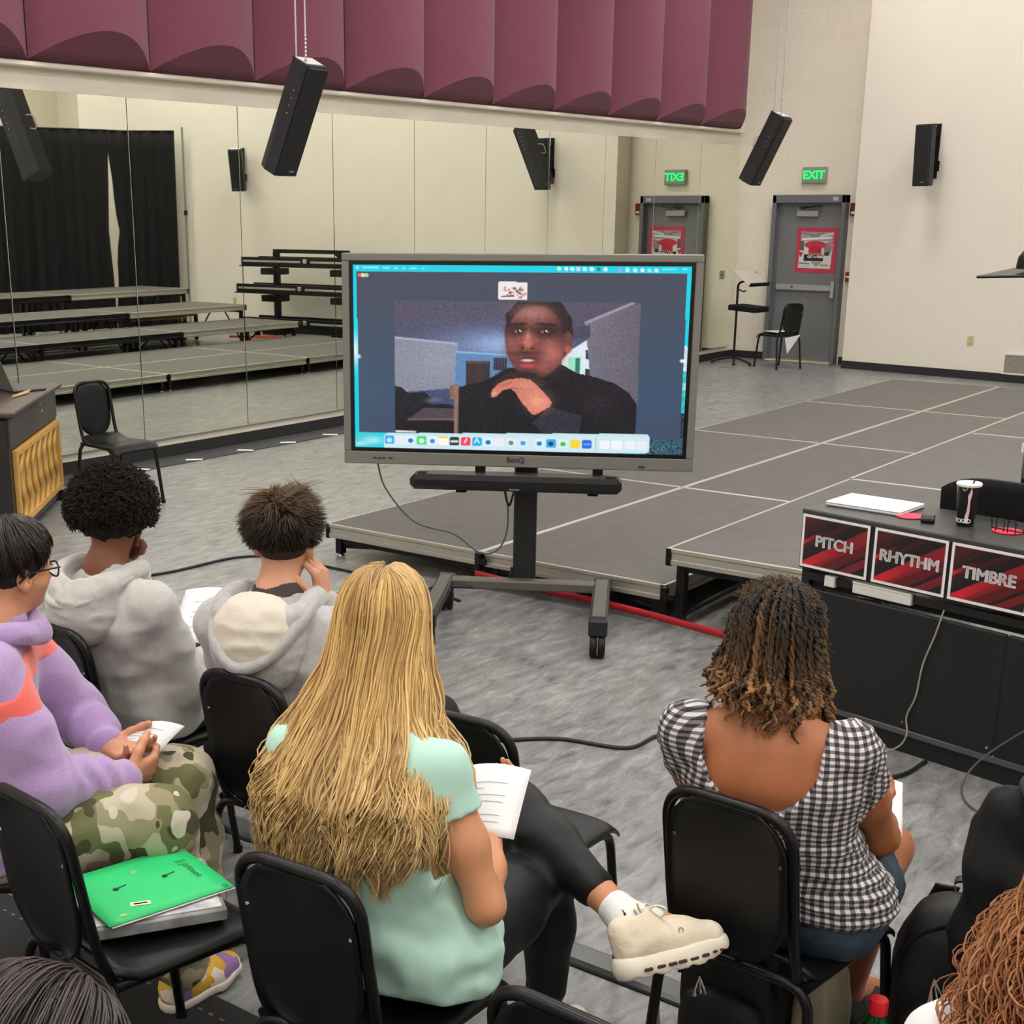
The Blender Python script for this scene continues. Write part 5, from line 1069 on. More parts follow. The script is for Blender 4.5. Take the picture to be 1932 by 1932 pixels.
def mint_clip(P_):
    d = .485-P_[:, 2]
    for s_ in 'LR':   # sleeve openings
        a = J['sh'+s_]; e = nrm(J['el'+s_]-a); q = (P_-a)@e; lat = nrm(J['shR']-J['shL'])*(1 if s_ == 'R' else -1); out = (P_-a)@lat; rd = np.linalg.norm(P_-a-q[:, None]*e, axis=1); d = np.where((out > .0) & (q > .03) & (q < .2) & (rd < .085), np.maximum(d, q-.095), d)
    return d
def mint_folds(P_): lo_ = np.clip((.9-P_[:, 2])/.3, .3, 1.3); return folds(.011, (12, 12, 9))(P_)*lo_+.0035*np.sin(P_[:, 2]*70+5*P_[:, 0]+6*vnoise(P_*8))*np.exp(-((P_[:, 2]-.56)/.06)**2)
tp = piece(t, 'mint_top', B, M_mint, .0075, mint_folds, mint_clip)
sm_ = MB(); bx = hm+V3(0, -.03, 0)
def ring(z, r0, r1, a0, a1, n=24): return [(bx[0]+r0*math.cos(a), bx[1]+r1*math.sin(a), z) for a in [a0+(a1-a0)*k/n for k in range(n+1)]]
M_blkleg = mat('black_leggings', rgb(11, 12, 14), .6, bump=.05, bscale=200)
B = Solid(); lh = nrm(J['hipR']-J['hipL']); B.cone(hm-lh*.085+V3(0, -.03, .02), hm+lh*.085+V3(0, -.02, -.005), .110, .110, .05)
for s_ in 'LR':
    hp, kn, an = J['hip'+s_], J['kn'+s_], J['an'+s_]; e = an*.73+kn*.27; limb(B, [hp, hp*.5+kn*.5, kn, kn*.66+an*.34, e], [.108, .094, .068, .063, .047], .035)
piece(t, 'leggings', B, M_blkleg, .0085, folds(.0025, (14, 14, 14)), lambda P_: P_[:, 2]-.575-(.3*np.clip((P_[:, 1]-.02)/.12, 0, 1)))
M_sock = mat('white_sock', rgb(232, 230, 228), .85, bump=.2, bscale=160)
def sock(an, kn, to): B = Solid(); d = nrm(kn-an); B.cone(an-d*.03, an+d*.022, .0415, .0405, .01); B.cone(an-d*.02, an*.6+to*.4, .040, .034, .02); return piece(t, 'sock', B, M_sock, .005)
sk = sock(J['anL'], J['knL'], J['toL']); sock(J['anR'], J['knR'], J['toR'])
# raised cream sneaker with pods in the sole
M_cream = mat('cream_knit', rgb(226, 214, 190), .8, bump=.15, bscale=180, noise=.05, nscale=20); M_csole = mat('cream_sole', rgb(232, 224, 206), .6); M_dk = mat('dark_maroon', rgb(70, 34, 38), .6); M_lgrey = mat('logo_grey', rgb(150, 144, 136), .5)
heel = V3(-1.243, 2.252, .472)-o; toe = V3(-1.112, 2.425, .497)-o; d = nrm(toe-heel); up = nrm(V3(-.45, .12, .9)-d*np.dot(V3(-.45, .12, .9), d)); l = np.cross(d, up); Ls = np.linalg.norm(toe-heel)
q = lambda x, y, z: heel+d*x*Ls+l*y+up*z
B = Solid(); B.cone(q(.10, 0, .05), q(.28, 0, .06), .040, .044, .02).cone(q(.28, 0, .058), q(.60, 0, .046), .046, .043, .02).cone(q(.60, 0, .044), q(.90, 0, .036), .043, .031, .02).cone(q(.06, 0, .085), q(.22, 0, .098), .033, .036, .02); B.cone(q(.19, 0, .13), q(.2, 0, .1), .026, .022, .012, 's')
sn = piece(t, 'sneaker', B, M_cream, .004, folds(.0012, (40, 40, 40)), lambda P_: .024-(P_-heel)@up)
B = Solid(); B.cone(q(.07, 0, .012), q(.30, 0, .012), .042, .044, .015).cone(q(.30, 0, .012), q(.62, 0, .012), .044, .049, .015).cone(q(.62, 0, .012), q(.93, 0, .018), .049, .032, .015)
def sole_wave(P_): x = ((P_-heel)@d)/Ls; z = (P_-heel)@up; return np.maximum(z-.034, -(z+.012)+.005*np.maximum(0, np.sin(x*34))+.016*np.clip((x-.8)/.25, 0, 1))
piece(sn, 'sole', B, M_csole, .004, None, sole_wave)
for k, x in enumerate((.16, .29, .40, .50, .62, .74, .86, .93)):
    for s_ in (1, -1): MB().box((0, 0, 0), (.019 if k < 6 else .010, .006, .007 if k < 6 else .005), .002, Matrix.Translation(q(x, s_*(.0505 if .3 < x < .72 else (.0465 if x < .8 else .038)), .005+.009*max(0, x-.7))) @ Matrix(np.stack([d, l, up], 1).tolist()).to_4x4()).build('sole_slot', M_dk, sn)
MB().grid(lambda u, v: tuple(q(.22+.30*v, (u-.5)*.045, .108-.05*v+.012*(1-v)-.02*(2*u-1)**2)), 6, 8, tuple(up*.006)).build('tongue', M_cream, sn)
for k in range(5): MB().tube(smoothpts([q(.30+.065*k, -.034, .079-.006*k), q(.315+.065*k, 0, .104-.009*k), q(.33+.065*k, .034, .079-.006*k)], 4), .0028, 5).build('lace', M_lace, sn)
for s_ in (1, -1): MB().tube(smoothpts([q(.30, 0, .108), q(.38, s_*.03, .125), q(.46, s_*.045, .115), q(.42, s_*.02, .098), q(.32, 0, .106)], 5), .0026, 5).build('lace_loop', M_lace, sn)
MB().tube(smoothpts([q(.30, 0, .108), q(.22, .03, .125), q(.20, .04, .14)], 4), .0026, 5).build('lace_end', M_lace, sn)
for xx, zz, op in ((.56, .066, 0), (.575, .048, 1)):
    pts = [q(xx+.03*math.cos(a)*.8, .0445, zz+.006*math.sin(a)) for a in [k*2*math.pi/12 for k in range(13)]][: 13 if not op else 9]; MB().tube(pts, .0013, 4).build('side_logo', M_lgrey, sn)
# sock swoosh mark
dk_ = nrm(J['knL']-J['anL']); c_ = J['anL']+V3(.02, -.034, .012); MB().tube(smoothpts([c_+V3(-.005, 0, .022), c_+V3(.004, -.002, .012), c_+V3(-.002, -.003, -.004), c_+V3(-.014, -.001, -.018)], 4), [.0012]*3+[.0035]*4+[.0025]*3+[.001]*3, 5).build('sock_mark', mat('navy_mark', rgb(34, 28, 40), .6), sk)
shoe(t, 'sneaker', J['anR']+V3(.005, -.06, -.10), J['anR']+V3(-.03, .20, -.10), (0, 0, 1), (M_cream, M_csole, M_lace))
# long blonde hair
M_blond = hairmat('blonde_hair', .40, .5)
def long_hair(t, c, M, N, shape, colf, r0, name='hair', nl=40, seed=1, wave=.011, part=.012):
    rg = np.random.default_rng(seed); Mp = 26; nlk = nl; lock = rg.integers(0, nlk, N); laz = np.linspace(-2.25, 2.25, nlk)+rg.normal(0, .03, nlk); az = laz[lock]+rg.normal(0, .05, N); lay = rg.random(N)
    lph = rg.uniform(0, 6.28, nlk); lfr = rg.uniform(.85, 1.25, nlk); tt = np.linspace(0, 1, Mp)[None, :]
    split = .26
    al = np.clip(tt/split, 0, 1)*1.75; rr = V3(.083, .100, .098)*(1+.0)
    rad = 1+.10*lay[:, None]
    h_ = np.stack([np.sin(al)*np.sin(az)[:, None]*rr[0]*rad+np.sign(az)[:, None]*part*(1-np.clip(tt*6, 0, 1)), -np.sin(al)*np.cos(az)[:, None]*rr[1]*rad-.012+.05*(1-np.clip(tt/split, 0, 1))*rg.uniform(-.6, 1, N)[:, None], np.cos(al)*rr[2]*rad+.028], -1)
    H = c+h_@M.T
    out = shape(az, lay, tt, rg, N)          # fall positions
    b = np.clip((tt-split*.62)/(split*.75), 0, 1)[..., None]; b = b*b*(3-2*b); P_ = H*(1-b)+out*b
    w_ = np.clip((tt-.28)/.45, 0, 1)*wave*rg.uniform(.6, 1.5, nlk)[lock][:, None]; ph = lph[lock][:, None]+rg.normal(0, .25, N)[:, None]; fr_ = lfr[lock][:, None]
    P_[..., 0] += w_*np.sin(tt*17*fr_+ph); P_[..., 1] += w_*.8*np.cos(tt*15*fr_+ph*1.3); P_[..., 2] += w_*.3*np.sin(tt*21+ph)
    P_ += (rg.normal(0, .0045, (N, 1, 3))*np.clip(tt*3, .2, 1)[..., None]*(1-.55*np.clip((tt-.45)/.5, 0, 1)[..., None])); stray = (rg.random(N) < .05)[:, None, None]; P_ += stray*rg.normal(0, .02, (N, 1, 3))*np.clip((tt-.3), 0, 1)[..., None]; P_ += np.cumsum(rg.normal(0, .0006, (N, Mp, 3)), 1)
    ra = r0*rg.uniform(.6, 1.3, N)[:, None]*np.clip((1.04-tt)/.25, .12, 1)*np.clip(.55+tt*3, 0, 1)
    strands(name, P_, ra, colf(az, lay, tt, lock, rg, N), M_blond if name == 'hair' else M_blond, t); return P_
def blond_shape(az, lay, tt, rg, N):
    ll = rg.uniform(.80, 1.04, 64)[np.clip(((az+2.4)*12).astype(int), 0, 63)]; z = 1.185-.465*np.clip((tt-.18)/.82, 0, 1)*(ll[:, None]-.12*rg.random(N)[:, None]**2-.06*(np.abs(az)[:, None]/2.2)**2); u = az[:, None]/2.25
    zz = [.60, .70, .80, .90, .97, 1.04, 1.10, 1.16, 1.22]; Wd = np.interp(z, zz, [.165, .178, .190, .188, .164, .128, .103, .094, .088]); Dp = np.interp(z, zz, [.165, .168, .168, .162, .148, .130, .112, .107, .106])
    cx_ = np.interp(z, zz, [-1.685, -1.69, -1.695, -1.70, -1.715, -1.73, -1.74, -1.75, -1.755])-o[0]; cy_ = np.interp(z, zz, [1.96, 1.955, 1.95, 1.955, 1.985, 2.02, 2.05, 2.07, 2.08])-o[1]
    a = u*1.62; dep = .93+.13*lay[:, None]; fl = np.clip((1.1-z)/.15, 0, 1); x = np.sin(a)*Wd*dep; y = -np.sign(np.cos(a))*np.abs(np.cos(a))**(1-.5*fl)*Dp*dep; ya = .33; c_, s_ = math.cos(ya), math.sin(ya)
    return np.stack([cx_+c_*x-s_*y, cy_+s_*x+c_*y, z+0*x], -1)
def blond_col(az, lay, tt, lock, rg, N):
    a = np.array([.78, .52, .20]); b = np.array([.34, .185, .06]); e = np.array([.92, .74, .42]); lk = rg.random(64)[lock][:, None, None]; k = np.clip(rg.normal(.35, .3, N), 0, 1)[:, None, None]*.55+lk*.62; k = np.clip(k+.25*(lay[:, None, None] < .3), 0, 1)
    c = a*(1-k)+b*k; root = np.clip(1-np.abs(tt)/.16, 0, 1)[..., None]; c = c*(1-.25*root)+np.array([.36, .25, .13])*.25*root; tip = np.clip((tt-.4)/.6, 0, 1)[..., None]*.35*(lay[:, None, None] > .4); return c*(1-tip)+e*tip
B = Solid(); B.ell(J['head']+hM@V3(0, -.014, .03), V3(.082, .100, .094), hM, .02); piece(t, 'hair_cap', B, mat('blonde_root', rgb(150, 116, 70), .6), .009, None, lambda P_: ((P_-J['head'])@hM)[:, 1]-.055-.6*np.maximum(0, ((P_-J['head'])@hM)[:, 2]-.02)+.0)
long_hair(t, J['head'], hM, 4100, blond_shape, blond_col, .0023, nl=60, wave=.0135)
sheet('white sheet held by the person in the mint top', [V3(-1.60, 2.06, .74), V3(-1.47, 2.16, .745), V3(-1.51, 2.28, .845), V3(-1.64, 2.20, .845)], .012)
# ---------------------------------------------------------------- braided student
t, o = person('person in a gingham off-shoulder top and denim shorts looking down', (-1.07, 2.70, 0))
J = rel(dict(hipL=(-1.155, 2.70, .53), hipR=(-.985, 2.71, .53), shL=(-1.275, 2.54, .92), shR=(-.96, 2.63, .92), neck=(-1.13, 2.605, 1.005), head=(-1.155, 2.68, 1.11),
    elL=(-1.33, 2.72, .67), wrL=(-1.16, 2.94, .66), elR=(-.935, 2.815, .665), wrR=(-1.015, 3.0, .645), knL=(-1.19, 3.10, .52), anL=(-1.21, 3.14, .10), toL=(-1.22, 3.28, .05), knR=(-1.005, 3.085, .515), anR=(-1.06, 3.07, .10), toR=(-1.05, 3.22, .05)), o)
M_sk2 = skinmat('skin_brown', (160, 98, 62)); hM = rot3(.12, -.35)
hands = [hand_arrays(J['wrR'], J['elR'], V3(-.2, .9, .05), V3(-.5, .1, .85), V3(-.9, 0, .3), (.5, .55, .6, .65), .5, .92), hand_arrays(J['wrL'], J['elL'], V3(.7, .6, .05), V3(.1, -.1, .95), V3(.4, .6, .3), (.5, .5, .5, .55), .5, .92)]
body_mesh(t, J, hM, M_sk2, 1.0, .95, hands, .0100); eyes(t, J['head'], hM, .95)
def gingham():
    m = bpy.data.materials.new('gingham'); m.use_nodes = True; nt = m.node_tree; N = nt.nodes; L = nt.links; p = N['Principled BSDF']; p.inputs['Roughness'].default_value = .9
    tc = N.new('ShaderNodeTexCoord'); sp = N.new('ShaderNodeSeparateXYZ'); L.new(tc.outputs['Object'], sp.inputs[0])
    def mth(op, a, b=None):
        n = N.new('ShaderNodeMath'); n.operation = op
        for i, v in enumerate((a, b)):
            if v is None: continue
            if isinstance(v, (int, float)): n.inputs[i].default_value = v
            else: L.new(v, n.inputs[i])
        return n.outputs[0]
    ns = N.new('ShaderNodeTexNoise'); ns.inputs['Scale'].default_value = 9; L.new(tc.outputs['Object'], ns.inputs['Vector']); wob = mth('MULTIPLY', mth('SUBTRACT', ns.outputs['Fac'], .5), 1.1)
    ang = mth('MULTIPLY', mth('ARCTAN2', mth('ADD', sp.outputs['X'], .0), mth('MULTIPLY', mth('SUBTRACT', sp.outputs['Y'], .05), -1.0)), 12.0)
    u = mth('ADD', ang, wob); v = mth('ADD', mth('MULTIPLY', sp.outputs['Z'], 78.0), wob)
    su = mth('GREATER_THAN', mth('SINE', mth('MULTIPLY', u, 1.35*4.4)), 0.0); sv = mth('GREATER_THAN', mth('SINE', mth('MULTIPLY', v, 6.2832/1.0)), 0.0)
    s_ = mth('ADD', su, sv); cr = N.new('ShaderNodeValToRGB'); cr.color_ramp.interpolation = 'CONSTANT'; e = cr.color_ramp.elements; e[0].color = rgb(206, 200, 200); e[1].position = .75; e[1].color = rgb(40, 38, 42); k = e.new(.3); k.color = rgb(110, 106, 110)
    L.new(mth('DIVIDE', s_, 2.0), cr.inputs[0]); L.new(cr.outputs[0], p.inputs['Base Color']); return m
M_ging = gingham()
B = Solid(); torso(B, J, .016, 1.02, .045, top=False)
for s_ in 'LR': B.ell(J['sh'+s_]*.96+J['el'+s_]*.04+V3(0, 0, .004), V3(.068, .074, .074), None, .03); B.ell(J['sh'+s_]*.72+J['el'+s_]*.28, V3(.062, .070, .07), None, .03)
hm = (J['hipL']+J['hipR'])/2; B.cone(hm+V3(-.10, -.02, .01), hm+V3(.10, -.02, .01), .118, .118, .05)
sm0 = (J['shL']+J['shR'])/2
def ging_clip(P_):
    z = P_[:, 2]; x = (P_-sm0)@nrm(J['shR']-J['shL']); line = .795+.10*(np.abs(x)/.125)**2.6+14*np.maximum(0, np.abs(x)-.118)
    d = np.maximum(z-line, .535-z)
    return d
def ging_folds(P_): z = P_[:, 2]; ru = .004*np.sin(z*6.2832/.028+2*vnoise(P_*6))*(z < .74); sl = np.minimum(np.linalg.norm(P_-(J['shR']*.72+J['elR']*.28), axis=1), np.linalg.norm(P_-(J['shL']*.72+J['elL']*.28), axis=1)); puff = .005*np.sin(np.arctan2(P_[:, 1]-J['shR'][1], P_[:, 0]-J['shR'][0])*14)*(sl < .1); return (folds(.004, (18, 18, 26))(P_)+ru+puff).astype(np.float32)
tp = piece(t, 'gingham_top', B, M_ging, .0065, ging_folds, ging_clip)
M_den = mat('denim', rgb(52, 66, 84), .85, noise=.25, nscale=40, bump=.25, bscale=60)
B = Solid(); lh = nrm(J['hipR']-J['hipL']); B.cone(hm-lh*.085+V3(0, -.02, -.01), hm+lh*.085+V3(0, -.02, -.01), .115, .115, .05)
for s_ in 'LR': hp, kn = J['hip'+s_], J['kn'+s_]; limb(B, [hp, hp*.55+kn*.45], [.106, .104], .035)
piece(t, 'denim_shorts', B, M_den, .008, folds(.005, (14, 20, 14)), lambda P_: np.maximum(P_[:, 2]-.61, P_[:, 1]-.19))
M_blkshoe = mat('black_canvas', rgb(26, 26, 28), .8)
for s_ in 'LR': a_ = J['an'+s_]; shoe(t, 'shoe', a_+V3(.0, -.06, -.10), a_+V3(.01, .19, -.10), (0, 0, 1), (M_blkshoe, M_white, M_lace), 1, .007)
# braids
M_braid = hairmat('braided_hair', .55, .35)
def braids(t, c, M, N, seed, zend, colf, rb, twist=True):
    rg = np.random.default_rng(seed); Mp = 44; az = np.linspace(-2.35, 2.35, N)+rg.normal(0, .05, N); al0 = rg.uniform(.05, 1.35, N); tt = np.linspace(0, 1, Mp)[None, :]; split = .34
    al = al0[:, None]+np.clip(tt/split, 0, 1)*(1.75-al0[:, None]); rr = V3(.083, .102, .098)
    h_ = np.stack([np.sin(al)*np.sin(az)[:, None]*rr[0], -np.sin(al)*np.cos(az)[:, None]*rr[1]-.012, np.cos(al)*rr[2]+.03], -1)*(1+.10*rg.random(N)[:, None, None]*np.clip(tt*4, 0, 1)[..., None]); H = c+h_@M.T
    base = H[:, int(Mp*split)]; ln = zend(az, rg); f = np.clip((tt-split)/(1-split), 0, 1); k = np.clip((tt-split*.85)/.12, 0, 1)[..., None]
    hz = (c[2]-.02)-f*ln[:, None]; out = 1.10+.34*f*rg.uniform(.6, 1.2, N)[:, None]; O = np.stack([c[0]+(base[:, None, 0]-c[0])*out, c[1]+(base[:, None, 1]-c[1])*out-.02*f, np.minimum(hz+.0, base[:, None, 2])], -1)
    P_ = H*(1-k)+O*k; ph = rg.uniform(0, 6.3, N)[:, None]; am = .008*np.clip((tt-.3)*2, 0, 1); P_[..., 0] += am*np.sin(tt*22+ph); P_[..., 1] += am*np.cos(tt*19+ph*1.7); P_ += np.cumsum(rg.normal(0, .0012, (N, Mp, 3)), 1)
    col = colf(az, tt, rg, N); R_ = rb*rg.uniform(.75, 1.25, N)[:, None]*np.clip((1.06-tt)/.3, .35, 1)
    A = []; Cc = []; RR = []
    for s_ in (0, 1):
        an = tt*95+ph+s_*math.pi; off = np.stack([np.cos(an), np.sin(an), 0*an], -1)*(R_*.62)[..., None]; A.append(P_+off); Cc.append(col); RR.append(R_*.72)
    strands('braids', np.concatenate(A), np.concatenate(RR), np.concatenate(Cc), M_braid, t, 4); return P_
def br_end(az, rg): return np.interp(az, [-2.35, -1.2, 0, 1.2, 2.35], [.10, .085, .10, .17, .20])*rg.uniform(.75, 1.15, len(az))
def br_col(az, tt, rg, N):
    d = np.array([.012, .009, .008]); b = np.array([.30, .15, .055]); k = (rg.random(N)[:, None]*.75+.1)*np.clip((tt-.22)/.45, 0, 1)+.25*(rg.random(N)[:, None] > .75)*np.clip(tt*3, 0, 1); return d+(b-d)*np.clip(k, 0, 1)[..., None]
B = Solid(); B.ell(J['head']+hM@V3(0, -.014, .03), V3(.082, .099, .092), hM, .02); piece(t, 'hair_cap', B, mat('dark_root', rgb(34, 26, 24), .8), .009, None, lambda P_: ((P_-J['head'])@hM)[:, 1]-.05)
braids(t, J['head'], hM, 150, 4, br_end, br_col, .0062)
n_ = 700; az, al = scalp_dirs(n_, rng, 0, 2.0, 1.0); n_ = len(az); base = J['head']+(sph(az, al, V3(.092, .11, .105))+V3(0, -.012, .03))@hM.T; base[:, 2] -= rng.random(n_)*.16*(al > 1.1); tt = np.linspace(0, 1, 14); w3 = rng.normal(0, 1, (n_, 3)); w3 /= np.linalg.norm(w3, axis=1)[:, None]; dr_ = (base-J['head']); dr_ /= np.linalg.norm(dr_, axis=1)[:, None]
ph = rng.uniform(0, 6.3, n_)[:, None]; Pc = base[:, None]+dr_[:, None]*(tt[None, :, None]*.025)+V3(0, 0, -1)*tt[None, :, None]*.02+.007*np.stack([np.cos(tt*11+ph), np.sin(tt*11+ph), np.cos(tt*7+ph)], -1)*tt[None, :, None]
strands('frizz', Pc, .0007, np.array([.10, .055, .025])*(.4+rng.random((n_, 1, 1))*1.2), M_braid, t, 3)
sheet('white sheet held by the person in the gingham top', [V3(-1.02, 2.90, .605), V3(-.94, 2.98, .60), V3(-1.0, 3.13, .665), V3(-1.12, 3.06, .67)], .012, False)
# ---------------------------------------------------------------- hoodie builder
def hoodie(t, J, m, a, f, name='hoodie', hem=.47, fold=.006, cuff_m=None, slv=(.074, .064, .052), sc=(8, 8, 11)):
    B = Solid(); torso(B, J, f, a, .045); hm = (J['hipL']+J['hipR'])/2; lh = nrm(J['hipR']-J['hipL']); B.cone(hm-lh*.09+V3(0, -.02, .03), hm+lh*.09+V3(0, -.02, .03), .115*a+f, .115*a+f, .05)
    for s_ in 'LR':
        sh, el, wr = J['sh'+s_], J['el'+s_], J['wr'+s_]; limb(B, [sh, sh*.5+el*.5, el, el*.5+wr*.5, el*.06+wr*.94], [slv[0], slv[0]*.95, slv[1], slv[2], slv[2]*.80], .04)
    B.cone(J['neck']+V3(0, 0, .0), J['neck']+V3(0, 0, .12), .060, .075, .015, 's')
    def dsp(P_):
        r = folds(fold, sc)(P_)
        for s_ in 'LR':   # gathers at the elbows and along the forearms
            el, wr = J['el'+s_], J['wr'+s_]; ax_ = nrm(wr-el); q = (P_-el)@ax_; dd = np.linalg.norm(P_-el-q[:, None]*ax_, axis=1); w_ = np.exp(-(np.maximum(0, dd-.05)/.04)**2)*np.exp(-((q-.10)/.11)**2); r = r+.0055*w_*np.sin(q*105+4*vnoise(P_*11))
        return r.astype(np.float32)
    hd = piece(t, name, B, m, .0086, dsp, lambda P_: hem-P_[:, 2])
    for s_ in 'LR':
        el, wr = J['el'+s_], J['wr'+s_]; ax_ = nrm(wr-el); Bc = Solid(); Bc.cone(wr-ax_*.05, wr-ax_*.002, .036, .034, .004); piece(hd, 'cuff', Bc, cuff_m or m, .005, lambda P_: (.0012*np.sin(np.arctan2((P_-wr)[:, 0], (P_-wr)[:, 2])*30)).astype(np.float32))
    return hd
def hood_down(t, J, m, fwd, lat, s=1.0, drop=.10, lining=None, name='hood'):
    nk = J['neck']; q = lambda x, y, z: nk+lat*x*s+fwd*y*s+V3(0, 0, z)
    ring_ = [q(0, .085, -.035), q(.075, .05, -.012), q(.095, -.02, -.005), q(.085, -.095, -.03), q(.0, -.135, -drop*.62), q(-.085, -.095, -.03), q(-.095, -.02, -.005), q(-.075, .05, -.012), q(0, .085, -.035)]
    B = Solid(); P_ = [np.array(p) for p in smoothpts([tuple(p) for p in ring_], 4)]
    for i in range(len(P_)-1): B.cone(P_[i], P_[i+1], .022*s, .022*s, .014)
    B.ell(q(0, -.095, -drop*.55-.02), V3(.115*s, .058*s, drop*.75+.03), np.stack([lat, fwd, V3(0, 0, 1)], 1) @ rot3(0, -.25), .03)
    B.ell(q(0, -.045, .0), V3(.074*s, .075*s, .075), np.stack([lat, fwd, V3(0, 0, 1)], 1), .012, 's')
    h_ = piece(t, name, B, m, .006, folds(.0035, (16, 16, 24), 3))
    return h_, q
# ---------------------------------------------------------------- brown-haired student
t, o = person('person in a grey hoodie with cream hood lining, hand at the chin', (-2.47, 2.66, 0))
J = rel(dict(hipL=(-2.57, 2.66, .53), hipR=(-2.39, 2.70, .53), shL=(-2.67, 2.49, .91), shR=(-2.345, 2.60, .91), neck=(-2.535, 2.56, 1.0), head=(-2.565, 2.63, 1.135),
    elL=(-2.76, 2.64, .68), wrL=(-2.62, 2.86, .60), elR=(-2.37, 2.83, .74), wrR=(-2.475, 2.685, .965), knL=(-2.62, 3.06, .52), anL=(-2.62, 3.10, .10), toL=(-2.62, 3.25, .05), knR=(-2.40, 3.08, .52), anR=(-2.42, 3.10, .10), toR=(-2.42, 3.25, .05)), o)
M_sk3 = skinmat('skin_light', (206, 150, 122)); hM = rot3(.5, -.08)
hands = [hand_arrays(J['wrR'], J['elR'], V3(-.10, -.05, .95), V3(-.75, -.25, 0), V3(-.2, -.8, 0), (.75, .8, .75, .7), .6, 1.0), hand_arrays(J['wrL'], J['elL'], V3(.4, .9, -.05), V3(.1, .1, -.95), V3(.8, -.3, 0), (.3, .35, .4, .45), .4, 1.0)]
body_mesh(t, J, hM, M_sk3, 1.0, 1.0, hands, .0100); eyes(t, J['head'], hM)
M_gh = mat('heather_grey', rgb(176, 174, 172), .95, noise=.10, nscale=60, bump=.15, bscale=150, sheen=.3); M_lin = mat('cream_lining', rgb(214, 206, 192), .95, bump=.1, bscale=80)
hoodie(t, J, M_gh, 1.06, .020)
lat = nrm(J['shR']-J['shL']); fwd = nrm(np.cross([0, 0, 1], lat)); h_, q = hood_down(t, J, M_gh, fwd, lat, 1.2, .15)
Mx = np.stack([lat, fwd, V3(0, 0, 1)], 1) @ rot3(0, -.40)
B = Solid(); B.ell(q(0, -.112, -.058), V3(.116, .068, .104), Mx, .01); B.ell(q(0, -.02, .03), V3(.085, .085, .065), Mx, .02, 's'); piece(h_, 'hood_lining', B, M_lin, .006, folds(.005, (13, 13, 18)))
rimp = [q(-.085, .03, .012), q(-.108, -.055, -.005), q(-.085, -.135, -.085), q(-.02, -.168, -.148), q(.055, -.155, -.115), q(.105, -.095, -.03), q(.10, -.01, .01)]
MB().tube(smoothpts([tuple(p) for p in rimp], 6), .018, 10).build('hood_rim', M_gh, h_)
B = Solid(); B.cone(J['neck']+V3(0, 0, -.05), J['neck']+V3(0, .006, -.014), .085, .074, .01); piece(t, 'undershirt', B, mat('charcoal_tee', rgb(70, 62, 60), .9), .006)
M_navy = mat('black_trousers', rgb(22, 23, 28), .85, bump=.2, bscale=20)
def trousers(t, J, m, r=(.105, .092, .074, .064, .052), end=.9, disp=.004, name='trousers'):
    B = Solid(); hm = (J['hipL']+J['hipR'])/2; lh = nrm(J['hipR']-J['hipL']); B.cone(hm-lh*.085+V3(0, -.02, .02), hm+lh*.085+V3(0, -.02, .02), .12, .12, .05)
    for s_ in 'LR': hp, kn, an = J['hip'+s_], J['kn'+s_], J['an'+s_]; e = kn+(an-kn)*end; limb(B, [hp, hp*.5+kn*.5, kn, kn*.6+e*.4, e], list(r), .04)
    return piece(t, name, B, m, .011, folds(disp, (13, 13, 16)))
trousers(t, J, M_navy)
M_gsh = mat('grey_mesh_shoe', rgb(186, 182, 176), .7, noise=.15, nscale=50); M_gsole = mat('white_sole', rgb(214, 206, 200), .55)
for s_ in 'LR': a_ = J['an'+s_]; shoe(t, 'sneaker', a_+V3(0, -.06, -.10), a_+V3(.0, .20, -.10), (0, 0, 1), (M_gsh, M_gsole, M_white), 1, .007)
def tuft_hair(t, c, M, N, lenf, dirf, colf, r0, m, seed, amax=1.95, face=1.0, name='hair', R0=(.083, .101, .096), Mp=9):
    rg = np.random.default_rng(seed); az, al = scalp_dirs(N, rg, 0, amax, face); n = len(az); rr = V3(*R0); p0 = sph(az, al, rr)+V3(0, -.012, .028); nr = sph(az, al, 1/rr); nr /= np.linalg.norm(nr, axis=1)[:, None]
    dv = dirf(az, al, nr, rg, n); ln = lenf(az, al, rg, n); tt = np.linspace(0, 1, Mp)[None, :, None]
    P_ = p0[:, None]+(nr[:, None]*(tt*.72*(1-tt*.55))+dv[:, None]*tt*(.35+.75*tt))*ln[:, None, None]; P_ += np.cumsum(rg.normal(0, .0005, (n, Mp, 3)), 1); P_ = c+P_@M.T
    tp_ = np.linspace(0, 1, Mp)[None]; strands(name, P_, r0*rg.uniform(.7, 1.3, n)[:, None]*np.clip((1.05-tp_)*1.6, .1, 1), colf(az, al, tp_, rg, n), m, t, 3)
M_brn = hairmat('brown_hair', .5, .4)
def clump(rg, az, al, n, k=40, s=.5):
    "shared random lean for neighbouring hairs"
    ca = rg.uniform(-math.pi, math.pi, k); cl = rg.uniform(0, 2, k); v = rg.normal(0, 1, (k, 3)); d = (np.cos(az)[:, None]-np.cos(ca))**2+(np.sin(az)[:, None]-np.sin(ca))**2+(al[:, None]-cl)**2; return v[np.argmin(d, 1)]*s
def brn_dir(az, al, nr, rg, n): v = clump(rg, az, al, n, 150, .6)+rg.normal(0, .14, (n, 3)); v -= nr*np.sum(v*nr, 1)[:, None]*.9; top = np.clip(1-al/1.2, 0, 1)[:, None]; tan = nr-V3(0, -.35, .94)*np.sum(nr*V3(0, -.35, .94), 1)[:, None]; tan /= np.linalg.norm(tan, axis=1)[:, None]+.15; return v*np.clip(top+.25, 0, 1)+tan*.75*(1-top)+V3(.1, .35, .0)*top+V3(0, 0, -.5)*np.clip((al-.7), 0, 1)[:, None]
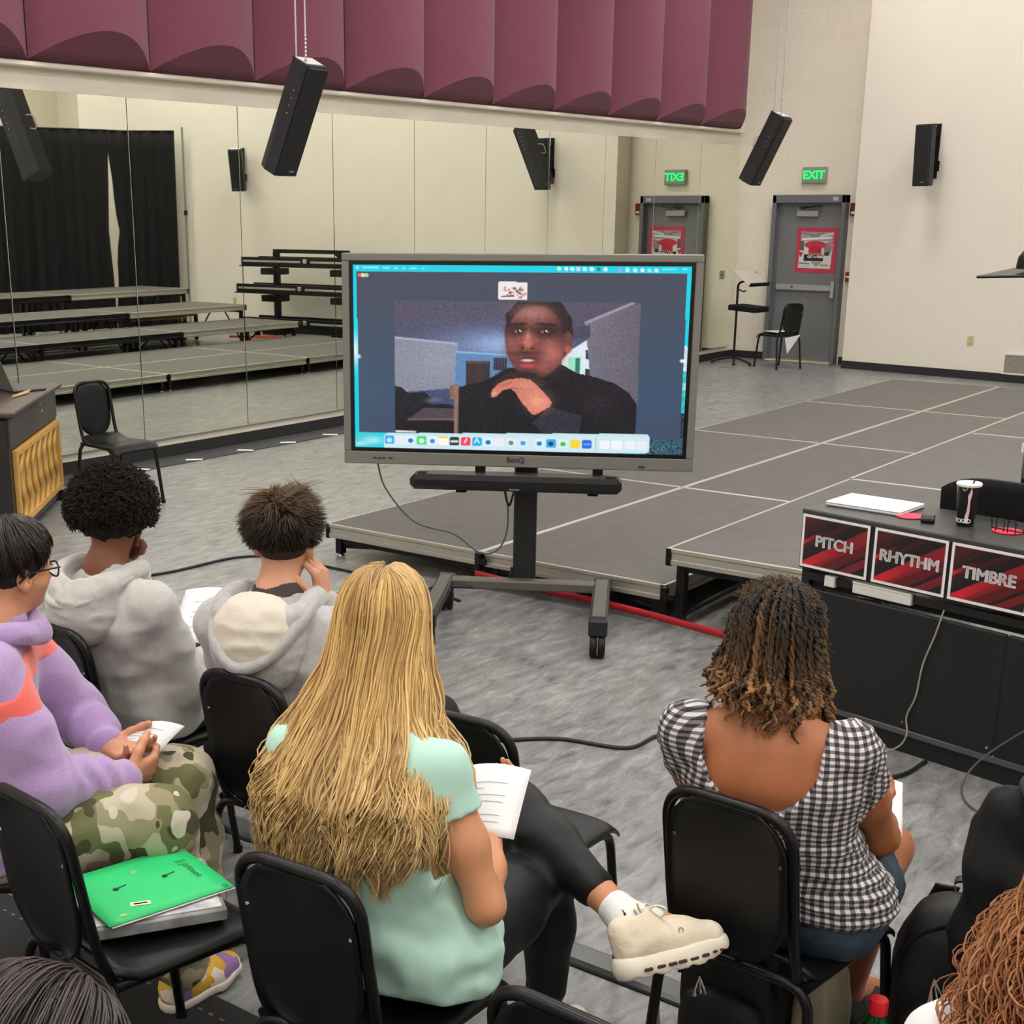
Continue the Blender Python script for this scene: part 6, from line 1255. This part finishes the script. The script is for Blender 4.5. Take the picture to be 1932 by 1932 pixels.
B = Solid(); B.ell(J['head']+hM@V3(0, -.014, .03), V3(.083, .101, .095), hM, .02); piece(t, 'hair_cap', B, mat('brown_root', rgb(46, 32, 24), .8), .008, None, lambda P_: np.maximum(((P_-J['head'])@hM)[:, 1]-.055, -.052+.35*((P_-J['head'])@hM)[:, 1]-((P_-J['head'])@hM)[:, 2]))
tuft_hair(t, J['head'], hM, 5600, lambda az, al, rg, n: np.interp(al, [0, .8, 1.3, 1.9], [.054, .052, .040, .014])*rg.uniform(.8, 1.2, n), brn_dir, lambda az, al, tt, rg, n: (np.array([.028, .017, .010])+np.array([.23, .13, .062])*(np.clip(1-al/1.35, 0, 1)[:, None]*np.clip(tt+.15, 0, 1)*rg.uniform(.3, 1.2, n)[:, None])[..., None]), .00135, M_brn, 5, 1.98, .95)
# ---------------------------------------------------------------- afro student
t, o = person('person in a plain light grey hoodie holding a printed sheet', (-3.16, 2.58, 0))
J = rel(dict(hipL=(-3.26, 2.58, .53), hipR=(-3.08, 2.62, .53), shL=(-3.34, 2.46, .90), shR=(-2.975, 2.51, .90), neck=(-3.18, 2.505, .99), head=(-3.19, 2.55, 1.12),
    elL=(-3.34, 2.74, .78), wrL=(-3.215, 2.62, .99), elR=(-2.975, 2.61, .63), wrR=(-3.06, 2.85, .675), knL=(-3.30, 2.98, .53), anL=(-3.44, 3.28, .10), toL=(-3.40, 3.42, .05), knR=(-3.10, 2.98, .53), anR=(-3.545, 3.13, .11), toR=(-3.46, 3.24, .05)), o)
J['anR'] = V3(-3.42, 3.10, .11)-o; J['toR'] = V3(-3.36, 3.24, .05)-o; J['anL'] = V3(-3.33, 3.24, .10)-o; J['toL'] = V3(-3.25, 3.36, .05)-o
M_sk4 = skinmat('skin_deep', (132, 82, 62)); hM = rot3(.85, -.12)
hands = [hand_arrays(J['wrR'], J['elR'], V3(-.45, .85, .1), V3(-.5, -.1, .8), V3(-.6, -.3, .6), (.5, .55, .6, .65), .5, 1.0), hand_arrays(J['wrL'], J['elL'], V3(.25, -.12, .95), V3(.3, -.9, 0), V3(.9, .1, 0), (.85, .9, .9, .9), .6, 1.0)]
body_mesh(t, J, hM, M_sk4, 1.02, 1.0, hands, .0100); eyes(t, J['head'], hM)
M_gl = mat('light_grey_fleece', rgb(190, 188, 184), .95, noise=.06, nscale=50, bump=.15, bscale=140, sheen=.3)
hoodie(t, J, M_gl, 1.0, .017, slv=(.066, .060, .048), fold=.008)
lat = nrm(J['shR']-J['shL']); fwd = nrm(np.cross([0, 0, 1], lat)); h_, q = hood_down(t, J, M_gl, fwd, lat, 1.12, .13)
MB().tube(smoothpts([tuple(q(x, y, z)) for x, y, z in ((-.10, .03, .0), (-.118, -.06, -.03), (-.07, -.14, -.075), (.0, -.15, -.085), (.07, -.13, -.06), (.112, -.06, -.02), (.1, .03, .0))], 6), .013, 8).build('hood_seam_roll', M_gl, h_)
trousers(t, J, M_navy, (.105, .092, .076, .066, .05), .80)
for s_ in 'LR':
    a_ = J['an'+s_]; f_ = nrm((J['to'+s_]-a_)*V3(1, 1, 0)); B = Solid(); k_ = nrm(J['kn'+s_]-a_); B.cone(a_, a_+k_*.11, .041, .043, .01); piece(t, 'sock', B, M_sock, .006); shoe(t, 'sneaker', V3(a_[0], a_[1], 0)-f_*.07, V3(a_[0], a_[1], 0)+f_*.20, (0, 0, 1), (M_gsh, M_gsole, M_white), 1.0, .006)
M_afro = hairmat('afro_hair', .7, .25); c = J['head']+hM@V3(0, -.02, .045)
B = Solid(); B.ell(c, V3(.122, .128, .108), hM, .02); piece(t, 'hair_mass', B, mat('afro_core', rgb(24, 18, 17), .95), .009, folds(.012, (30, 30, 30)), lambda P_: np.maximum(((P_-J['head'])@hM)[:, 1]-.07, -((P_-J['head'])@hM)[:, 2]-.055+.1*((P_-J['head'])@hM)[:, 1]))
rg = np.random.default_rng(9); az, al = scalp_dirs(4400, rg, 0, 2.15, 1.3); n_ = len(az); nr = sph(az, al, V3(1, 1, 1)); p0 = sph(az, al, V3(.116, .122, .102)*1.0); tt = np.linspace(0, 1, 10)[None, :]; ph = rg.uniform(0, 6.3, n_)[:, None]
u_ = np.cross(nr, V3(.3, .5, .8)); u_ /= np.linalg.norm(u_, axis=1)[:, None]; v_ = np.cross(nr, u_); ln = rg.uniform(.012, .032, n_)[:, None]; rc = rg.uniform(.003, .006, n_)[:, None]; an = tt*rg.uniform(7, 14, n_)[:, None]+ph
Pc = p0[:, None]+nr[:, None]*(tt*ln)[..., None]+u_[:, None]*(rc*np.cos(an))[..., None]+v_[:, None]*(rc*np.sin(an))[..., None]; Pc = c+Pc@hM.T; ok = ((Pc[:, 5]-J['head'])@hM)[:, 2] > -.07
strands('curls', Pc[ok], .0013, (np.array([.018, .012, .010])*(rg.uniform(.4, 2.2, n_)[:, None, None]))[ok], M_afro, t, 3)
sheet('white printed sheet held by the person in the plain grey hoodie', [V3(-3.06, 2.86, .67), V3(-3.22, 2.76, .67), V3(-3.30, 2.92, .80), V3(-3.14, 3.02, .80)], .012)
# ---------------------------------------------------------------- lavender hoodie student
t, o = person('person with glasses in a lavender and coral hoodie and camouflage trousers', (-2.82, 1.82, 0))
J = rel(dict(hipL=(-2.89, 1.90, .53), hipR=(-2.74, 1.76, .53), shL=(-2.965, 1.99, .94), shR=(-2.715, 1.765, .94), neck=(-2.825, 1.885, 1.03), head=(-2.82, 1.935, 1.155),
    elL=(-2.90, 2.16, .69), wrL=(-2.74, 2.12, .655), elR=(-2.60, 1.84, .665), wrR=(-2.575, 2.05, .625), knL=(-2.62, 2.26, .53), anL=(-2.60, 2.3, .10), toL=(-2.55, 2.42, .05), knR=(-2.45, 2.04, .54), anR=(-2.46, 2.10, .10), toR=(-2.47, 2.24, .05)), o)
M_sk5 = skinmat('skin_warm', (206, 148, 116)); hM = rot3(-.08, -.08)
hands = [hand_arrays(J['wrR'], J['elR'], V3(.0, .95, .05), V3(-.85, .1, .3), V3(-.3, .1, .9), (.75, .8, .85, .9), .6, 1.0), hand_arrays(J['wrL'], J['elL'], V3(.9, .1, -.05), V3(.1, -.2, .9), V3(.1, .7, .4), (.35, .4, .45, .5), .5, 1.0)]
body_mesh(t, J, hM, M_sk5, 1.03, 1.0, hands, .0100); eyes(t, J['head'], hM)
M_lav = mat('lavender_fleece', rgb(176, 146, 196), 1.0, noise=.06, nscale=120, bump=.35, bscale=220, sheen=.5); M_cor = mat('coral_fleece', rgb(236, 104, 96), 1.0, bump=.3, bscale=220, sheen=.5); M_yel = mat('yellow_trim', rgb(246, 214, 120), .8)
hd = hoodie(t, J, M_lav, 1.08, .026, cuff_m=M_yel, slv=(.084, .074, .060), fold=.005)
lat = nrm(J['shR']-J['shL']); fwd = nrm(np.cross([0, 0, 1], lat)); h_, q = hood_down(t, J, M_lav, fwd, lat, 1.18, .13)
# coral yoke band over the shoulders and coral back panel
def band(P_):
    z = P_[:, 2]; x = (P_-J['neck'])@lat; y = (P_-J['neck'])@fwd; zl = .905-J['neck'][2]*0-.0; return np.maximum(np.abs(z-(.925-.45*np.maximum(0, np.abs(x)-.12)))-.036, y-.12)
B = Solid(); torso(B, J, .031, 1.09, .045)
for s_ in 'LR': limb(B, [J['sh'+s_], J['sh'+s_]*.5+J['el'+s_]*.5], [.089, .084], .04)
piece(hd, 'coral_band', B, M_cor, .0078, None, band)
B = Solid(); torso(B, J, .031, 1.09, .045); hm = (J['hipL']+J['hipR'])/2; B.cone(hm-lat*.09, hm+lat*.09, .145, .145, .05); piece(hd, 'coral_back_panel', B, M_cor, .009, folds(.004), lambda P_: np.maximum(np.maximum(P_[:, 2]-.70, .50-P_[:, 2]), (P_-J['neck'])@fwd+.06))
def camo():
    m = bpy.data.materials.new('camouflage'); m.use_nodes = True; nt = m.node_tree; N = nt.nodes; L = nt.links; p = N['Principled BSDF']; p.inputs['Roughness'].default_value = .9
    tc = N.new('ShaderNodeTexCoord'); src = None
    for i, (sc, off, th, col) in enumerate(((11, 0, .54, rgb(150, 142, 112)), (9, 5, .565, rgb(112, 112, 74)), (12, 11, .60, rgb(74, 72, 48)), (13, 17, .62, rgb(206, 196, 178)))):
        mp = N.new('ShaderNodeMapping'); mp.inputs['Location'].default_value = (off, off, off); mp.inputs['Scale'].default_value = (1, 1, .7); L.new(tc.outputs['Object'], mp.inputs[0]); n = N.new('ShaderNodeTexNoise'); n.inputs['Scale'].default_value = sc; n.inputs['Detail'].default_value = 1.5; L.new(mp.outputs[0], n.inputs['Vector'])
        g = N.new('ShaderNodeMath'); g.operation = 'GREATER_THAN'; g.inputs[1].default_value = th; L.new(n.outputs['Fac'], g.inputs[0]); mx = N.new('ShaderNodeMix'); mx.data_type = 'RGBA'; L.new(g.outputs[0], mx.inputs[0]); mx.inputs[7].default_value = col
        if src: L.new(src, mx.inputs[6])
        else: mx.inputs[6].default_value = rgb(190, 180, 156)
        src = mx.outputs[2]
    L.new(src, p.inputs['Base Color']); return m
trousers(t, J, camo(), (.12, .11, .092, .085, .075), .92, .006)
# colourful sneakers
def comic():
    m = bpy.data.materials.new('comic_print'); m.use_nodes = True; nt = m.node_tree; N = nt.nodes; L = nt.links; p = N['Principled BSDF']; tc = N.new('ShaderNodeTexCoord'); v = N.new('ShaderNodeTexVoronoi'); v.inputs['Scale'].default_value = 26; L.new(tc.outputs['Object'], v.inputs['Vector']); cr = N.new('ShaderNodeValToRGB'); cr.color_ramp.interpolation = 'CONSTANT'; e = cr.color_ramp.elements; e[0].color = rgb(226, 176, 50); e[1].position = .85; e[1].color = rgb(240, 230, 214)
    for ps, c in ((.3, rgb(206, 90, 110)), (.5, rgb(232, 190, 70)), (.68, rgb(160, 120, 180))): k = e.new(ps); k.color = c
    sp = N.new('ShaderNodeSeparateColor'); L.new(v.outputs['Color'], sp.inputs[0]); L.new(sp.outputs[0], cr.inputs[0]); L.new(cr.outputs[0], p.inputs['Base Color']); p.inputs['Roughness'].default_value = .7; return m
M_com = comic()
for s_ in 'LR': a_ = J['an'+s_]; shoe(t, 'sneaker', V3(a_[0], a_[1]-.06, .007), V3(a_[0]-.01, a_[1]+.20, .007), (0, 0, 1), (M_com, M_white, M_white), 1, .006)
# hair and glasses
def comb_hair(t, c, M, N, colf, r0, m, seed, alend, part=0., name='hair', thick=.16, R0=(.083, .101, .097), Mp=11, whorl=(0, -.03), kcl=50, wv=.0):
    rg = np.random.default_rng(seed); az = rg.uniform(-math.pi, math.pi, N); k = kcl; ca = rg.uniform(-math.pi, math.pi, k); cj = rg.normal(0, .10, k); ci = np.argmin((np.cos(az)[:, None]-np.cos(ca))**2+(np.sin(az)[:, None]-np.sin(ca))**2, 1)
    a0 = rg.random(N)**.8*.95; a1 = alend(az)*rg.uniform(.86, 1.06, N); ok = a1 > a0+.15; az, a0, a1, ci = az[ok], a0[ok], a1[ok], ci[ok]; n = len(az); tt = np.linspace(0, 1, Mp)[None]
    al = a0[:, None]+(a1-a0)[:, None]*tt; az2 = az[:, None]+(cj[ci]+rg.normal(0, .05, n))[:, None]*tt+.35*tt*(1-0*tt)*np.sign(part); lay = rg.random(n)[:, None]
    rr = V3(*R0); f = 1.02+thick*lay*np.sin(np.clip(tt*2.2+.15, 0, 2.6))+.03*np.sin(ci*1.7)[:, None]*tt
    P_ = np.stack([np.sin(al)*np.sin(az2)*rr[0]*f, -np.sin(al)*np.cos(az2)*rr[1]*f-.012, np.cos(al)*rr[2]*f+.028], -1); P_ += np.cumsum(rg.normal(0, .0005, P_.shape), 1); P_ = c+P_@M.T
    strands(name, P_, r0*rg.uniform(.7, 1.3, n)[:, None]*np.clip((1.05-tt)*2.2, .12, 1), colf(tt, rg, n, lay), m, t, 3)
M_dkh = hairmat('dark_straight_hair', .38, .5)
dkcol = lambda tt, rg, n, lay: (np.array([.020, .013, .011])*(rg.uniform(.5, 2.0, n)[:, None, None])*np.ones((n, tt.shape[1], 1)))
B = Solid(); B.ell(J['head']+hM@V3(0, -.014, .03), V3(.083, .101, .095), hM, .02); piece(t, 'hair_cap', B, mat('black_root', rgb(28, 22, 21), .8), .008, None, lambda P_: np.maximum(((P_-J['head'])@hM)[:, 1]-.055, -.04-((P_-J['head'])@hM)[:, 2]))
comb_hair(t, J['head'], hM, 2900, dkcol, .0016, M_dkh, 21, lambda az: np.interp(np.abs(az), [0, 1.0, 1.5, 1.75, 2.2, 3.15], [2.05, 1.95, 1.55, 1.75, 1.35, 1.25]), .5)
gl = []; T = lambda x, y, z: tuple(J['head']+hM@V3(x, y, z)); gp = None
M_gls = mat('glasses_black', rgb(16, 16, 18), .3); M_lens = mat('lens_clear', (1, 1, 1, 1), .02, trans=1, ior=1.02, alpha=.25)
gf = MB()
for sx in (-1, 1): gf.tube([T(sx*.034+.024*math.cos(a), .102-.006*abs(math.cos(a)), -.006+.019*math.sin(a)) for a in [k*2*math.pi/20 for k in range(20)]], .0024, 6, closed=True)
gf.tube([T(-.012, .105, .0), T(0, .107, .003), T(.012, .105, .0)], .0024, 6)
gl = gf.build('glasses', M_gls, t)
for sx in (-1, 1):
    MB().tube(smoothpts([T(sx*.057, .100, .002), T(sx*.074, .06, .004), T(sx*.084, .0, .0), T(sx*.084, -.03, -.02)], 5), .0026, 6).build('temple', M_gls, gl); MB().add([T(sx*.034+.023*math.cos(a), .1015-.006*abs(math.cos(a)), -.006+.018*math.sin(a)) for a in [k*2*math.pi/20 for k in range(20)]], [tuple(range(20))]).build('lens', M_lens, gl)
sheet('white sheet held by the person in the lavender hoodie', [V3(-2.745, 2.10, .64), V3(-2.60, 2.16, .635), V3(-2.575, 2.25, .70), V3(-2.70, 2.20, .69)], .012)
# ---------------------------------------------------------------- red-curled student (right edge)
t, o = person('person in a white shirt cut off by the right edge', (-.36, 1.80, 0))
J = rel(dict(hipL=(-.45, 1.80, .53), hipR=(-.27, 1.80, .53), shL=(-.435, 1.72, .91), shR=(-.13, 1.72, .91), neck=(-.285, 1.73, 1.01), head=(-.275, 1.77, 1.135),
    elL=(-.49, 1.85, .68), wrL=(-.40, 2.08, .62), elR=(-.14, 1.85, .68), wrR=(-.27, 2.08, .62), knL=(-.45, 2.22, .52), anL=(-.45, 2.25, .10), toL=(-.45, 2.4, .05), knR=(-.27, 2.22, .52), anR=(-.27, 2.25, .10), toR=(-.27, 2.4, .05)), o)
hM = rot3(.2, -.1); hands = [hand_arrays(J['wr'+s_], J['el'+s_], V3(0, .95, -.1), V3(0, .1, -.95), V3(-1 if s_ == 'R' else 1, 0, 0), (.3, .35, .4, .4), .4, .92) for s_ in 'LR']
M_sk6 = skinmat('skin_fair', (222, 170, 146)); body_mesh(t, J, hM, M_sk6, .96, .95, hands, .0125); eyes(t, J['head'], hM, .95)
hoodie(t, J, mat('white_cotton', rgb(222, 220, 222), .85, bump=.1, bscale=40), .98, .016, 'white_shirt', slv=(.064, .056, .046), fold=.006); trousers(t, J, M_navy)
for s_ in 'LR': a_ = J['an'+s_]; shoe(t, 'shoe', V3(a_[0], a_[1]-.06, 0), V3(a_[0], a_[1]+.19, 0), (0, 0, 1), (M_blkshoe, M_white, M_lace), 1, .008)
M_red_h = hairmat('red_hair', .5, .4); rg = np.random.default_rng(12); N_ = 1700; Mp = 46; tt = np.linspace(0, 1, Mp)[None]
az = rg.uniform(-2.4, 2.4, N_); al0 = rg.uniform(0, 1.6, N_); sp_ = .22; al = al0[:, None]+np.clip(tt/sp_, 0, 1)*(np.maximum(1.75, al0+.1)-al0)[:, None]; rr = V3(.098, .115, .108)
Hh = J['head']+(np.stack([np.sin(al)*np.sin(az)[:, None]*rr[0], -np.sin(al)*np.cos(az)[:, None]*rr[1]-.012, np.cos(al)*rr[2]+.03], -1)*(1+.18*rg.random(N_)[:, None, None]))@hM.T
f = np.clip((tt-sp_)/(1-sp_), 0, 1); ln = rg.uniform(.22, .46, N_)[:, None]; b0 = Hh[:, int(Mp*sp_)]; dv = b0-J['head']; dv[:, 2] = 0; dv /= np.linalg.norm(dv, axis=1)[:, None]+1e-6
O = b0[:, None]+dv[:, None]*(.095*np.sqrt(f)*rg.uniform(.2, 1.15, N_)[:, None])[..., None]; O[..., 2] = b0[:, None, 2]-f*ln; k = np.clip((tt-sp_*.8)/.15, 0, 1)[..., None]; Pc = Hh*(1-k)+O*k
ph = rg.uniform(0, 6.3, N_)[:, None]; rc = rg.uniform(.006, .017, N_)[:, None]*np.clip(tt*3, .1, 1)*(1+.5*np.sin(tt*9+ph)); an = tt*rg.uniform(20, 44, N_)[:, None]+ph; Pc[..., 0] += rc*np.cos(an); Pc[..., 1] += rc*np.sin(an); Pc[..., 2] += .4*rc*np.cos(an*.5)
lk = rg.random(N_)[:, None, None]; strands('hair', Pc, .0015*rg.uniform(.6, 1.4, N_)[:, None], (np.array([.20, .060, .022])*(1-lk)+np.array([.42, .19, .075])*lk)*np.ones((1, Mp, 1)), M_red_h, t, 3)
B = Solid(); B.ell(J['head']+hM@V3(0, -.02, .03), V3(.095, .11, .105), hM, .02); B.ell(J['head']+V3(0, -.07, -.10), V3(.12, .075, .14), None, .05); piece(t, 'hair_cap', B, mat('red_root', rgb(110, 52, 30), .8), .009, folds(.01, (25, 25, 25)), lambda P_: ((P_-J['head'])@hM)[:, 1]-.04)
# ---------------------------------------------------------------- dark-haired student (bottom left corner)
t, o = person('person of whom only the head top shows at the bottom left corner', (-1.09, .70, 0))
J = rel(dict(hipL=(-1.18, .70, .53), hipR=(-1.0, .70, .53), shL=(-1.27, .62, .93), shR=(-.92, .64, .93), neck=(-1.085, .65, 1.0), head=(-1.075, .695, 1.125),
    elL=(-1.33, .78, .68), wrL=(-1.2, 1.0, .62), elR=(-.86, .80, .68), wrR=(-1.0, 1.0, .62), knL=(-1.18, 1.12, .52), anL=(-1.18, 1.15, .10), toL=(-1.18, 1.3, .05), knR=(-1.0, 1.12, .52), anR=(-1.0, 1.15, .10), toR=(-1.0, 1.3, .05)), o)
hM = rot3(.2, -.1); hands = [hand_arrays(J['wr'+s_], J['el'+s_], V3(0, .95, -.1), V3(0, .1, -.95), V3(-1 if s_ == 'R' else 1, 0, 0), (.3, .35, .4, .4), .4, .95) for s_ in 'LR']
body_mesh(t, J, hM, M_sk5, 1.0, 1.0, hands, .0125); eyes(t, J['head'], hM); hoodie(t, J, mat('charcoal_cotton', rgb(52, 52, 58), .9), 1.0, .018, 'sweatshirt', slv=(.068, .06, .05)); trousers(t, J, M_navy)
for s_ in 'LR': a_ = J['an'+s_]; shoe(t, 'shoe', V3(a_[0], a_[1]-.06, .007), V3(a_[0], a_[1]+.19, .007), (0, 0, 1), (M_blkshoe, M_white, M_lace), 1, .008)
B = Solid(); B.ell(J['head']+hM@V3(0, -.014, .03), V3(.084, .102, .096), hM, .02); piece(t, 'hair_cap', B, mat('black_root', rgb(28, 22, 21), .8), .008, None, lambda P_: np.maximum(((P_-J['head'])@hM)[:, 1]-.055, -.09-((P_-J['head'])@hM)[:, 2]))
comb_hair(t, J['head'], hM @ rot3(0, -.95), 2500, lambda tt, rg, n, lay: np.array([.040, .030, .028])*(rg.uniform(.4, 1.8, n)[:, None, None])*np.ones((n, tt.shape[1], 1)), .0018, M_dkh, 31, lambda az: np.interp(np.abs(az), [0, 1.0, 1.7, 2.2, 3.15], [2.7, 2.7, 2.5, 2.2, 1.0]), .5, thick=.2, Mp=12)
# ---------------------------------------------------------------- hooded jacket over the chair at the right
jk = thing('hooded_jacket', 'black hooded jacket draped over the chair at the right edge', 'jacket', (-.51, 3.11, 0), R(2))
M_jk = mat('jacket_black', rgb(17, 18, 20), .85, bump=.4, bscale=14); M_hd = mat('hood_grey', rgb(62, 68, 72), .9, bump=.3, bscale=20)
B = Solid(); B.cone((-.13, -.275, .79), (.13, -.275, .79), .062, .062, .05).cone((-.14, -.285, .66), (.14, -.285, .66), .07, .07, .05).cone((-.15, -.29, .50), (.15, -.29, .50), .072, .072, .05).cone((-.15, -.285, .38), (.15, -.285, .38), .07, .07, .05)
for sx in (-1, 1): B.chain([V3(sx*.16, -.27, .79), V3(sx*.205, -.28, .66), V3(sx*.215, -.26, .50), V3(sx*.20, -.22, .36)], [.060, .058, .054, .046], .04)
piece(jk, 'jacket_body', B, M_jk, .009, folds(.017, (12, 12, 5)))
B = Solid(); hp = [(-.14, -.24, .84), (-.12, -.32, .87), (-.03, -.36, .865), (.07, -.345, .85), (.13, -.28, .84)]; hq = [np.array(p) for p in smoothpts(hp, 4)]
for i in range(len(hq)-1): B.cone(hq[i], hq[i+1], .024, .024, .02)
B.ell((0, -.27, .825), V3(.15, .10, .05), None, .03); B.ell((-.02, -.33, .79), V3(.11, .05, .085), None, .03); piece(jk, 'hood', B, M_hd, .008, folds(.008, (12, 12, 16)))
for sx in (-1, 1): MB().tube(smoothpts([(sx*.03, -.365, .80), (sx*.035, -.375, .70), (sx*.05, -.37, .60)], 4), .004, 5).build('drawstring', M_hd, jk)
